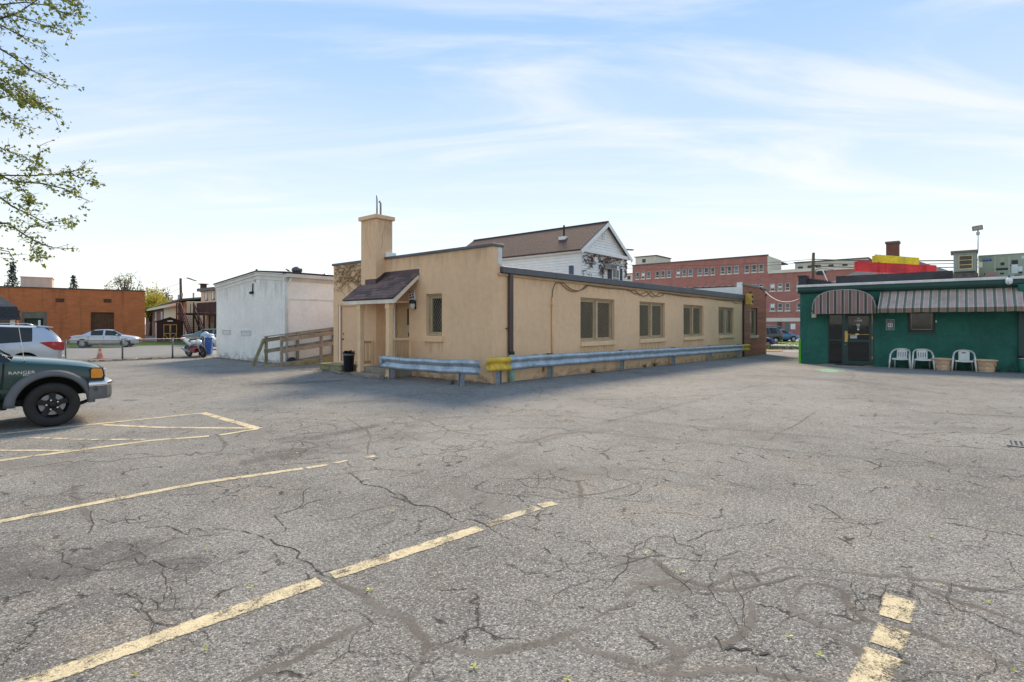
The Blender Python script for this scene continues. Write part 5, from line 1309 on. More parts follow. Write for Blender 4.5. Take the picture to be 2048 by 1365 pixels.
# bumper: grey moulding with chrome upper face, wrapping the corner
def bumper_strip(name, mat, prof):
    path = [(.46, .875), (.60, .872), (.70, .84), (.765, .74), (.80, .55), (.815, 0)]
    path = [(x, -y) for x, y in path]+[(x, y) for x, y in path[::-1][1:]]
    mb = MB(); n = len(prof)
    for i, (x, y) in enumerate(path):
        a = Vector(path[min(i+1, len(path)-1)])-Vector(path[max(i-1, 0)]); a.normalize(); nx, ny = a.y, -a.x
        for (o_, z) in prof: mb.v.append((x+nx*o_, y+ny*o_, z))
    for i in range(len(path)-1):
        for j in range(n): mb.f.append((i*n+j, (i+1)*n+j, (i+1)*n+(j+1) % n, i*n+(j+1) % n)); mb.m.append(0)
    mb.f += [tuple(range(n)), tuple(range((len(path)-1)*n, len(path)*n))]; mb.m += [0, 0]
    return mb.build(name, mat, tk, smooth=False, bevel=.012, fix=True)
bumper_strip('bumper_moulding', GREYPL, [(-.10, .40), (.015, .405), (.03, .46), (.028, .625), (-.10, .625)])
bumper_strip('chrome_bumper', CHROME, [(-.10, .627), (.032, .627), (.040, .66), (.034, .695), (.0, .712), (-.10, .712)])
MB().lathe([(.03, 0), (.028, .01)], 10, M=T(.56, -.906, .58) @ Matrix.Rotation(rad(90), 4, 'X')).build('bumper_bolt', BOLT, tk)
for sg in (1, -1):
    mk = MB(); yy = (.70, .80) if sg > 0 else (-.80, -.70)
    MB().prism([(.50, .755), (.655, .755), (.68, .80), (.66, .925), (.53, .935), (.50, .91)], sg*.70, sg*.792, 'y').build('corner_lamp', AMB, tk, bevel=.02)
    MB().prism([(.493, .742), (.67, .742), (.700, .79), (.672, .933), (.522, .943), (.492, .917)], sg*.69, sg*.782, 'y').build('lamp_bezel', UNDER, tk)
    MB().box(.66, .735, sg*.40-.2*0, sg*.70, .74, .92).build('headlight', CLEARL, tk, bevel=.03)
    MB().box(.43, .47, sg*.76-.02, sg*.775, .72, .74).build('lamp_trim', UNDER, tk)
    # door shut line, sill moulding, handle
    sl_ = MB()
    for (x0, z0), (x1, z1) in (((-.585, 1.08), (-.60, .80)), ((-.60, .80), (-.64, .50))): sl_.beam((x0, sg*.812, z0), (x1, sg*.818, z1), .02, .014)
    sl_.build('door_seam', UNDER, tk)
    MB().box(-1.75, -1.55, sg*.815, sg*.845, .93, .96).build('door_handle', BLACKP, tk)
    MB().box(-2.2, -.5, sg*.825-.01, sg*.825+.01, .60, .66).build('body_moulding', GREENP, tk)
    MB().box(-2.35, .0, sg*.62-.05, sg*.62+.05, .36, .46).build('chassis_rail', UNDER, tk)
    MB().box(-2.1, -.55, sg*.72, sg*.80, .33, .38).build('side_step', UNDER, tk, bevel=.015)
    blob('mirror', BLACKP, tk, (-1.05, sg*1.02, 1.22), (.07, .12, .10))
MB().box(-.35, .35, -.6, .6, .30, .42).build('axle_mount', UNDER, tk)
for sg in (1, -1): MB().box(.47, .68, min(sg*.50, sg*.80), max(sg*.50, sg*.80), .42, .66).build('wheel_liner', UNDER, tk)
MB().box(.70, .73, -.40, .40, .74, .92).build('grille', BLKP, tk)
# cowl, wipers, mast aerial, badge
MB().box(-.60, -.475, -.66, .66, 1.150, 1.175).build('cowl', BLACKP, tk)
MB().tube([(-.50, -.30, 1.18), (-.60, -.52, 1.25), (-.68, -.60, 1.31)], .012, 5).build('wiper', BLACKP, tk)
an = MB().tube([(-.34, -.72, 1.05), (-.345, -.72, 1.12), (-.42, -.70, 1.75)], [.012, .006, .003], 6).build('aerial', CHROME, tk)
MB().lathe([(.03, 0), (.02, .02), (.008, .05)], 10, M=T(-.34, -.72, 1.055)).build('aerial_base', BLACKP, tk)
BADGE = pm('badge_silver', (.68, .70, .70), rough=.3, metal=.5, var=.05, bump=0)
MR = Matrix.Rotation(rad(90), 4, 'X')
b1 = text('badge', 'RANGER', .066, BADGE, tk, T(-.375, -.8285, .915) @ MR @ Matrix.Diagonal((1.25, 1, 1, 1)), .004)
text('badge', 'EDGE', .040, BADGE, tk, T(-.30, -.8285, .872) @ MR @ Matrix.Diagonal((1.3, 1, 1, 1)), .004)
MB().tube([(.35, -.5, .30), (.55, -.4, .36)], .03, 6).build('tow_mount', UNDER, tk)

# ------------------------------------------------------------------ background on the left
def onP(M, u, v, y0=0.0):
    """where the sight line of photo pixel (u, v) meets the plane y = y0 of frame M -> (x, z)"""
    I = M.inverted(); O = I @ Vector((0, 0, CAMZ)); D = I.to_3x3() @ Vector(((u-CXP)/FPX, 1, (HZ-v)/FPX))
    k = (y0-O.y)/D.y; p = O+D*k; return p.x, p.z
C = gnd(290, 686); AO = rad(38.3); MO = T(C.x, C.y, 0) @ RZ(AO)
ORB = brick('orange_brick', (.64, .175, .065), (.52, .135, .052), (.48, .16, .07), .42, .10, .012, .5, .34, .45)
ob = thing('orange_building', 'long flat-roofed orange painted brick building with a boarded opening', 'building', MO)
zt0 = onP(MO, 288, 583.5)[1]
bx0, bz1 = onP(MO, 182, 625); bx1, bz0 = onP(MO, 228, 665)
gx0, gz1 = onP(MO, 43, 624); gx1, gz0 = onP(MO, 94, 690)
mb = MB(); facade(mb, lambda x, d, z: (x, d, z), -30, 0, -.4, zt0, [(bx0, bx1, bz0, bz1), (gx0, gx1, -.2, gz1)], .25)
mb.quad((0, 0, -.4), (0, 14, -.4), (0, 14, zt0), (0, 0, zt0)); mb.quad((-30, 0, zt0), (0, 0, zt0), (0, 14, zt0), (-30, 14, zt0)); mb.build('wall', ORB, ob)
MB().box(-30, .06, -.06, .3, zt0, zt0+.09).build('coping', pm('tar_coping', (.10, .075, .06), rough=.8, var=.3, vs=1.5), ob)
BRD = pm('brown_boards', (.115, .048, .028), rough=.85, var=.2, vs=3, bump=.2, streak=.3)
nb = 7
MB().box(bx0, bx1, .2, .24, bz0, bz1).build('backing', DARK, ob)
for i in range(nb): MB().box(bx0+(bx1-bx0)*i/nb+.006, bx0+(bx1-bx0)*(i+1)/nb-.006, .10+.008*(i % 2), .16, bz0, bz1).build('board', BRD, ob)
MB().box(bx0-.06, bx1+.06, -.05, .1, bz1, bz1+.10).build('lintel', ORB, ob); MB().box(bx0-.02, bx1+.05, -.1, .1, bz0-.12, bz0).build('sill', BRD, ob)
MB().box(bx0-.02, bx0+.05, -.03, .02, bz0, bz1).build('board_trim', BRD, ob)
GRF = pm('grey_render', (.16, .145, .12), rough=.9, var=.2, vs=2, bump=.2)
MB().box(gx0, gx1, .02, .1, -.2, gz1).build('panel', GRF, ob)
qx0, qz1 = onP(MO, 49, 637); qx1, _ = onP(MO, 86, 637)
MB().box(qx0, qx1, -.02, .018, -.2, qz1).build('door_surround', DARK, ob); MB().box(qx0+.12, qx1-.12, -.03, -.02, -.2, qz1-.1).build('door', WGLASS, ob)
MB().box(qx1-.3, qx1-.15, -.04, -.03, 0, qz1-.15).build('door_frame', WHITED, ob)
for (u, v) in ((120, 601), (215, 602)):
    x, z = onP(MO, u, v); v_ = MB().box(x-.28, x+.28, -.03, .0, z-.16, z+.16).build('vent', BRD, ob)
    for i in range(4): MB().box(x-.26, x+.26, -.05, -.03, z-.14+i*.08, z-.10+i*.08).build('louvre', BRD, v_)
rb = thing('rooftop_box', 'cream sheet-metal box on the orange building roof', 'rooftop unit', MO)
x0, z1 = onP(MO, 41, 553, 5); x1, _ = onP(MO, 104, 553, 5); CREAMB = pm('cream_sheet', (.52, .49, .42), rough=.6, var=.06, vs=1, bump=.05)
MB().box(x0, x1, 5, 8, zt0-.05, z1-.05).build('casing', CREAMB, rb); MB().box(x0-.06, x1+.06, 4.94, 8.06, z1-.05, z1).build('rim', CREAMB, rb)
for i in range(4): MB().box(x0+(x1-x0)*(i+.5)/4-.02, x0+(x1-x0)*(i+.5)/4+.02, 4.97, 5.0, zt0, z1-.06).build('seam', CREAMB, rb)
# hut with a dark mansard roof at the left edge
MK = T(*at(42, 690, 30).xy, 0) @ RZ(rad(44)); hut = thing('mansard_hut', 'small hut with dark shingled mansard roof behind the silver wagon', 'hut', MK)
MB().box(-7, -.25, .25, 4, 0, 1.95).build('wall', WHITED, hut)
MB().box(-1.6, -.45, .2, .25, 1.2, 1.9).build('window', DGLASS, hut); MB().box(-.45, -.40, .19, .25, 0, 1.9).build('trim', WHITED, hut)
zl, zm, zr_ = 1.93, 2.66, 3.34
def mans(mb, x0, x1, y0, y1, za, i, zb):
    mb.add([(x0, y0, za), (x1, y0, za), (x1, y1, za), (x0, y1, za), (x0+i, y0+i, zb), (x1-i, y0+i, zb), (x1-i, y1-i, zb), (x0+i, y1-i, zb)], [(0,1,5,4),(1,2,6,5),(2,3,7,6),(3,0,4,7),(4,5,6,7),(3,2,1,0)]); return mb
MSH = shingle('slate_shingle', (.028, .034, .042), (.045, .052, .062), .32, .16, 'xy')
sk = mans(MB(), -7.3, 0, 0, 4.3, zl, .16, zm).build('mansard', MSH, hut)
cm0 = MB().box(0, .30, -.012, 0, 0, .15).mesh('shingle', pm('slate_tile', (.035, .042, .052), rough=.9, var=.3, vs=4, bump=.3))
for r_ in range(4):
    for i in range(14):
        x = -.33-i*.315-(r_ % 2)*.15; f = (r_*.18)/(zm-zl)
        link('shingle', cm0, sk, T(x, .16*f-.012, zl+.01+r_*.18) @ Matrix.Rotation(rad(-8), 4, 'X'))
mans(MB(), -7.14, -.16, .16, 4.14, zm, .75, zr_).build('roof', shingle('grey_shingle', (.085, .09, .095), (.12, .125, .13), .32, .12, 'xy'), hut)

# brown shed with yellow-trimmed doors
Cs = gnd(368, 684.5); MS = T(Cs.x, Cs.y, 0) @ RZ(rad(30)) @ Matrix.Scale(.95, 4); shed = thing('garden_shed', 'dark brown garden shed with yellow-framed double doors', 'shed', MS)
SHB = pm('shed_brown', (.050, .024, .022), rough=.8, var=.15, vs=3); SHR = pm('shed_red_brown', (.135, .050, .032), rough=.8, var=.15, vs=3); YT = pm('yellow_trim', (.62, .40, .11), rough=.7, var=.12)
wS, eS, pS = 2.45, 1.95, 2.42
MB().prism([(-wS, 0), (0, 0), (0, eS), (-wS/2, pS), (-wS, eS)], 0, 2.6, 'y').build('wall', SHB, shed)
for i in range(13): MB().box(-wS-.02, -wS-.001, .02+i*.2, .2+i*.2, 0, eS-.03).build('board', SHR, shed)
rs = MB()
for a, b in (((-wS/2, pS), (.14, eS-.04)), ((-wS/2, pS), (-wS-.14, eS-.04))):
    rs.add([(a[0], -.15, a[1]), (b[0], -.15, b[1]), (b[0], 2.75, b[1]), (a[0], 2.75, a[1]), (a[0], -.15, a[1]+.07), (b[0], -.15, b[1]+.07), (b[0], 2.75, b[1]+.07), (a[0], 2.75, a[1]+.07)], [(0,1,2,3),(7,6,5,4),(0,4,5,1),(1,5,6,2),(2,6,7,3),(3,7,4,0)])
rs.build('roof', shingle('shed_shingle', (.13, .11, .10), (.18, .155, .14), .3, .1, 'y'), shed)
for x0, x1 in ((-1.78, -1.21), (-1.19, -.62)):
    d = MB().box(x0, x1, -.03, -.001, .05, 1.72).build('door', SHB, shed)
    t_ = MB().box(x0, x0+.06, -.055, -.03, .05, 1.72).box(x1-.06, x1, -.055, -.03, .05, 1.72).box(x0+.06, x1-.06, -.055, -.03, 1.66, 1.72).box(x0+.06, x1-.06, -.055, -.03, .76, .83).build('door_trim', YT, d)
    a, b = (x0+.06, x1-.06) if x0 < -1.3 else (x1-.06, x0+.06)
    MB().beam((a, -.042, .74), (b, -.042, .08), .02, .06).build('brace', YT, d)
for x in (-wS-.02, -.08): MB().box(x, x+.1, -.04, -.001, 0, eS).build('corner_trim', WHITE, shed)
MB().box(-1.45, -.98, -.05, -.001, 2.02, 2.13).build('name_board', WHITE, shed)
MB().box(-1.24, -1.16, -.07, -.055, .85, .95).build('latch', BLACKP, shed)

# cream low building with grey roof behind the shed
Cc = at(372, 690, 57); MC = T(Cc.x, Cc.y, 0) @ RZ(math.atan2(-.78, .63)); cb = thing('low_cream_building', 'low cream building with sloping grey roof behind the shed', 'building', MC)
CRM = pm('cream_render', (.76, .63, .44), rough=.85, var=.06, vs=.8, bump=.1); BR2 = brick('far_brown_brick', (.30, .12, .08), (.24, .10, .065), (.2, .14, .11))
xm = onP(MC, 328, 612)[0]; zw = onP(MC, 355, 607)[1]
MB().box(-45, xm, 0, 8, -.3, zw-.35).build('brick_wall', BR2, cb); MB().box(xm, 1.0, -.02, 8, -.3, zw).build('wall', CRM, cb)
GRS = shingle('far_grey_roof', (.13, .13, .12), (.18, .18, .17), .35, .12, 'x')
MB().add([(-46, -.7, zw-.3), (.6, -.7, zw+.05), (.6, 7, zw+1.0), (-46, 7, zw+.7), (-46, -.7, zw-.1), (.6, -.7, zw+.25), (.6, 7, zw+1.2), (-46, 7, zw+.9)], [(0,1,2,3),(7,6,5,4),(0,4,5,1),(1,5,6,2),(2,6,7,3),(3,7,4,0)]).build('roof', GRS, cb)
MB().box(-45.5, .6, -.74, -.70, zw-.42, zw-.1).build('fascia', CRM, cb)
for u in (299, 312, 324):
    x, z = onP(MC, u, 624); f = MB().box(x-.7, x+.7, -.06, -.001, z-1.3, z).build('window', WHITE, cb); MB().box(x-.55, x+.55, -.07, -.06, z-1.15, z-.12).build('pane', pm('curtained_glass', (.45, .45, .42), rough=.3), f)
for u, v0, r_ in ((359, 590, .22), (387, 586, .10)):
    x, z = onP(MC, u, v0, 2.0); MB().tube([(x, 2, zw), (x, 2, z)], r_, 8).build('roof_vent', STEELG, cb)
# two-storey cream building with brown deck and outdoor stairs
Cd = at(397, 690, 52); MD = T(Cd.x, Cd.y, 0) @ RZ(ANG-math.pi/2); db = thing('deck_building', 'cream two-storey building with brown wooden deck and outdoor stairs', 'building', MD)
BRW = pm('deck_brown', (.075, .030, .026), rough=.75, var=.15, vs=3, bump=.1)
zr1 = onP(MD, 400, 606)[1]; zd = onP(MD, 400, 626)[1]; ztop = onP(MD, 410, 577, 1.6)[1]
xl = onP(MD, 402, 590, 1.6)[0]
mb = MB(); WH = [(xl+.9+i*1.7, xl+1.9+i*1.7, zd+1.3, zd+2.4) for i in range(5)]+[(.5+i*1.9, 1.5+i*1.9, .1, 2.1) for i in range(4)]
facade(mb, lambda x, d, z: (x, 1.6+d, z), xl, xl+12, -.3, ztop-.3, [h for h in WH if h[0] > xl+.2], .12); mb.build('wall', CRM, db)
MB().box(xl-3.5, xl, 1.7, 9, -.3, zd+.9).build('side_wall', CRM, db)
for h in WH:
    if h[0] <= xl+.2: continue
    w = MB().box(h[0], h[1], 1.66, 1.70, h[2], h[3]).build('window', BRW, db)
    for k_ in range(2):
        a = h[0]+.06+k_*(h[1]-h[0]-.06)/2; b = a+(h[1]-h[0])/2-.09; MB().box(a, b, 1.64, 1.66, h[2]+.08, h[3]-.08).build('pane', WHITE if (k_ == 0) else WGLASS, w)
MB().box(xl-.3, xl+12.3, 1.3, 8, ztop-.3, ztop).build('roof', pm('slate_grey_edge', (.14, .145, .15), rough=.7, var=.15), db)
x, z = onP(MD, 407, 568, 3); MB().box(x-.25, x+.25, 2.75, 3.25, ztop-.2, z-.08).box(x-.4, x+.4, 2.6, 3.4, z-.08, z).build('chimney', BRW, db)
dk = MB().box(-1.4, 11, 0, 1.6, zd-.22, zd).build('deck', BRW, db)
for i in range(62): 
    x = -.28+i*.185
    if x < 11: MB().box(x, x+.172, -.02, .02, zd+.02, zr1-.08).build('deck_board', BRW, dk)
MB().box(-.3, 11, -.07, .07, zr1-.08, zr1).build('rail_cap', pm('deck_brown_light', (.15, .075, .06), rough=.7, var=.1), dk)
for i in range(10): 
    MB().box(-1.4+i*1.3, -1.28+i*1.3, -.03, .09, -.2, zd-.22).build('deck_post', BRW, dk)
    MB().box(-.35+i*1.3, -.27+i*1.3, -.05, -.02, zd, zr1-.08).build('rail_post', MATS['deck_brown_light'], dk)
for i in range(8): MB().box(-1.35+i*.15, -1.32+i*.15, 1.5, 1.53, zd, zr1-.1).build('baluster', BRW, dk)
sr = MB(); nst = 13; sx0, sx1 = -1.35, -.35
stt = thing('outdoor_stairs', 'steep dark brown outdoor stairs leading up to the deck', 'stairs', MD)
TRD = pm('stair_tread', (.06, .05, .045), rough=.8, var=.2)
for i in range(nst):
    f_ = (i+1)/(nst+1); z = zd*f_; x = -1.1+3.4*(1-f_)
    MB().box(x-.15, x+.15, -1.15-.25*(1-f_), -.08-.25*(1-f_), z-.04, z).build('tread', TRD, stt)
for sy in (-1.2, -.04):
    MB().beam((2.4, sy-.25, .0), (-1.1, sy, zd-.05), .06, .28).build('stringer', BRW, stt)
    MB().beam((2.4, sy-.25, .95), (-1.1, sy, zd+1.0), .08, .12).build('handrail', MATS['deck_brown_light'], stt)
    MB().box(2.35, 2.45, sy-.30, sy-.20, 0, 1.0).build('newel', BRW, stt); MB().box(-1.15, -1.05, sy-.05, sy+.05, 0, zd+1.05).build('newel', BRW, stt)
    MB().beam((2.4, sy-.25, .5), (-1.1, sy, zd+.52), .05, .09).build('mid_rail', BRW, stt)
MB().box(-2.3, -1.1, -1.2, 1.6, zd-.2, zd-.01).build('landing', BRW, stt)
for i in range(7): MB().box(-2.3, -2.26, -1.15+i*.4, -1.1+i*.4, zd, zd+.95).build('baluster', BRW, stt)
for x in (-2.28, -1.7): MB().box(x-.05, x+.05, -1.2, -1.1, 0, zd+1.0).build('landing_post', BRW, stt)
MB().box(-2.3, -1.15, -1.22, -1.16, zd+.9, zd+1.0).build('landing_rail', MATS['deck_brown_light'], stt)
# utility pole and lamp by the stairs
PW = pm('pole_wood', (.13, .09, .065), rough=.9, var=.25, vs=2, bump=.3)
p = at(364, 690, 58); q = at(363, 557, 58); up = thing('utility_pole', 'leaning timber utility pole rising above the outdoor stairs', 'pole', T(p.x, p.y, 0))
MB().tube([(0, 0, -.2), (-.08, 0, q.z*.5), (q.x-p.x-.1, 0, q.z)], [.17, .15, .12], 8).build('shaft', PW, up, smooth=True)
MB().tube([(-.2, 0, q.z-1.1), (-1.6, 0, q.z-1.7)], .02, 5).build('arm', STEELG, up); MB().box(-.2, .05, -.1, .1, q.z-2.0, q.z-1.6).build('insulator', STEELG, up)
MB().tube([(0, 0, q.z-.1), (.8, 0, q.z+.02), (1.0, 0, q.z-.02)], .012, 4).build('lamp_arm', STEELG, up)
lp = at(386, 570, 58)-p; MB().add([(.6, -.15, lp.z+.22), (1.5, -.15, lp.z-.10), (1.5, .15, lp.z-.10), (.6, .15, lp.z+.22), (.6, -.15, lp.z+.10), (1.5, -.15, lp.z-.20), (1.5, .15, lp.z-.20), (.6, .15, lp.z+.10)], [(0,1,2,3),(7,6,5,4),(0,4,5,1),(1,5,6,2),(2,6,7,3),(3,7,4,0)]).build('lamp_head', pm('lamp_grey', (.10, .10, .11), rough=.5), up)

# ------- motorcycle, blue bin, cone
mc = gnd(393, 714.5); sM, tM = toG(mc); MM = T(mc.x, mc.y, 0) @ RZ(rad(-32)) @ Matrix.Rotation(rad(12), 4, 'X')
bk = thing('motorcycle', 'white and red sport motorcycle leaning behind the fence end', 'motorcycle', MM)
def torus(R_, r_, n=26, m=8): return MB().lathe([(R_+r_*math.cos(2*math.pi*i/m), r_*math.sin(2*math.pi*i/m)) for i in range(m+1)], n, cap=False)
MRED = pm('bike_red', (.36, .03, .035), rough=.25, var=.1, coat=.6); MWH = pm('bike_white', (.70, .71, .72), rough=.3, var=.06, coat=.5)
for x in (-.66, .68):
    w = torus(.25, .065).build('wheel', RUB, bk, T(x, 0, .31) @ Matrix.Rotation(rad(90), 4, 'X'), smooth=True)
    MB().lathe([(.2, -.01), (.2, .01)], 20).build('brake_disc', STEELG, w)
    for i in range(5): MB().beam((0, 0, 0), (.21*math.cos(i*1.257), .21*math.sin(i*1.257), 0), .03, .03).build('spoke', BLACKP, w)
MB().box(-.35, .30, -.16, .16, .25, .60).build('engine', BLACKP, bk, bevel=.04)
MB().tube([(-.66, .1, .31), (-.2, .12, .45)], .035, 6).tube([(-.66, -.1, .31), (-.2, -.12, .45)], .035, 6).build('swingarm', BLACKP, bk)
MB().tube([(.68, .1, .31), (.48, .1, .85)], .028, 6).tube([(.68, -.1, .31), (.48, -.1, .85)], .028, 6).build('fork', STEELG, bk)
blob('fuel_tank', MWH, bk, (.08, 0, .78), (.26, .13, .09), (0, .1, 0)); blob('nose_fairing', MWH, bk, (.52, 0, .80), (.15, .11, .11), (0, .5, 0))
MB().prism([(-.15, .66), (-.62, .93), (-.98, 1.02), (-1.0, .96), (-.62, .78), (-.2, .56)], -.11, .11, 'y').build('tail_fairing', MWH, bk, bevel=.03)
MB().prism([(-.2, .82), (.0, .80), (-.05, .86), (-.25, .90)], -.13, .13, 'y').build('seat', BLACKP, bk, bevel=.02)
MB().prism([(-.30, .30), (.30, .26), (.42, .50), (.30, .56), (-.28, .46)], -.20, .20, 'y').build('side_fairing', MRED, bk, bevel=.03)
for x in (-.72, -.80): MB().box(x, x+.035, -.115, .115, .86, .96).build('stripe', BLKP, bk, Matrix.Rotation(rad(0), 4, 'Y'))
MB().tube([(.42, -.35, .98), (.45, -.1, .95), (.45, .1, .95), (.42, .35, .98)], .018, 6).build('handlebar', BLACKP, bk)
MB().tube([(-.1, -.18, .3), (-.6, -.2, .42), (-.85, -.2, .5)], .05, 8).build('exhaust', STEELG, bk)
BLUE = pm('blue_plastic', (.018, .10, .36), rough=.45, var=.15, vs=3, bump=.1)
bb = thing('blue_bin', 'blue plastic wheeled bin with bags on top beside the motorcycle', 'bin', T(*gnd(413, 711.5).xy, 0) @ RZ(rad(20)))
MB().add([(-.24, -.26, .05), (.24, -.26, .05), (.24, .26, .05), (-.24, .26, .05), (-.31, -.33, .92), (.31, -.33, .92), (.31, .33, .92), (-.31, .33, .92)], [(0,3,2,1),(4,5,6,7),(0,1,5,4),(1,2,6,5),(2,3,7,6),(3,0,4,7)]).build('body', BLUE, bb, bevel=.03)
MB().box(-.34, .34, -.36, .36, .92, .96).build('rim', BLUE, bb, bevel=.01)
for y in (-.22, .22): torus(.07, .03, 14, 6).build('wheel', RUB, bb, T(-.25, y, .10) @ Matrix.Rotation(rad(90), 4, 'X'))
BAG = pm('blue_white_bag', (.35, .48, .70), rough=.4, var=.45, vs=9, bump=.6, bs=14)
for i, (x, y, z, r_) in enumerate(((-.05, 0, 1.05, .22), (.16, .05, 1.03, .2), (.28, -.1, .85, .2))): blob('bag', BAG, bb, (x, y, z), (r_, r_*.9, r_*.7), (R.random(), R.random(), 0))
CON = pm('cone_orange', (.72, .20, .10), rough=.6, var=.1, vs=6); cp = gnd(200, 718)
def cone(u, v, h, label):
    p = gnd(u, v); c = thing('traffic_cone', label, 'cone', T(p.x, p.y, .006) @ Matrix.Scale(h/.7, 4))
    MB().box(-.19, .19, -.19, .19, 0, .035).build('base', CON, c, bevel=.01)
    MB().lathe([(.145, .035), (.10, .25)], 20, cap=False).lathe([(.075, .38), (.055, .50)], 20, cap=False).lathe([(.05, .53), (.028, .66), (.02, .70)], 20).build('body', CON, c, smooth=True)
    MB().lathe([(.1005, .25), (.0755, .38)], 20, cap=False).lathe([(.0555, .50), (.0505, .53)], 20, cap=False).build('reflective_band', pm('cone_band', (.72, .50, .44), rough=.4), c, smooth=True)
cone(200, 717.5, .68, 'faded orange traffic cone standing behind the chain-link fence')

# ------------------------------------------------------------------ green restaurant on the right
MRB = T(*G(17.75, -4.12).xy, 0) @ RZ(ANG-math.pi/2)          # x along the front to the right, y into the building
ZB = zs(17.75)
GRN = pm('green_stucco', (.012, .145, .108), rough=.85, var=.22, vs=.8, bump=.5, bs=40, streak=.28)
GRND = pm('green_trim', (.010, .070, .058), rough=.5, var=.15, vs=2, bump=.08)
DGRN = pm('door_frame_green', (.012, .052, .048), rough=.4, var=.12, vs=3, bump=.05)
rs = thing('green_restaurant', 'low dark green stucco restaurant with white roof edge', 'building', MRB)
DOORG = glass('door_glass', (.010, .014, .017), .015)
DX0, DXM, DX1, DZ1 = 1.17, 1.83, 3.02, 2.18
mb = MB(); facade(mb, fR, 0, 15, ZB-.3, 3.25, [(DX0, DX1, ZB-.3, DZ1), (4.22, 5.18, 1.32, 2.28)], .14)
mb.quad((0, 0, ZB-.3), (0, 0, 3.25), (0, 14, 3.25), (0, 14, ZB-.3)); mb.quad((15, 0, ZB-.3), (15, 14, ZB-.3), (15, 14, 3.25), (15, 0, 3.25)); mb.build('wall', GRN, rs)
MB().box(-.1, 15.1, -.28, 14, 3.46, 3.57).build('roof_edge', WHITED, rs, bevel=.01)
MB().prism([(-.24, 3.46), (-.24, 3.30), (-.20, 3.22), (-.06, 3.16), (-.002, 3.16), (-.002, 3.46)], -.06, 15.06, 'x').build('fascia', GRND, rs)
MB().box(0, 15, -.0, 14, 3.27, 3.44).build('roof', ROOFING, rs)
MB().box(-.05, .04, -.07, .05, ZB-.1, ZB+1.18).build('corner_guard', pm('bright_green', (.06, .50, .02), rough=.5, var=.1, vs=3), rs)
GST = stain_mat('green_wall_fade', (.05, .22, .17), .30, 2.0, 1.2); GSP = stain_mat('green_wall_splash', (.04, .075, .06), .6, 3.0, 4.0)
stain(rs, GSP, (14.9, -.004, ZB+.45), (3.1, -.004, ZB+.45), (3.1, -.004, ZB-.02), (14.9, -.004, ZB-.02), 'splash_stain'); stain(rs, GST, (3.1, -.003, .4), (7.7, -.003, .4), (7.7, -.003, 1.24), (3.1, -.003, 1.24), 'faded_patch'); stain(rs, GST, (.06, -.003, .2), (1.15, -.003, .2), (1.15, -.003, 3.0), (.06, -.003, 3.0), 'faded_patch')
# entrance: sidelight and glazed door
def bar(mb, x0, x1, z0, z1, y0=.03, y1=.10): mb.box(x0, x1, y0, y1, z0, z1)
sl = MB(); bar(sl, DX0, DX0+.07, ZB, DZ1); bar(sl, DXM-.07, DXM, ZB, DZ1); bar(sl, DX0+.07, DXM-.07, DZ1-.07, DZ1); bar(sl, DX0+.07, DXM-.07, ZB, ZB+.07); bar(sl, DX0+.07, DXM-.07, .90, .97)
s_ = sl.build('sidelight', DGRN, rs, bevel=.006)
for a, b in ((ZB+.07, .90), (.97, DZ1-.07)): MB().box(DX0+.07, DXM-.07, .06, .075, a, b).build('pane', DOORG, s_)
dr_ = MB(); x0, x1 = DXM+.01, DX1-.10
bar(dr_, x0, x0+.16, ZB+.03, DZ1-.01); bar(dr_, x1-.12, x1, ZB+.03, DZ1-.01); bar(dr_, x0+.16, x1-.12, DZ1-.13, DZ1-.01); bar(dr_, x0+.16, x1-.12, ZB+.03, ZB+.22); bar(dr_, x0+.16, x1-.12, .85, .98)
dd = dr_.build('door', DGRN, rs, bevel=.006)
bar(MB(), 0, 1, 0, 1)
fr = MB().box(DX1-.09, DX1, .02, .12, ZB, DZ1).build('door_frame', DGRN, rs)
for a, b in ((ZB+.22, .85), (.98, DZ1-.13)): MB().box(x0+.16, x1-.12, .06, .075, a, b).build('pane', DOORG, dd)
BRASS = pm('brass', (.62, .42, .12), rough=.35, metal=.5, var=.12, vs=6)
MB().box(x0+.03, x0+.14, .0, .03, .86, 1.36).build('push_plate', BRASS, dd, bevel=.006); MB().box(x0+.13, x0+.17, -.05, .03, .98, 1.26).build('pull_handle', BRASS, dd, bevel=.01)
MB().box(x0+.17, x1-.12, .04, .055, 1.20, 1.22).build('push_bar', BRASS, dd)
PAPER = pm('paper', (.55, .60, .58), rough=.7, var=.1); PINK = pm('decal_pink', (.55, .25, .28), rough=.6)
for (u0, u1, v0, v1, m) in ((1714, 1719, 636, 638, PAPER), (1714.5, 1724, 640, 643.5, PAPER), (1709, 1714.5, 640, 643.5, PINK), (1713, 1720, 648, 652.5, PAPER), (1714.5, 1718.5, 653.5, 655.5, PAPER), (1714.5, 1718.5, 657.5, 661, WHITE), (1711, 1718, 667.5, 670.5, WHITE), (1700, 1714, 671, 677.5, PAPER)):
    a, z1 = onP(MRB, u0, v0, .055); b, z0 = onP(MRB, u1, v1, .055); MB().box(a, b, .052, .0585, z0, z1).build('sticker', m, dd)
for z in (.1, 1.0, 1.9): MB().box(x1, x1+.03, .0, .03, z, z+.12).build('hinge', BRASS, dd)
MB().lathe([(.02, 0), (.02, .02)], 10, M=T(x0+.06, .03, .74) @ Matrix.Rotation(rad(90), 4, 'X')).build('lock', STEELG, dd)
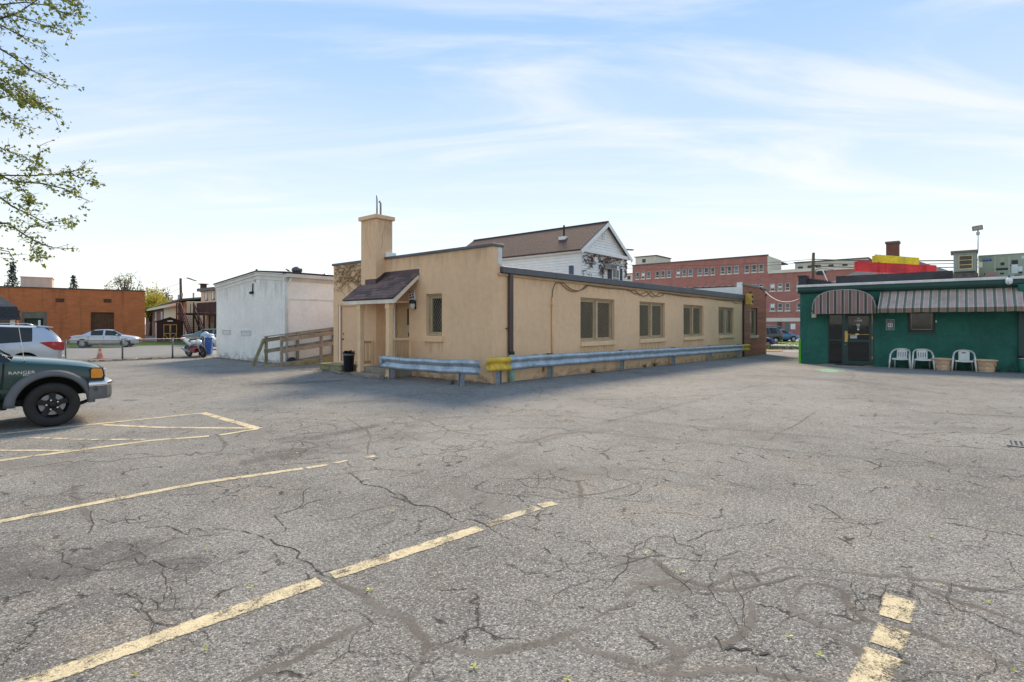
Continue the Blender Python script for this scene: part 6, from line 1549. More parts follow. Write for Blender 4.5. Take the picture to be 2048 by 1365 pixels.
# window
w = MB().box(4.22, 5.18, .02, .12, 1.32, 1.40).box(4.22, 4.30, .02, .12, 1.40, 2.28).box(5.10, 5.18, .02, .12, 1.40, 2.28).box(4.30, 5.10, .02, .12, 2.2, 2.28).build('window', pm('dark_frame', (.012, .025, .025), rough=.5), rs)
MB().box(4.30, 5.10, .07, .085, 1.40, 2.2).build('pane', DGLASS, w)
t_ = MB()
for a, b in (((4.36, 1.46), (5.04, 1.46)), ((4.36, 1.46), (4.36, 2.2)), ((5.04, 1.46), (5.04, 2.2))): t_.beam((a[0], .065, a[1]), (b[0], .065, b[1]), .006, .014)
t_.build('neon_outline', PAPER, w); MB().box(4.20, 5.20, -.05, .05, 1.26, 1.318).build('window_sill', DGRN, rs)
MB().box(5.18, 5.22, -.03, .0, 1.75, 1.85).build('alarm_contact', WHITE, rs)
# sign with two figures (its small wording is illegible at this distance)
ns = thing('notice_sign', 'navy notice sign with a white pictogram panel beside the green door', 'sign', MRB @ T(3.60, -.012, 1.66))
NV = pm('sign_navy', (.018, .024, .045), rough=.5, var=.1)
MB().box(-.15, .15, 0, .01, -.235, .235).build('border', PAPER, ns, bevel=.003); MB().box(-.132, .132, -.003, 0, -.217, .217).build('field', NV, ns)
MB().box(-.09, .09, -.006, -.003, -.115, .065).build('pictogram_panel', WHITE, ns)
for sx in (-1, 1):
    MB().lathe([(.02, 0), (.02, .002)], 12, M=T(sx*.038, -.006, .02) @ Matrix.Rotation(rad(90), 4, 'X')).build('pictogram', NV, ns)
    MB().prism([(sx*.038-.024, -.005), (sx*.038+.024, -.005), (sx*.038+.018, -.045), (sx*.038+.014, -.09), (sx*.038-.014, -.09), (sx*.038-.018, -.045)], -.0075, -.006, 'y').build('pictogram', NV, ns)
for (a, b, z) in ((-.1, -.06, .165), (-.04, .09, .165), (-.11, -.02, .115), (.0, .1, .115), (-.09, .01, -.165), (.03, .09, -.165)): MB().box(a, b, -.0045, -.003, z-.012, z+.012).build('lettering', PAPER, ns)
# entrance mat and slab
one('door_slab', MB().prism([(.85, -1.05), (2.75, -1.05), (3.0, -.02), (1.1, -.02)], ZB-.05, ZB+.035, 'z'), pm('tan_slab', (.38, .29, .21), rough=.9, var=.15, vs=3), 'tan concrete slab before the green restaurant door', 'slab', MRB)
one('door_mat', MB().box(1.55, 2.7, -.62, -.2, ZB+.036, ZB+.052), BLACKP, 'black rubber mat on the slab at the restaurant door', 'mat', MRB, bevel=.005)
# wall box left of the door
wbx = thing('wall_light_box', 'small cream light box on the green wall left of the arched awning', 'lamp', MRB @ T(.62, 0, 2.12)); MB().box(-.10, .10, -.14, 0, -.13, .13).build('casing', pm('cream_plastic', (.66, .55, .30), rough=.5, var=.08), wbx, bevel=.02); MB().box(-.06, .06, -.145, -.14, -.09, .03).build('lens', PAPER, wbx)
# awnings
def stripes(name, cols, per):
    m = bpy.data.materials.new(name); MATS[name] = m
    N, L, b, out = nodes(m)
    tc = N('ShaderNodeTexCoord').outputs['Object']; s = N('ShaderNodeSeparateXYZ'); L(tc, s.inputs[0])
    f = math_(N, L, 'FRACT', math_(N, L, 'DIVIDE', s.outputs[0], per))
    cr = N('ShaderNodeValToRGB'); L(f, cr.inputs[0]); e = cr.color_ramp; e.interpolation = 'CONSTANT'
    while len(e.elements) < len(cols): e.elements.new(.5)
    for el, (p_, c_) in zip(e.elements, cols): el.position = p_; el.color = c4(c_)
    d = ramp_(N, L, noise_(N, L, tc, 1.6, 5, .65), .4, .75); d2 = ramp_(N, L, noise_(N, L, tc, 12, 4, .7), .5, .8)
    c = mixc(N, L, math_(N, L, 'MULTIPLY', d, .45), cr.outputs[0], (.22, .17, .10)); c = mixc(N, L, math_(N, L, 'MULTIPLY', d2, .25), c, (.08, .07, .055))
    L(c, b.inputs['Base Color']); b.inputs['Roughness'].default_value = .85; bump_(N, L, b, noise_(N, L, tc, 4, 3), .25, .05); 
    tr = N('ShaderNodeBsdfTranslucent'); L(c, tr.inputs[0]); mx = N('ShaderNodeMixShader'); mx.inputs[0].default_value = .18
    L(b.outputs[0], mx.inputs[1]); L(tr.outputs[0], mx.inputs[2]); L(mx.outputs[0], out.inputs[0]); return m
A1 = stripes('arched_awning_cloth', [(0, (.40, .22, .21)), (.38, (.58, .52, .46)), (.46, (.09, .085, .09)), (.70, (.13, .135, .10)), (.82, (.58, .52, .46)), (.9, (.40, .22, .21))], .29)
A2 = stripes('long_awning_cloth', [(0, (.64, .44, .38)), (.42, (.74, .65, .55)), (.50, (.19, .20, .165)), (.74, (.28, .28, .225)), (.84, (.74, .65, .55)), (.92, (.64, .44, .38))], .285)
aw = thing('arched_awning', 'faded mauve and grey striped arched awning over the restaurant door', 'awning', MRB)
xc, hw, zb_, ht, dp_ = 1.93, 1.22, 2.30, .93, .95
arch = []
for i in range(25):
    a = math.pi*i/24; arch.append((xc-hw*math.copysign(abs(math.cos(a))**.78, math.cos(a)), zb_+ht*math.sin(a)**.72))
mb = MB(); n = len(arch)
mb.v = [(x, -dp_, z) for x, z in arch]+[(x, 0, z) for x, z in arch]+[(x, -dp_, zb_) for x, z in arch]
mb.f = [(i, i+1, n+i+1, n+i) for i in range(n-1)]+[(2*n+i, 2*n+i+1, i+1, i) for i in range(n-1)]; mb.m = [0]*len(mb.f)
cl = mb.build('canopy', A1, aw)
MB().tube([(x, -dp_-.006, z) for x, z in arch], .013, 5).build('piping', pm('piping', (.52, .46, .42), rough=.8), aw, smooth=True)
va = MB()
for sd in range(1):
    path = [(xc-hw, 0), (xc-hw, -dp_)]+[(xc-hw+2*hw*i/24, -dp_-.012*math.sin(i*1.9)) for i in range(25)]+[(xc+hw, 0)]
    for i, (x, y) in enumerate(path): va.v += [(x, y, zb_), (x, y-.01*math.sin(i*2.3), zb_-.15+.006*math.sin(i*1.3))]
    for i in range(len(path)-1): va.f.append((2*i, 2*i+2, 2*i+3, 2*i+1)); va.m.append(0)
va.build('valance', A1, aw)
la = thing('long_awning', 'long faded pink and grey striped awning over the restaurant chairs', 'awning', MRB)
X0, X1, ZT, ZF, DP = 3.24, 15.0, 3.13, 2.36, 1.05
mb = MB(); nx = 120; ny = 6
for i in range(nx+1):
    x = X0+(X1-X0)*i/nx
    for j in range(ny+1):
        f = j/ny; sgx = .02*math.sin(f*math.pi)*(1+.4*math.sin(x*2.2)); mb.v.append((x-.0*f, -DP*f-.01, ZT+(ZF-ZT)*f-sgx))
for i in range(nx):
    for j in range(ny): mb.f.append((i*(ny+1)+j, i*(ny+1)+j+1, (i+1)*(ny+1)+j+1, (i+1)*(ny+1)+j)); mb.m.append(0)
mb.add([(X0, -.01, ZT), (X0, -DP-.01, ZF), (X0, -.01, ZF)], [(0, 1, 2)])
mb.build('canopy', A2, la, smooth=False)
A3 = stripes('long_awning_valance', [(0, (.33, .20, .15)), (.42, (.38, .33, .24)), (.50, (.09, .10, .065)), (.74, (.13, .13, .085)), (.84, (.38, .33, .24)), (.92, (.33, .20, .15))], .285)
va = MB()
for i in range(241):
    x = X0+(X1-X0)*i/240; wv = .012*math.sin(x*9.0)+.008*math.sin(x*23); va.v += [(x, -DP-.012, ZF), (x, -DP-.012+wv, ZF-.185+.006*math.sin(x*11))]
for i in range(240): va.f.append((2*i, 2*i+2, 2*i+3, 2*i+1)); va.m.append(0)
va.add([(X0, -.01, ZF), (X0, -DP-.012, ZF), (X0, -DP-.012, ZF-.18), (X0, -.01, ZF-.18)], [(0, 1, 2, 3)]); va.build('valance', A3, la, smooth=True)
for x in (X0+.05, 6.5, 9.5, 12.5): MB().tube([(x, -.02, 2.2), (x, -DP+.02, ZF-.02)], .018, 6).build('arm', DGRN, la)
# green downpipe, dome camera
pd = thing('downpipe', 'dark green downpipe with pale joint at the right end of the restaurant', 'downpipe', MRB @ T(7.86, 0, 0))
MB().box(-.12, .12, -.13, -.01, .42, 3.0).build('upper_pipe', DGRN, pd, bevel=.01); MB().tube([(0, -.12, ZB-.05), (0, -.12, .42)], .125, 14).build('lower_pipe', GRN, pd, smooth=True)
MB().lathe([(.14, .36), (.14, .44)], 14, M=T(0, -.12, 0)).build('joint', BLACKP, pd); MB().lathe([(.13, .33), (.13, .355)], 14, M=T(0, -.12, 0)).build('joint_ring', PAPER, pd)
MB().tube([(0, -.2, 3.26), (.0, -.14, 3.1), (0, -.08, 2.95)], .16, 12).build('offset_bend', GRN, pd, smooth=True)
for z in (.75, 1.3): MB().box(-.13, .13, -.14, -.13, z, z+.06).build('strap', GRND, pd)
cx_, cz_ = onP(MRB, 2018, 563, -.30); dc = thing('dome_camera', 'white dome security camera under the restaurant roof edge', 'camera', MRB @ T(cx_, -.32, cz_))
MB().lathe([(.05, .14), (.10, .10), (.115, .02), (.115, -.02)], 16).build('housing', WHITE, dc, smooth=True); MB().lathe([(.11, -.02), (.095, -.08), (.05, -.12), (.005, -.13)], 16).build('dome', WHITE, dc, smooth=True)
MB().lathe([(.03, 0), (.028, .012), (.005, .014)], 10, M=T(-.02, -.085, -.06) @ Matrix.Rotation(rad(70), 4, 'X')).build('lens', BLACKP, dc); MB().box(-.03, .03, -.03, .06, .12, .24).build('bracket', pm('blue_bracket', (.10, .12, .22), rough=.5), dc)

# ------- chairs and planters
CHW = pm('white_resin', (.70, .70, .66), rough=.45, var=.06, vs=5, bump=.05)
def resin_chair(label, M, slats=True, arch_h=.84):
    c = thing('resin_chair', label, 'chair', M, 'white resin chairs before the green wall')
    mb = MB(); n = 13; seat = []
    for i in range(n):
        x = -.29+.58*i/(n-1)
        for j, (y, z) in enumerate(((-.31, .385), (-.29, .425), (-.1, .43), (.12, .41), (.22, .42))): mb.v.append((x*(1-.12*j/4), y, z-.018*(1-(x/.29)**2)))
    for i in range(n-1):
        for j in range(4): mb.f.append((i*5+j, i*5+j+1, (i+1)*5+j+1, (i+1)*5+j)); mb.m.append(0)
    o = mb.build('seat', CHW, c, smooth=True); s = o.modifiers.new('t', 'SOLIDIFY'); s.thickness = .02
    for sx in (-1, 1):
        l = MB(); l.tube([(sx*.375, -.34, 0), (sx*.355, -.32, .3), (sx*.34, -.30, .50), (sx*.335, -.27, .62)], [.026, .036, .036, .032], 6); l.build('leg', CHW, c, smooth=True)
        l = MB(); l.tube([(sx*.27, .30, 0), (sx*.255, .25, .25), (sx*.24, .2, .42)], [.024, .03, .034], 6); l.build('leg', CHW, c, smooth=True)
    # arms flow into the arched top rail
    pth = []
    for i in range(21):
        a = math.pi*i/20; x = -.345*math.copysign(abs(math.cos(a))**.75, math.cos(a)); k_ = math.sin(a)
        pth.append((x, -.27+.57*k_**.8, .62+(arch_h-.62)*k_**.7))
    mb = MB(); w_ = .035
    for i, p in enumerate(pth):
        mb.v += [(p[0], p[1], p[2]+w_*.6), (p[0]*(.86), p[1]-.01, p[2]-w_*.2), (p[0]*.88, p[1]+.01, p[2]-w_*1.1), (p[0]*1.03, p[1]+.03, p[2]-w_*.2)]
    for i in range(len(pth)-1):
        for j in range(4): mb.f.append((i*4+j, i*4+(j+1) % 4, (i+1)*4+(j+1) % 4, (i+1)*4+j)); mb.m.append(0)
    mb.build('armrest', CHW, c, smooth=True)
    def back(x0, x1, za, zb2, nm='slat'):
        m2 = MB()
        for k_ in range(5):
            f = k_/4; z = za+(zb2-za)*f; y = .20+.11*(z-.42)/.42
            fl = 1-.12*f*0
            m2.v += [(x0, y, z), (x1, y, z), (x1, y+.02, z), (x0, y+.02, z)]
        for k_ in range(4):
            for j in range(4): m2.f.append((k_*4+j, k_*4+(j+1) % 4, (k_+1)*4+(j+1) % 4, (k_+1)*4+j)); m2.m.append(0)
        return m2.build(nm, CHW, c)
    if slats:
        back(-.185, .185, .42, .50, 'backrest'); back(-.19, .19, .70, arch_h, 'top_panel')
        for i in range(5): back(-.185+i*.078, -.185+i*.078+.056, .50, .70)
    else:
        back(-.175, .175, .42, arch_h-.13, 'backrest'); back(-.18, -.07, arch_h-.13, arch_h-.09); back(.07, .18, arch_h-.13, arch_h-.09); back(-.18, .18, arch_h-.09, arch_h, 'top_panel')
    return c
def lx(u, v, y): return onP(MRB, u, v, y)[0]
yC = -.45
for (u, lab, sl_, rot) in ((1802, 'white slatted resin chair nearest the notice sign', True, -4), (1845, 'white slatted resin chair beside the first planter', True, 6), (1928, 'white resin chair with solid back between the two planters', False, 0)):
    x = lx(u, 730, yC); resin_chair(lab, MRB @ T(x, yC, ZB) @ RZ(rad(rot)) @ Matrix.Scale(1.0, 4), sl_)
TER = pm('sand_plastic', (.70, .46, .29), rough=.65, var=.14, vs=4, bump=.12)
for (u, lab) in ((1885, 'sand-coloured round planter between the slatted and solid-back chairs'), (1971, 'sand-coloured round planter at the right end of the chairs')):
    x = lx(u, 735, -.5); pl = thing('planter', lab, 'planter', MRB @ T(x, -.52, ZB), 'round planters before the green wall')
    MB().lathe([(.25, 0), (.26, .02), (.285, .13), (.295, .14), (.295, .17), (.285, .18), (.325, .39), (.34, .40), (.34, .43), (.385, .445), (.395, .47), (.385, .495), (.35, .50), (.33, .46), (.30, .40)], 36).build('pot', TER, pl, smooth=False)
    MB().lathe([(.322, .41), (.01, .415)], 24, cap=False).build('soil', pm('soil', (.05, .035, .025), rough=.95), pl)
    sw = MB()
    for i in range(9):
        a0 = 2*math.pi*i/9; pts = [((.300+.01+.08*(.33-.06*math.sin(math.pi*k_/8)-.18))*math.cos(a0+.7*k_/8), (.300+.01+.08*(.33-.06*math.sin(math.pi*k_/8)-.18))*math.sin(a0+.7*k_/8), .34-.09*math.sin(math.pi*k_/8)) for k_ in range(9)]
        sw.tube([(p[0]*1.01, p[1]*1.01, p[2]) for p in pts], .012, 5)
    tag(sw.build('swag', TER, pl, smooth=True), kind=None)

# ------- things on the restaurant roof
ZR = 3.57
def rect(y0, u0, v0, u1, v1): a, z1 = onP(MRB, u0, v0, y0); b, z0 = onP(MRB, u1, v1, y0); return a, b, z0, z1
a, b, z0, z1 = rect(3.0, 1672, 553, 1906, 560)
cb_ = MB().box(a, b, 3.0, 3.25, 3.44, z1).build('roof_curb', pm('torn_membrane', (.035, .037, .042), rough=.6, var=.3, vs=2, bump=.4, bs=9), rs)
a, b, z0, z1 = rect(.5, 1597, 552, 1611, 570); MB().box(a, b, .5, 1.1, 3.4, z1-.05).box(a-.04, b+.04, .45, 1.15, z1-.05, z1).build('parapet_stub', ROOFING, rs)
pz = MB(); a2, _ = onP(MRB, 1612, 553, .9); b2, zz2 = onP(MRB, 1665, 565, 1.2); pz.prism([(a2, 3.4), (b2, 3.4), (b2, zz2), (a2, z1-.12)], .8, 3.0, 'y'); pz.build('parapet_slope', ROOFING, rs)
for i in range(9): MB().box(a2+(b2-a2)*i/9, a2+(b2-a2)*(i+.6)/9, .74, .84, z1-.14+(zz2-z1+.12)*i/9, z1-.08+(zz2-z1+.12)*i/9).build('ridge_tile', BRNM, rs)
MB().tube([(onP(MRB, 1645, 540, 2)[0], 2, onP(MRB, 1645, 540, 2)[1]), (onP(MRB, 1656, 566, 2)[0], 2, onP(MRB, 1656, 566, 2)[1])], .03, 6).build('stay_pipe', WHITE, rs)
# hip roof behind
HR = shingle('hip_shingle', (.10, .105, .115), (.14, .145, .155), .3, .13, 'xy'); y0 = 8.0
a, b, z0, z1 = rect(y0, 1600, 560, 2010, 552)
xa, za = onP(MRB, 1755, 525, y0+4); xb, zb2 = onP(MRB, 1830, 520, y0+4)
MB().add([(a, y0, 3.5), (b, y0, 3.5), (b, y0+8, 3.5), (a, y0+8, 3.5), (xa, y0+4, za), (xb, y0+4, za)], [(0, 1, 5, 4), (1, 2, 5), (2, 3, 4, 5), (3, 0, 4)]).build('hip_roof', HR, rs)
# sign seen from behind
y0 = 6.5; sb = thing('roof_sign', 'back of a red roof sign with a yellow top board', 'sign', MRB)
RDP = pm('sign_red', (.62, .028, .035), rough=.5, var=.28, vs=1.6, bump=.1, streak=.4); YLP = pm('sign_yellow', (.72, .50, .025), rough=.5, var=.2, vs=1.6, bump=.1, streak=.35)
a, z1 = onP(MRB, 1714, 521, y0); b, z2 = onP(MRB, 1873, 531, y0+.7); zz0 = onP(MRB, 1714, 543, y0)[1]; zz1 = onP(MRB, 1873, 551, y0+.7)[1]
def slab(mb, a, b, ya, yb, za0, za1, zb0, zb1, th):
    return mb.add([(a, ya, za0), (b, yb, zb0), (b, yb+th, zb0), (a, ya+th, za0), (a, ya, za1), (b, yb, zb1), (b, yb+th, zb1), (a, ya+th, za1)], [(0,3,2,1),(4,5,6,7),(0,1,5,4),(1,2,6,5),(2,3,7,6),(3,0,4,7)])
slab(MB(), a, b, y0, y0+.7, zz0, z1, zz1, z2, .3).build('red_board', RDP, sb, bevel=.02)
MB().box(a-.14, a-.005, y0+.02, y0+.3, zz0, z1-.06).build('end_panel', RDP, sb, bevel=.02)
ya_, zy1 = onP(MRB, 1749, 509, y0+.1); yb_, zy2 = onP(MRB, 1838, 516, y0+.5); zy0 = onP(MRB, 1749, 525, y0+.1)[1]; zy3 = onP(MRB, 1838, 530, y0+.5)[1]
slab(MB(), ya_, yb_, y0+.12, y0+.5, zy0, zy1, zy3, zy2, .28).build('yellow_board', YLP, sb, bevel=.02)
MB().box(ya_-.12, ya_-.005, y0+.14, y0+.4, zy0, zy1-.08).build('end_panel', YLP, sb)
for i in (2, 5):
    f = i/6+.04; MB().box(a+(b-a)*f-.005, a+(b-a)*f+.005, y0+.7*f-.02, y0+.7*f+.0, zz0+(zz1-zz0)*f+.02, z1+(z2-z1)*f-.02).build('panel_seam', pm('seam_dark_red', (.22, .015, .02), rough=.7), sb)
for u in (1757, 1848):
    x, z = onP(MRB, u, 530, y0); f = (x-a)/(b-a); zt_ = z1+(z2-z1)*f
    MB().beam((x, y0-.03+.7*f, 3.5), (x, y0-.03+.7*f, zt_), .05, .05).build('post', RDP, sb); MB().beam((x, y0-.03+.7*f, zt_-.25), (x+.5, y0-1.1+.7*f, 3.5), .03, .03).build('strut', RDP, sb)
# brick chimney behind the sign
y0 = 13; a, z1 = onP(MRB, 1772, 484, y0); b, _ = onP(MRB, 1797, 484, y0); rc = thing('brick_chimney', 'red-brown brick chimney rising behind the roof sign', 'chimney', MRB)
MB().box(a, b, y0, y0+.8, 3.5, z1-.12).build('shaft', brick('chimney_brick', (.26, .085, .055), (.20, .06, .04), (.16, .12, .1)), rc); MB().box(a-.05, b+.05, y0-.05, y0+.85, z1-.12, z1).build('cap', pm('chimney_cap', (.16, .13, .11), rough=.9), rc)
# kitchen exhaust box
y0 = 1.6; a, b, z0, z1 = rect(y0, 1907, 503, 1953, 541); xh = thing('exhaust_box', 'grey-green kitchen exhaust box with a yellowed grille on the restaurant roof', 'rooftop unit', MRB)
XG = pm('exhaust_grey', (.25, .29, .26), rough=.6, metal=.2, var=.15, vs=3, bump=.1, streak=.4)
MB().box(a-.02, b+.05, y0-.03, y0+1.0, 3.44, z0-.12).build('curb', pm('curb_tar', (.10, .085, .07), rough=.9, var=.4, vs=5, bump=.3), xh)
MB().box(a, b, y0, y0+.95, z0-.12, z1-.08).build('casing', XG, xh, bevel=.015); MB().box(a-.1, b+.06, y0-.12, y0+1.05, z1-.08, z1).build('cover', pm('exhaust_cover', (.16, .12, .10), rough=.7, var=.2), xh)
xg0, xg1 = a+(b-a)*.26, a+(b-a)*.80; zg0, zg1 = z0+.10, z1-.24
fr_ = MB().box(xg0-.03, xg1+.03, y0-.03, y0-.001, zg0-.03, zg0).box(xg0-.03, xg1+.03, y0-.03, y0-.001, zg1, zg1+.03).box(xg0-.03, xg0, y0-.03, y0-.001, zg0, zg1).box(xg1, xg1+.03, y0-.03, y0-.001, zg0, zg1).build('grille_frame', pm('yellowed_metal', (.55, .45, .24), rough=.6, var=.2), xh)
MB().box(xg0, xg1, y0-.008, y0-.001, zg0, zg1).build('grille_back', pm('greasy_brown', (.10, .08, .055), rough=.6, var=.3), xh)
for i in range(8): MB().box(xg0, xg1, y0-.025, y0-.008, zg0+(zg1-zg0)*(i+.2)/8, zg0+(zg1-zg0)*(i+.6)/8).build('louvre', MATS['yellowed_metal'] if i % 3 == 2 else MATS['greasy_brown'], xh)
MB().box(a+.03, b-.03, y0-.02, y0-.001, z0-.10, z0-.02).build('drip_tray', ROOFING, xh)
# packaged air conditioner
y0 = 2.6; a, z1 = onP(MRB, 1958, 513, y0); b = a+4.2; ac = thing('air_conditioner', 'large sage-green packaged air conditioner on the restaurant roof', 'air conditioner', MRB)
SG = pm('sage_metal', (.27, .32, .23), rough=.5, metal=.1, var=.08, vs=1.5, bump=.03, streak=.12)
z0 = ZR-.08; MB().box(a, b, y0, y0+1.9, z0, z1).build('casing', SG, ac, bevel=.012); MB().box(a-.02, b+.02, y0-.02, y0+1.92, z1, z1+.03).build('lid', SG, ac)
def acx(u): return onP(MRB, u, 530, y0)[0]
for u in (1990, 2018): MB().box(acx(u)-.03, acx(u)+.03, y0-.012, y0-.001, z0, z1-.02).build('panel_seam', pm('sage_light', (.34, .39, .29), rough=.5), ac)
def acq(nm, u0, u1, v0, v1, m, d=.006, par=None):
    x_, zz = onP(MRB, u0, v0, y0); x2, z_ = onP(MRB, u1, v1, y0); return MB().box(x_, x2, y0-d, y0-.001, z_, zz).build(nm, m, par or ac)
BLP = pm('label_blue', (.018, .065, .19), rough=.4, var=.05); lab_ = acq('name_plate', 1965.5, 1984, 515, 522.5, BLP, .012)
xm_, zm_ = onP(MRB, 1975, 518.7, y0)
text('lettering', 'American\nStandard', .062, WHITE, lab_, T(xm_, y0-.0135, zm_+.035) @ MR @ Matrix.Diagonal((1.25, 1, 1, 1)), .001)
for (u0, u1, v0, v1, m) in ((1958.5, 1965, 525, 535, WHITE), (2000, 2008.5, 516, 525, pm('label_tan', (.40, .37, .28), rough=.6)), (2001, 2009, 525.5, 531, ROOFING), (1992, 2016, 537, 540.5, ROOFING), (2000, 2008, 546, 549, ROOFING), (2023, 2036, 521, 529, ROOFING), (2023, 2035.5, 529.6, 546.5, PAPER), (2036, 2045, 533.5, 543, PAPER), (2037, 2045, 544, 547.5, ROOFING), (2043, 2050, 512, 517.5, PAPER), (1968, 1972, 547, 550, ROOFING), (2017.5, 2022, 530, 533, ROOFING), (2018, 2021, 536, 538, ROOFING), (2018, 2021, 541.5, 543.5, ROOFING), (2029, 2043, 550, 551.5, ROOFING)): acq('label', u0, u1, v0, v1, m)
x_, zz = onP(MRB, 1983, 548, y0-.5); tb = MB().box(x_-.2, x_+.2, y0-.6, y0-.3, z0, zz+.06).build('access_cover', pm('pink_cover', (.36, .22, .18), rough=.7), ac)
# floodlight on its pipe
x_, zt_ = onP(MRB, 1956, 468, 2.3); _, zl_ = onP(MRB, 1953, 451, 2.3); fl_ = thing('roof_floodlight', 'grey floodlight on a thin pipe above the exhaust box', 'lamp', MRB @ T(x_, 2.3, 3.5))
MB().tube([(-.04, 0, 0), (-.04, 0, onP(MRB, 1955, 503, 2.3)[1]-3.5), (0, 0, onP(MRB, 1956, 498, 2.3)[1]-3.5), (.0, 0, zt_-3.5)], .022, 6).build('pipe', STEELG, fl_, smooth=True)
MB().box(-.06, .06, -.05, .05, zt_-3.55, zt_-3.42).build('junction_box', STEELG, fl_, bevel=.015)
h_ = MB().box(-.20, .16, -.10, .08, -.10, .10).build('head', pm('lamp_bronze', (.10, .105, .10), rough=.5), fl_, T(0, 0, zl_-3.5-.12) @ Matrix.Rotation(rad(-6), 4, 'Y') @ Matrix.Rotation(rad(14), 4, 'X'), bevel=.02)
MB().box(-.17, .13, -.104, -.098, -.075, .075).build('lens', pm('lamp_lens', (.34, .31, .25), rough=.3), h_)
MB().tube([(0, 0, zt_-3.45), (0, 0, zl_-3.6)], .03, 6).build('knuckle', STEELG, fl_)
MB().tube([(b_ := onP(MRB, 1953, 549, 1.7)[0], 1.7, 3.75), (b_+.25, 1.5, 3.66), (b_+.5, 1.4, 3.58), (b_+1.3, 1.3, 3.575)], .02, 5).build('roof_cable', BLACKP, xh)
MB().tube([(onP(MRB, 1880, 560, 1.4)[0], 1.4, 3.60), (b_, 1.4, 3.60), (b_+1.5, 1.3, 3.60)], .04, 6).build('conduit', STEELG, xh)

# ------------------------------------------------------------------ white clapboard house behind the tan building
SH0, TH0 = 19.2, 9.5
sA, zE = onT(1160, 497, TH0); sB, _ = onT(1254, 517, TH0); sP, zP = onT(1210, 447, TH0)
tEnd = 22.3
hs = thing('white_house', 'white clapboard house with brown gabled roof above the tan building', 'house', MG)
SID = pm('white_clapboard', (.86, .85, .82), rough=.6, var=.05, vs=2, bump=.05, streak=.06)
MB().prism([(sA+.02, 0), (sB-.02, 0), (sB-.02, zE-.02), (sP, zP-.06), (sA+.02, zE-.02)], TH0+.03, tEnd, 'y').build('wall', SID, hs)
PITCH = .19
z = 3.2
while z < zE-.10:
    MB().add([(sA-.035, TH0+.05, z), (sA-.035, tEnd, z), (sA+.01, tEnd, z+PITCH), (sA+.01, TH0+.05, z+PITCH), (sA+.02, TH0+.05, z), (sA+.02, tEnd, z)], [(0, 1, 2, 3), (0, 4, 5, 1)]).build('clapboard', SID, hs); z += PITCH
z = 3.2
while z < zP-.35:
    f = 0 if z < zE else (z-zE)/(zP-zE); a = sA+.05+(sP-sA)*f; b = sB-.05+(sP-sB)*f
    if b-a > .3: MB().add([(a, TH0-.035, z), (b, TH0-.035, z), (b, TH0+.012, z+PITCH), (a, TH0+.012, z+PITCH), (a, TH0+.03, z), (b, TH0+.03, z)], [(0, 1, 2, 3), (0, 4, 5, 1)]).build('clapboard', SID, hs)
    z += PITCH
HRF = shingle('house_shingle', (.125, .064, .052), (.085, .046, .040), .32, .11, 'y', .6)
rf = MB()
for (sx, ex_) in ((sA-.28, -1), (sB+.28, 1)):
    zz = zE-.28*(zP-zE)/(sP-sA)
    rf.add([(sx, TH0-.28, zz), (sP, TH0-.28, zP), (sP, tEnd+.3, zP), (sx, tEnd+.3, zz), (sx, TH0-.28, zz+.10), (sP, TH0-.28, zP+.10), (sP, tEnd+.3, zP+.10), (sx, tEnd+.3, zz+.10)], [(0,1,2,3),(7,6,5,4),(0,4,5,1),(1,5,6,2),(2,6,7,3),(3,7,4,0)])
rf.build('roof', HRF, hs)
MB().beam((sP, TH0-.29, zP+.10), (sP, tEnd+.3, zP+.10), .18, .05).build('ridge_cap', pm('ridge_dark', (.07, .05, .045), rough=.9), hs)
bg_ = MB()
for (sx, s1) in ((sA-.28, sP), (sB+.28, sP)):
    zz = zE-.28*(zP-zE)/(sP-sA); bg_.beam((sx, TH0-.31, zz-.10), (s1, TH0-.31, zP-.10), .05, .26)
bg_.build('barge_board', SID, hs)
MB().box(sA-.1, sB+.1, TH0-.26, TH0-.02, zE-.22, zE+.02).build('gable_return', SID, hs)
MB().box(sA-.22, sA-.0, TH0-.28, tEnd, zE-.28, zE-.12).build('eave_board', SID, hs)
MB().box(sA-.03, sA+.1, TH0-.03, TH0+.1, 2, zE-.2).build('corner_board', SID, hs)
va_, vz = onT(1206, 471, TH0); vt = MB().box(va_-.18, va_+.18, TH0-.05, TH0-.02, vz-.35, vz+.35).build('gable_vent', WHITED, hs)
for i in range(6): MB().box(va_-.15, va_+.15, TH0-.065, TH0-.05, vz-.3+i*.1, vz-.24+i*.1).build('louvre', WHITED, vt)
p_s, p_z = onT(1158, 470, TH0+1.2); MB().tube([(sA+1.6, TH0+2.4, zE+.9), (sA+1.6, TH0+2.4, zE+2.05)], .07, 8).build('vent_stack', ROOFING, hs)
MB().box(sA+1.35, sA+1.85, TH0+2.1, TH0+2.7, zE+.95, zE+1.22).build('stack_flashing', WHITE, hs)
wa, wz1 = onT(1223, 536, TH0); wb_, _ = onT(1238, 536, TH0); wz0 = wz1-1.5
w = MB().box(wa, wb_, TH0-.05, TH0-.02, wz0, wz1).build('window', SID, hs)
MB().box(wa+.12, wb_-.12, TH0-.06, TH0-.05, wz0+.1, wz1-.12).build('pane', WGLASS, w)
MB().box((wa+wb_)/2-.02, (wa+wb_)/2+.02, TH0-.07, TH0-.06, wz0+.1, wz1-.12).box(wa+.1, wb_-.1, TH0-.07, TH0-.06, wz0+.75, wz0+.80).build('muntin', SID, w)
SHU = pm('shutter_navy', (.022, .030, .052), rough=.6, var=.1)
for a, b in ((onT(1215, 540, TH0)[0], wa-.02), (wb_+.12, onT(1243.5, 540, TH0)[0])): MB().box(a, b, TH0-.06, TH0-.02, wz0, wz1+.05).build('shutter', SHU, hs)
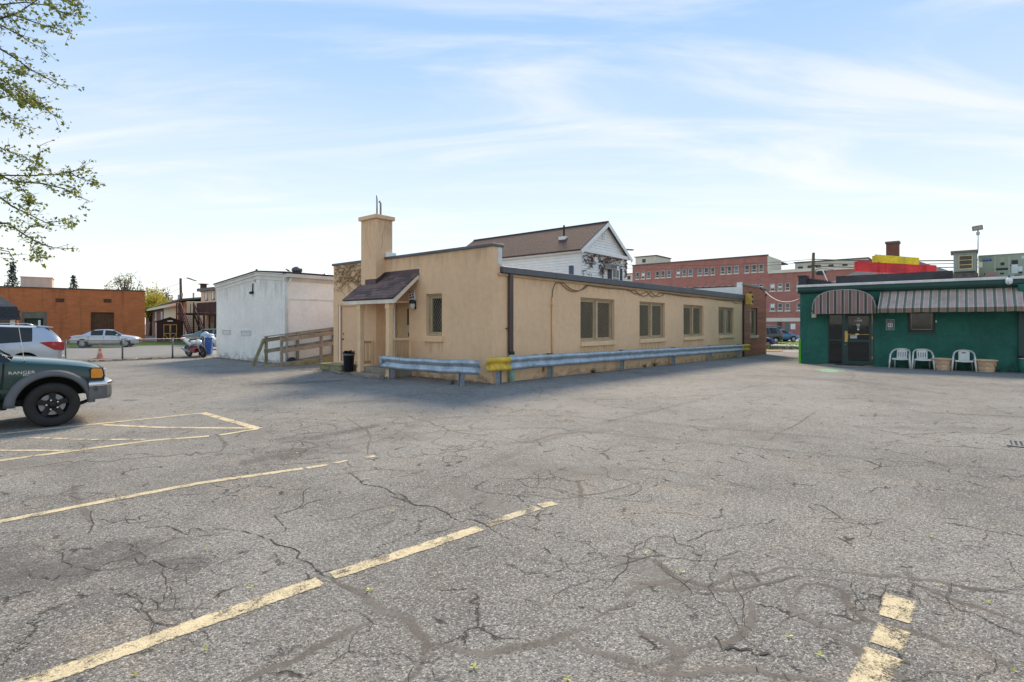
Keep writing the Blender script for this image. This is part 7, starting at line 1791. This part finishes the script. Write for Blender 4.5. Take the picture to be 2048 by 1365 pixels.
aa, az1 = onT(1208, 528, TH0); ab, az0 = onT(1222, 541, TH0); acu = thing('window_air_conditioner', 'window air conditioner on the vine-covered gable of the white house', 'air conditioner', MG)
MB().box(aa, ab, TH0-.5, TH0-.06, az0, az1).build('casing', pm('ac_beige', (.42, .40, .34), rough=.6, var=.15), acu)
for i in range(5): MB().box(aa+.05, ab-.05, TH0-.515, TH0-.5, az0+.06+i*(az1-az0-.12)/5, az0+.11+i*(az1-az0-.12)/5).build('fin', GREYM, acu)
VRED = leafm('vine_leaf_red', (.095, .030, .025), (.16, .065, .05), .15); VST2 = pm('vine_stem_dark', (.075, .040, .032), rough=.9, var=.3)
MVH = MG @ T(0, TH0-.03, 0)
vine('climbing_vine', 'dark red creeper across the gable wall of the white house', MVH, sA+.25, sB-.05, zE-1.1, zE-.2, 70, VST2, VRED, 8, .55, .010, .055)
vine('climbing_vine', 'dark creeper stems down the left of the white house gable', MVH, sA+.2, sA+1.8, zE-2.6, zE-.4, 22, VST2, VRED, 9, .4, .010, .045)
vine('climbing_vine', 'dark creeper column left of the house window', MVH, aa-.9, aa-.1, zE-2.6, zE-.4, 24, VST2, VRED, 10, .7, .012, .055)
vine('climbing_vine', 'dark creeper along the right corner of the white house', MVH, sB-.5, sB-.05, zE-2.6, zE-.4, 16, VST2, VRED, 11, .7, .012, .055)

# ------------------------------------------------------------------ red brick institution across the street
SQ = 85.0; ZQ = zs(60); TQ = onS(1708, 548, 85.0)[0]
def q(u, v): return onS(u, v, SQ)
tR, zTop = q(1535, 511.5); tLft, _ = q(1265, 531); _, zLow = q(1535, 548)
HB = brick('hospital_brick', (.50, .19, .15), (.43, .155, .125), (.46, .26, .21), .6, .2, .012, .3, .30, .25)
CRS = pm('cream_masonry', (.76, .69, .55), rough=.85, var=.06, vs=.5, bump=.05)
hb = thing('brick_hospital', 'long red brick three-storey building across the street with cream penthouses', 'building', MG)
row = []
r1t, r1b = q(1397, 536.5)[1], q(1397, 551.5)[1]; r2t, r2b = q(1545, 567)[1], q(1545, 582.5)[1]; r3t, r3b = q(1545, 607)[1], q(1545, 622)[1]
U1 = [(125, 165), (188, 232), (252, 298), (355, 400), (418, 467), (490, 538), (597, 645), (667, 717), (738, 790), (848, 902), (924, 976), (1000, 1052), (1115, 1170), (1194, 1248), (1275, 1330), (1397, 1455), (1480, 1538), (1563, 1620)]
U1 = [(1250+a/5.85, 1250+b/5.85) for a, b in U1]
tw = [tuple(sorted((q(a, 540)[0], q(b, 540)[0]))) for a, b in U1]
UL = [(1539.5, 1550), (1555, 1565), (1570, 1580), (1593, 1603)]; tl_ = [tuple(sorted((q(a, 570)[0], q(b, 570)[0]))) for a, b in UL]
wd_ = tl_[0][1]-tl_[0][0]
for k_ in range(1, 3):
    for i in range(3): tl_.append((tl_[3][0]-k_*9-i*2.6+5, tl_[3][1]-k_*9-i*2.6+5))
holes = [(a, b, r1b, r1t) for a, b in tw]+[(a, b, c, d) for a, b in tw+tl_ for c, d in ((r2b, r2t), (r3b, r3t))]
mbU = MB(); fS = lambda x, d, z: (SQ+d, x, z)
facade(mbU, fS, tR, tLft, ZQ-.3, zTop, [h for h in holes if h[0] >= tR-.01], .25); facade(mbU, fS, TQ, tR, ZQ-.3, zLow, [h for h in holes if h[1] <= tR+.01 and h[0] > TQ+.3], .25)
mbU.quad((SQ, tLft, ZQ), (SQ+14, tLft, ZQ), (SQ+14, tLft, zTop), (SQ, tLft, zTop)); mbU.build('wall', HB, hb)
MB().quad((SQ, tR, zLow), (SQ+9, tR, zLow), (SQ+9, tR, zTop), (SQ, tR, zTop)).build('side_wall', CRS, hb)
MB().box(SQ-.15, SQ+.4, tR-.1, tLft+.1, zTop, zTop+.18).build('coping', pm('coping_brown', (.16, .11, .09), rough=.8), hb); MB().box(SQ-.2, SQ+.6, TQ, tR-.11, zLow, zLow+.5).build('coping', CRS, hb)
MB().box(SQ+.3, SQ+14, tR+.02, tLft, zTop-.4, zTop-.2).box(SQ+.3, SQ+14, TQ, tR-.02, zLow-.4, zLow-.2).build('roof', ROOFING, hb)
zb_ = q(1560, 640)[1]; MB().box(SQ-.12, SQ, TQ, tLft, zb_-.3, zb_+.3).build('stone_band', CRS, hb)
PNGS = [glass('hospital_glass_%d' % i, c, .06+.04*i) for i, c in enumerate(((.10, .13, .14), (.05, .065, .07), (.16, .19, .19), (.08, .09, .08)))]; WFR = pm('window_frame_pale', (.55, .55, .52), rough=.6, var=.05)
for h in holes:
    a, b, c, d = h
    if a < TQ+.3: continue
    dark = abs(a-tw[3][0]) < .1 and c == r1b
    w = MB().box(SQ+.08, SQ+.2, a, a+.12, c, d).box(SQ+.08, SQ+.2, b-.12, b, c, d).box(SQ+.08, SQ+.2, a+.12, b-.12, d-.12, d).box(SQ+.08, SQ+.2, a+.12, b-.12, c, c+.12).box(SQ+.06, SQ+.2, a+.12, b-.12, c+.42, c+.52).build('window', WFR, hb)
    MB().box(SQ+.13, SQ+.16, a+.12, b-.12, c+.12, d-.12).build('pane', BRNM if dark else R.choice(PNGS), w)
    MB().box(SQ-.10, SQ+.06, a-.08, b+.08, c-.16, c-.003).build('sill', CRS, w)
    if R.random() < .3 and not dark: MB().box(SQ+.12, SQ+.13, a+.14, b-.14, c+.55, c+.55+R.uniform(.2, .9)).build('blind', WHITE, w)
for (u0, u1, v0, nm, m) in ((1555, 1564, 642, 'door', BRNM), (1570, 1579, 642, 'door', pm('grey_green_door', (.12, .17, .15), rough=.5)), (1540, 1548, 643, 'panel', pm('pink_panel', (.36, .17, .15), rough=.8))):
    a, b = sorted((q(u0, v0)[0], q(u1, v0)[0])); MB().box(SQ-.06, SQ-.001, a, b, ZQ-.2, q(u0, v0)[1]).build(nm, m, hb)
a, z1 = q(1586, 648); MB().box(SQ-.05, SQ-.001, a-.35, a+.35, z1-.9, z1).build('door_sign', WHITE, hb)
def block(nm, u0, u1, v0, s0, s1, zbase, wins):
    a, z1 = onS(u1, v0, s0); b, zf = onS(u0, v0, s0); z1 = max(z1, zf); o = MB().box(s0, s1, a, b, zbase, z1).build(nm, CRS, hb)
    MB().box(s0-.2, s1, a-.2, b+.2, z1, z1+.15).build('coping', pm('coping_dark', (.12, .10, .09), rough=.8), o)
    for (u, v, ww, hh_) in wins:
        t_, z_ = onS(u, v, s0); MB().box(s0-.05, s0-.001, t_-ww, t_+ww, z_-hh_, z_+hh_).build('window', DGLASS, o)
block('penthouse', 1271, 1312, 515.5, 89, 96, zTop-.5, [(1288, 522, .35, .35)])
block('penthouse', 1590, 1735, 526.5, 96, 110, zLow-1, [(1601, 538, .38, .42), (1620, 536, .38, .42), (1637, 535, .38, .42), (1662, 534, .38, .42), (1690, 533, .38, .42)])
block('penthouse', 1250, 1264, 549, 100, 110, ZQ, [(1258, 556, .35, .4)])
# street lamp, utility pole, wires
pL = at(1230, 690, 62); qL = at(1262, 503, 62); sl = thing('street_lamp', 'cobra-head street lamp showing past the white house gable', 'street lamp', T(pL.x, pL.y, -.4))
MB().tube([(0, 0, 0), (0, 0, qL.z+.2), (.5, 0, qL.z+.55), (1.2, 0, qL.z+.62)], [.11, .08, .05, .04], 8).build('pole', STEELG, sl, smooth=True)
blob('lamp_head', pm('lamp_head_grey', (.16, .16, .165), rough=.5), sl, (1.65, 0, qL.z+.58), (.55, .16, .09), (0, .06, 0))
pU = at(1622, 690, 58); qU = at(1627, 506, 58); up2 = thing('utility_pole', 'timber utility pole with transformer behind the restaurant roof', 'pole', T(pU.x, pU.y, -.4))
MB().tube([(0, 0, 0), (.08, 0, 4), (qU.x-pU.x, 0, qU.z+.4)], [.22, .19, .15], 8).build('shaft', PW, up2, smooth=True)
dv_ = Vector((qU.x-pU.x, 0, qU.z))
MB().tube([(.2, 0, qU.z-1.6), (.9, 0, qU.z-1.3), (2.2, 0, qU.z-1.4), (2.6, 0, qU.z-1.5)], .04, 5).build('bracket', STEELG, up2)
MB().box(.6, 1.5, -.2, .2, qU.z-2.0, qU.z-1.6).build('transformer', BLACKP, up2, bevel=.05)
MB().box(.0, .9, -.15, .15, qU.z-1.1, qU.z-.9).build('crossarm', PW, up2)
WIRE = pm('wire_black', (.02, .02, .022), rough=.7, var=.1)
def wire(a, b, dr, r_, label, nm='overhead_wire', mat=None):
    a, b = Vector(a), Vector(b); pts = [a.lerp(b, i/16)-Vector((0, 0, dr*4*(i/16)*(1-i/16))) for i in range(17)]
    one(nm, MB().tube(pts, r_, 5), mat or WIRE, label, 'wire', None, None, True)
for i, (v0, v1, r_) in enumerate(((517, 513, .05), (525, 517, .03), (531, 526, .04))):
    wire(at(1628, v0+2, 58), at(2200, v1, 40), .25, r_, 'overhead wire from the utility pole over the restaurant roof, %s of three' % ('top', 'middle', 'lowest')[i])
for i, (v0, v1) in enumerate(((519, 527), (524, 534))):
    wire(at(1626, v0, 58), at(1200, v1, 75), .5, .022, 'thin overhead wire crossing the red brick front, %s one' % ('upper', 'lower')[i])
wire(at(1530, 583, 34), at(1599, 598, 27), .38, .022, 'slack white cable strung from the brick corner to the green building', 'slung_cable', PAPER)
wire(at(293, 588, 56), at(362, 566, 57), .05, .015, 'thin wire to the leaning pole over the yellow trees')
wire(at(1521, 576, 32), at(1530, 583, 34), .05, .03, 'short cable loop on the brick corner', 'slung_cable')
# low planting by the far kerb
SHRUB = leafm('shrub_leaf', (.05, .09, .025), (.13, .16, .05), .25)
for i, u in enumerate((1517, 1530, 1543, 1556, 1569, 1581, 1592)):
    p = gnd(u, 699.5); rr = random.Random(i+70); mb = MB()
    for k_ in range(420):
        a = rr.uniform(0, 6.3); r_ = rr.random()**.5; x, y, z = math.cos(a)*r_*.62, math.sin(a)*r_*.5, rr.random()*.34*(1.15-r_*r_); w_ = .04*rr.uniform(.6, 1.4)
        d = Vector((rr.gauss(0, 1), rr.gauss(0, 1), rr.gauss(0, .6))).normalized()*w_; e = d.cross(Vector((rr.gauss(0, 1), rr.gauss(0, 1), rr.gauss(0, 1)))).normalized()*w_*.5
        c = Vector((x, y, z+.03)); mb.add([c-d, c+e, c+d, c-e], [(0, 1, 2, 3)])
    one('low_shrub', mb, SHRUB, 'low green shrub by the far kerb, number %s from the brick corner' % ('one', 'two', 'three', 'four', 'five', 'six', 'seven')[i], 'shrub', T(p.x, p.y, p.z+.01), 'low shrubs along the far kerb')
p = gnd(1515, 703); one('clay_spill', MB().prism([(-.9, -.4), (.9, -.6), (1.5, .3), (.2, .9), (-.9, .6)], 0, .05, 'z'), pm('clay_orange', (.42, .23, .12), rough=.95, var=.2, vs=3, bump=.3), 'orange sandy spill on the driveway by the brick corner', 'sand', T(p.x+.6, p.y, p.z+.005))

# ------------------------------------------------------------------ trees
BARK = pm('bark', (.085, .065, .05), rough=.95, var=.3, vs=4, bump=.6, bs=30)
def quadleaf(mb, c, size, rr, droop=.0):
    d = Vector((rr.gauss(0, 1), rr.gauss(0, 1), rr.gauss(0, .7)-droop)).normalized(); e = d.cross(Vector((rr.gauss(0, 1), rr.gauss(0, 1), rr.gauss(0, 1))))
    if e.length < 1e-4: return
    e.normalize(); d *= size; e *= size*.55
    mb.add([c, c+d*.5+e, c+d*1.15, c+d*.5-e], [(0, 1, 2, 3)])
def broadleaf(name, label, base, h, cr, ch, nlimb, nleaf, lsz, leafmat, seed, trunk=.22, ctr=.62, group=None, bark=None, gap=.5):
    rr = random.Random(seed); t = thing(name, label, 'tree', T(base[0], base[1], base[2]), group); st, lv = MB(), MB()
    top = h*.5; st.tube([(0, 0, -.2), (rr.gauss(0, .1), rr.gauss(0, .1), top*.6), (rr.gauss(0, .2), rr.gauss(0, .2), top)], [trunk, trunk*.8, trunk*.55], 8)
    tips = []
    for i in range(nlimb):
        a = rr.uniform(0, 6.3); el = rr.uniform(-.35, 1); r_ = rr.uniform(.45, 1)
        e = Vector((math.cos(a)*cr*r_*math.sqrt(max(0, 1-el*el*.8)), math.sin(a)*cr*r_*math.sqrt(max(0, 1-el*el*.8)), h*ctr+el*ch))
        s = Vector((0, 0, top*rr.uniform(.55, 1))); m = s.lerp(e, .5)+Vector((rr.gauss(0, .3), rr.gauss(0, .3), rr.uniform(-.1, .5)))*cr*.25
        st.tube([s, m, e], [trunk*.32, trunk*.2, trunk*.05], 5); tips.append((m, e))
        for k_ in range(4):
            p = m.lerp(e, rr.uniform(0, .9)); q_ = p+Vector((rr.gauss(0, 1), rr.gauss(0, 1), rr.gauss(.3, .8)))*cr*.18; st.tube([p, q_], [trunk*.1, trunk*.03], 4); tips.append((p, q_))
    per = max(1, nleaf//len(tips))
    for m, e in tips:
        if rr.random() < gap*.25: continue
        for k_ in range(per):
            f = rr.uniform(.25, 1.1); c = m.lerp(e, f)+Vector((rr.gauss(0, 1), rr.gauss(0, 1), rr.gauss(0, .8)))*cr*.075; quadleaf(lv, c, lsz*rr.uniform(.6, 1.4), rr)
    st.build('trunk', bark or BARK, t, smooth=True); tag(lv.build('crown', leafmat, t), kind='stuff'); return t
def conifer(name, label, base, h, r, n, mat, seed, z0=.12):
    rr = random.Random(seed); t = thing(name, label, 'tree', T(*base)); lv, st = MB(), MB()
    st.tube([(0, 0, -.2), (0, 0, h*.97)], [r*.07, .02], 7)
    rows = int(h*3.0)
    for i in range(rows):
        f = i/rows; z = h*(z0+(1-z0)*f); rad_ = r*(1-f)**.85*rr.uniform(.75, 1.15)+.05; m = max(5, int(11*(1-f)))
        for k_ in range(m):
            a = 2*math.pi*(k_+rr.random())/m; ln = rad_*rr.uniform(.6, 1.15); tip = Vector((math.cos(a)*ln, math.sin(a)*ln, z-ln*.18+ln*.25*f)); b0 = Vector((0, 0, z))
            st.tube([b0, tip], [.03, .008], 4)
            for j in range(n):
                c = b0.lerp(tip, rr.uniform(.15, 1.0))+Vector((rr.gauss(0, .06), rr.gauss(0, .06), rr.gauss(-.04, .06)))*r*.5; quadleaf(lv, c, r*.09*rr.uniform(.7, 1.4), rr, .4)
    st.build('trunk', BARK, t); tag(lv.build('crown', mat, t), kind='stuff'); return t
NEED = leafm('fir_needles', (.018, .040, .030), (.045, .075, .052), .1); NEED2 = leafm('fir_needles_pale', (.05, .075, .05), (.10, .125, .085), .15)
YLW = leafm('yellow_leaf', (.42, .36, .035), (.60, .50, .07), .4); OAKL = leafm('oak_bud', (.16, .14, .05), (.30, .26, .10), .35); DKL = leafm('dusky_leaf', (.05, .055, .05), (.09, .10, .08), .1)
def far(u, Y): return ((u-CXP)/FPX*Y, Y, -.2)
def ht(v, Y): return CAMZ+(HZ-v)/FPX*Y+.2
conifer('fir_tree', 'tall dark fir rising behind the orange building, left of the cream box', far(24, 85), ht(522, 85), 2.3, 10, NEED, 1)
conifer('fir_tree', 'smaller pale fir behind the orange building, right of the cream box', far(147, 95), ht(549, 95), 2.3, 8, NEED2, 2)
broadleaf('budding_tree', 'small bare tree beside the pale fir', far(118, 95), ht(560, 95), 2.0, 2.0, 20, 350, .16, OAKL, 3, .12)
broadleaf('oak_tree', 'round open-branched oak with sparse buds above the orange roof', far(249, 90), ht(536, 90), 3.0, 2.9, 46, 2600, .15, OAKL, 4, .32, .66)
for i, (u, v, Y, cr, m, lab) in enumerate(((268, 573, 88, 2.2, YLW, 'yellow spring tree under the oak'), (300, 574, 84, 3.0, YLW, 'largest bright yellow tree right of the orange building'), (318, 584, 88, 2.6, YLW, 'yellow tree behind the shed roof'), (338, 598, 92, 2.2, YLW, 'low yellow tree beside the pole'))):
    broadleaf('yellow_tree', lab, far(u, Y), ht(v, Y), cr, cr*.95, 34, 3600, .17, m, 20+i, .2, .62, 'yellow spring trees', gap=.3)
for i, (u, v) in enumerate(((301, 571), (318, 570), (331, 571))):
    broadleaf('dark_tree', 'dusky bare-topped tree above the yellow trees, %s of three' % ('left', 'middle', 'right')[i], far(u, 105), ht(v, 105), 1.1, 2.2, 20, 500, .2, DKL, 40+i, .16, .72, 'dusky trees above the yellow ones')
conifer('fir_tree', 'small dark fir beside the leaning utility pole', far(344, 100), ht(588, 100), 1.1, 6, NEED, 9)
YG = leafm('yellow_green_leaf', (.20, .26, .03), (.36, .40, .06), .35)
broadleaf('street_tree', 'yellow-green tree top above the cream penthouse', far(1722, 125), ht(511, 125), 3.4, 2.6, 30, 2600, .22, YG, 60, .3, .75)

# maple at the left edge: limbs reach into view from a trunk standing out of frame
rr = random.Random(12)
tm = thing('maple_tree', 'budding maple with yellow-green leaves overhanging from the left edge', 'tree', T(-13.2, 8.6, 0))
base = Vector((-13.2, 8.6, 0)); stm, lfm = MB(), MB()
stm.tube([(0, 0, -.2), (.05, .02, 1.2), (.1, 0, 2.4), (.35, .1, 3.8), (.3, .1, 5.2), (.4, .0, 7.4), (.3, .1, 9.5)], [.30, .25, .23, .20, .16, .11, .04], 10)
MPL = leafm('maple_leaf', (.10, .135, .018), (.24, .275, .035), .35)
def leafclump(c, n, sz):
    for k_ in range(n):
        q_ = c+Vector((rr.gauss(0, 1), rr.gauss(0, 1), rr.gauss(0, .8)))*.045
        a = rr.uniform(0, 6.3); tl_ = Vector((rr.gauss(0, 1), rr.gauss(0, 1), rr.gauss(-.3, .6))).normalized(); u_ = tl_.cross(Vector((rr.gauss(0, 1), rr.gauss(0, 1), rr.gauss(0, 1)))).normalized()
        s = sz*rr.uniform(.55, 1.25)
        # small lobed leaf: three blades
        lfm.add([q_, q_+tl_*s*.45+u_*s*.3, q_+tl_*s, q_+tl_*s*.45-u_*s*.3, q_+tl_*s*.35+u_*s*.62, q_+tl_*s*.35-u_*s*.62], [(0, 1, 2, 3), (0, 4, 1), (0, 3, 5)])
def limb(px, Y, r0, dens=1.0, start=None, hang=True):
    pts = [at(u, v, Y+.35*math.sin(i*1.7+px[0][1])) -base for i, (u, v) in enumerate(px)]
    full = ([Vector(start)] if start is not None else [])+pts; n = len(full)
    stm.tube(full, [r0*(1-.85*i/(n-1))+.002 for i in range(n)], 5)
    for a, b in zip(pts, pts[1:]):
        L_ = (b-a).length; k_ = max(1, int(L_/.075*dens))
        for i in range(k_):
            c = a.lerp(b, (i+rr.random())/k_)
            if rr.random() < .62:
                d = Vector((rr.gauss(.25, .7), rr.gauss(0, .8), rr.gauss(.05, .6))).normalized()*rr.uniform(.05, .30); stm.tube([c, c+d*.5+Vector((0, 0, .01)), c+d], [.004, .003, .0015], 4)
                for j in range(rr.randrange(1, 4)): leafclump(c+d*rr.uniform(.3, 1.05), rr.randrange(2, 5), .052)
            elif rr.random() < .6: leafclump(c, 3, .05)
    leafclump(pts[-1], 5, .05)
LB = [([(-160, 110), (0, 38), (40, 24), (75, 0), (110, -28)], 8.6, .020, 1), ([(0, 38), (28, 31), (60, 42), (100, 55), (128, 62), (146, 70)], 8.3, .010, 1.3), ([(-120, 20), (0, 50), (42, 72), (62, 86), (92, 100)], 8.8, .016, 1.1),
      ([(-140, 60), (0, 98), (32, 118), (62, 140), (100, 160), (127, 174)], 8.5, .018, 1.2), ([(-100, 130), (0, 160), (28, 172), (50, 186), (75, 205), (100, 226), (120, 236)], 8.2, .016, 1.5), ([(-100, 150), (0, 196), (35, 190), (62, 210), (100, 216)], 8.9, .014, 1.5),
      ([(-90, 190), (0, 220), (20, 240), (45, 250), (68, 258)], 8.4, .010, 1.2), ([(-200, 330), (0, 351), (60, 352), (110, 349), (150, 352), (172, 362), (190, 364)], 8.7, .014, 1.0), ([(0, 352), (30, 364), (80, 367), (130, 378), (152, 392), (178, 402)], 8.5, .014, 1.3),
      ([(-120, 360), (0, 395), (25, 414), (60, 430), (92, 446), (132, 442)], 8.3, .018, 1.1), ([(-160, 450), (0, 447), (16, 447), (46, 468), (76, 486), (106, 496), (150, 498)], 8.6, .020, .8), ([(60, 352), (72, 328), (80, 308), (80, 290)], 8.7, .008, 1.4),
      ([(-100, 280), (0, 296), (22, 306), (50, 316), (75, 330)], 8.4, .014, 1.3), ([(-60, 480), (0, 500), (18, 504), (28, 520)], 8.2, .010, 1.1), ([(60, 490), (68, 502), (76, 516), (82, 522)], 8.6, .005, 1.2), ([(110, 349), (140, 345), (165, 336), (173, 334)], 8.7, .006, 1.5),
      ([(46, 468), (60, 455), (90, 452), (128, 452)], 8.6, .006, 1.0), ([(-100, -10), (0, 10), (50, 5), (100, 12), (120, 24), (146, 30)], 9.0, .014, 1.5), ([(-60, -40), (20, -10), (90, -12), (140, 8), (158, 12)], 8.8, .012, 1.5), ([(0, 120), (20, 140), (40, 148), (70, 152)], 8.6, .006, 1.6),
      ([(0, 175), (15, 185), (30, 200), (60, 204)], 8.5, .006, 2.0), ([(30, 365), (50, 385), (60, 400), (58, 420)], 8.5, .006, 1.8)]
for px, Y, r0, dn in LB:
    st0 = None
    if px[0][0] < -20: st0 = (.3, .1, min(8.5, max(3.2, (at(px[0][0], px[0][1], Y)-base).z-.5)))
    limb(px, Y, r0, dn, st0)
for i in range(64):                                      # the rest of the crown, outside the frame
    a = rr.uniform(rad(60), rad(300)); el = rr.uniform(-.2, 1); e = Vector((math.cos(a)*rr.uniform(1.5, 4.2), math.sin(a)*rr.uniform(1.5, 4.2), 6.8+el*3.2)); s = Vector((.3, .05, rr.uniform(3.6, 7.5)))
    m = s.lerp(e, .55)+Vector((0, 0, .3)); stm.tube([s, m, e], [.05, .03, .006], 5)
    for k_ in range(16): leafclump(m.lerp(e, rr.random())+Vector((rr.gauss(0, .3), rr.gauss(0, .3), rr.gauss(0, .25))), 3, .06)
stm.build('trunk', BARK, tm, smooth=True); tag(lfm.build('crown', MPL, tm), kind='stuff')
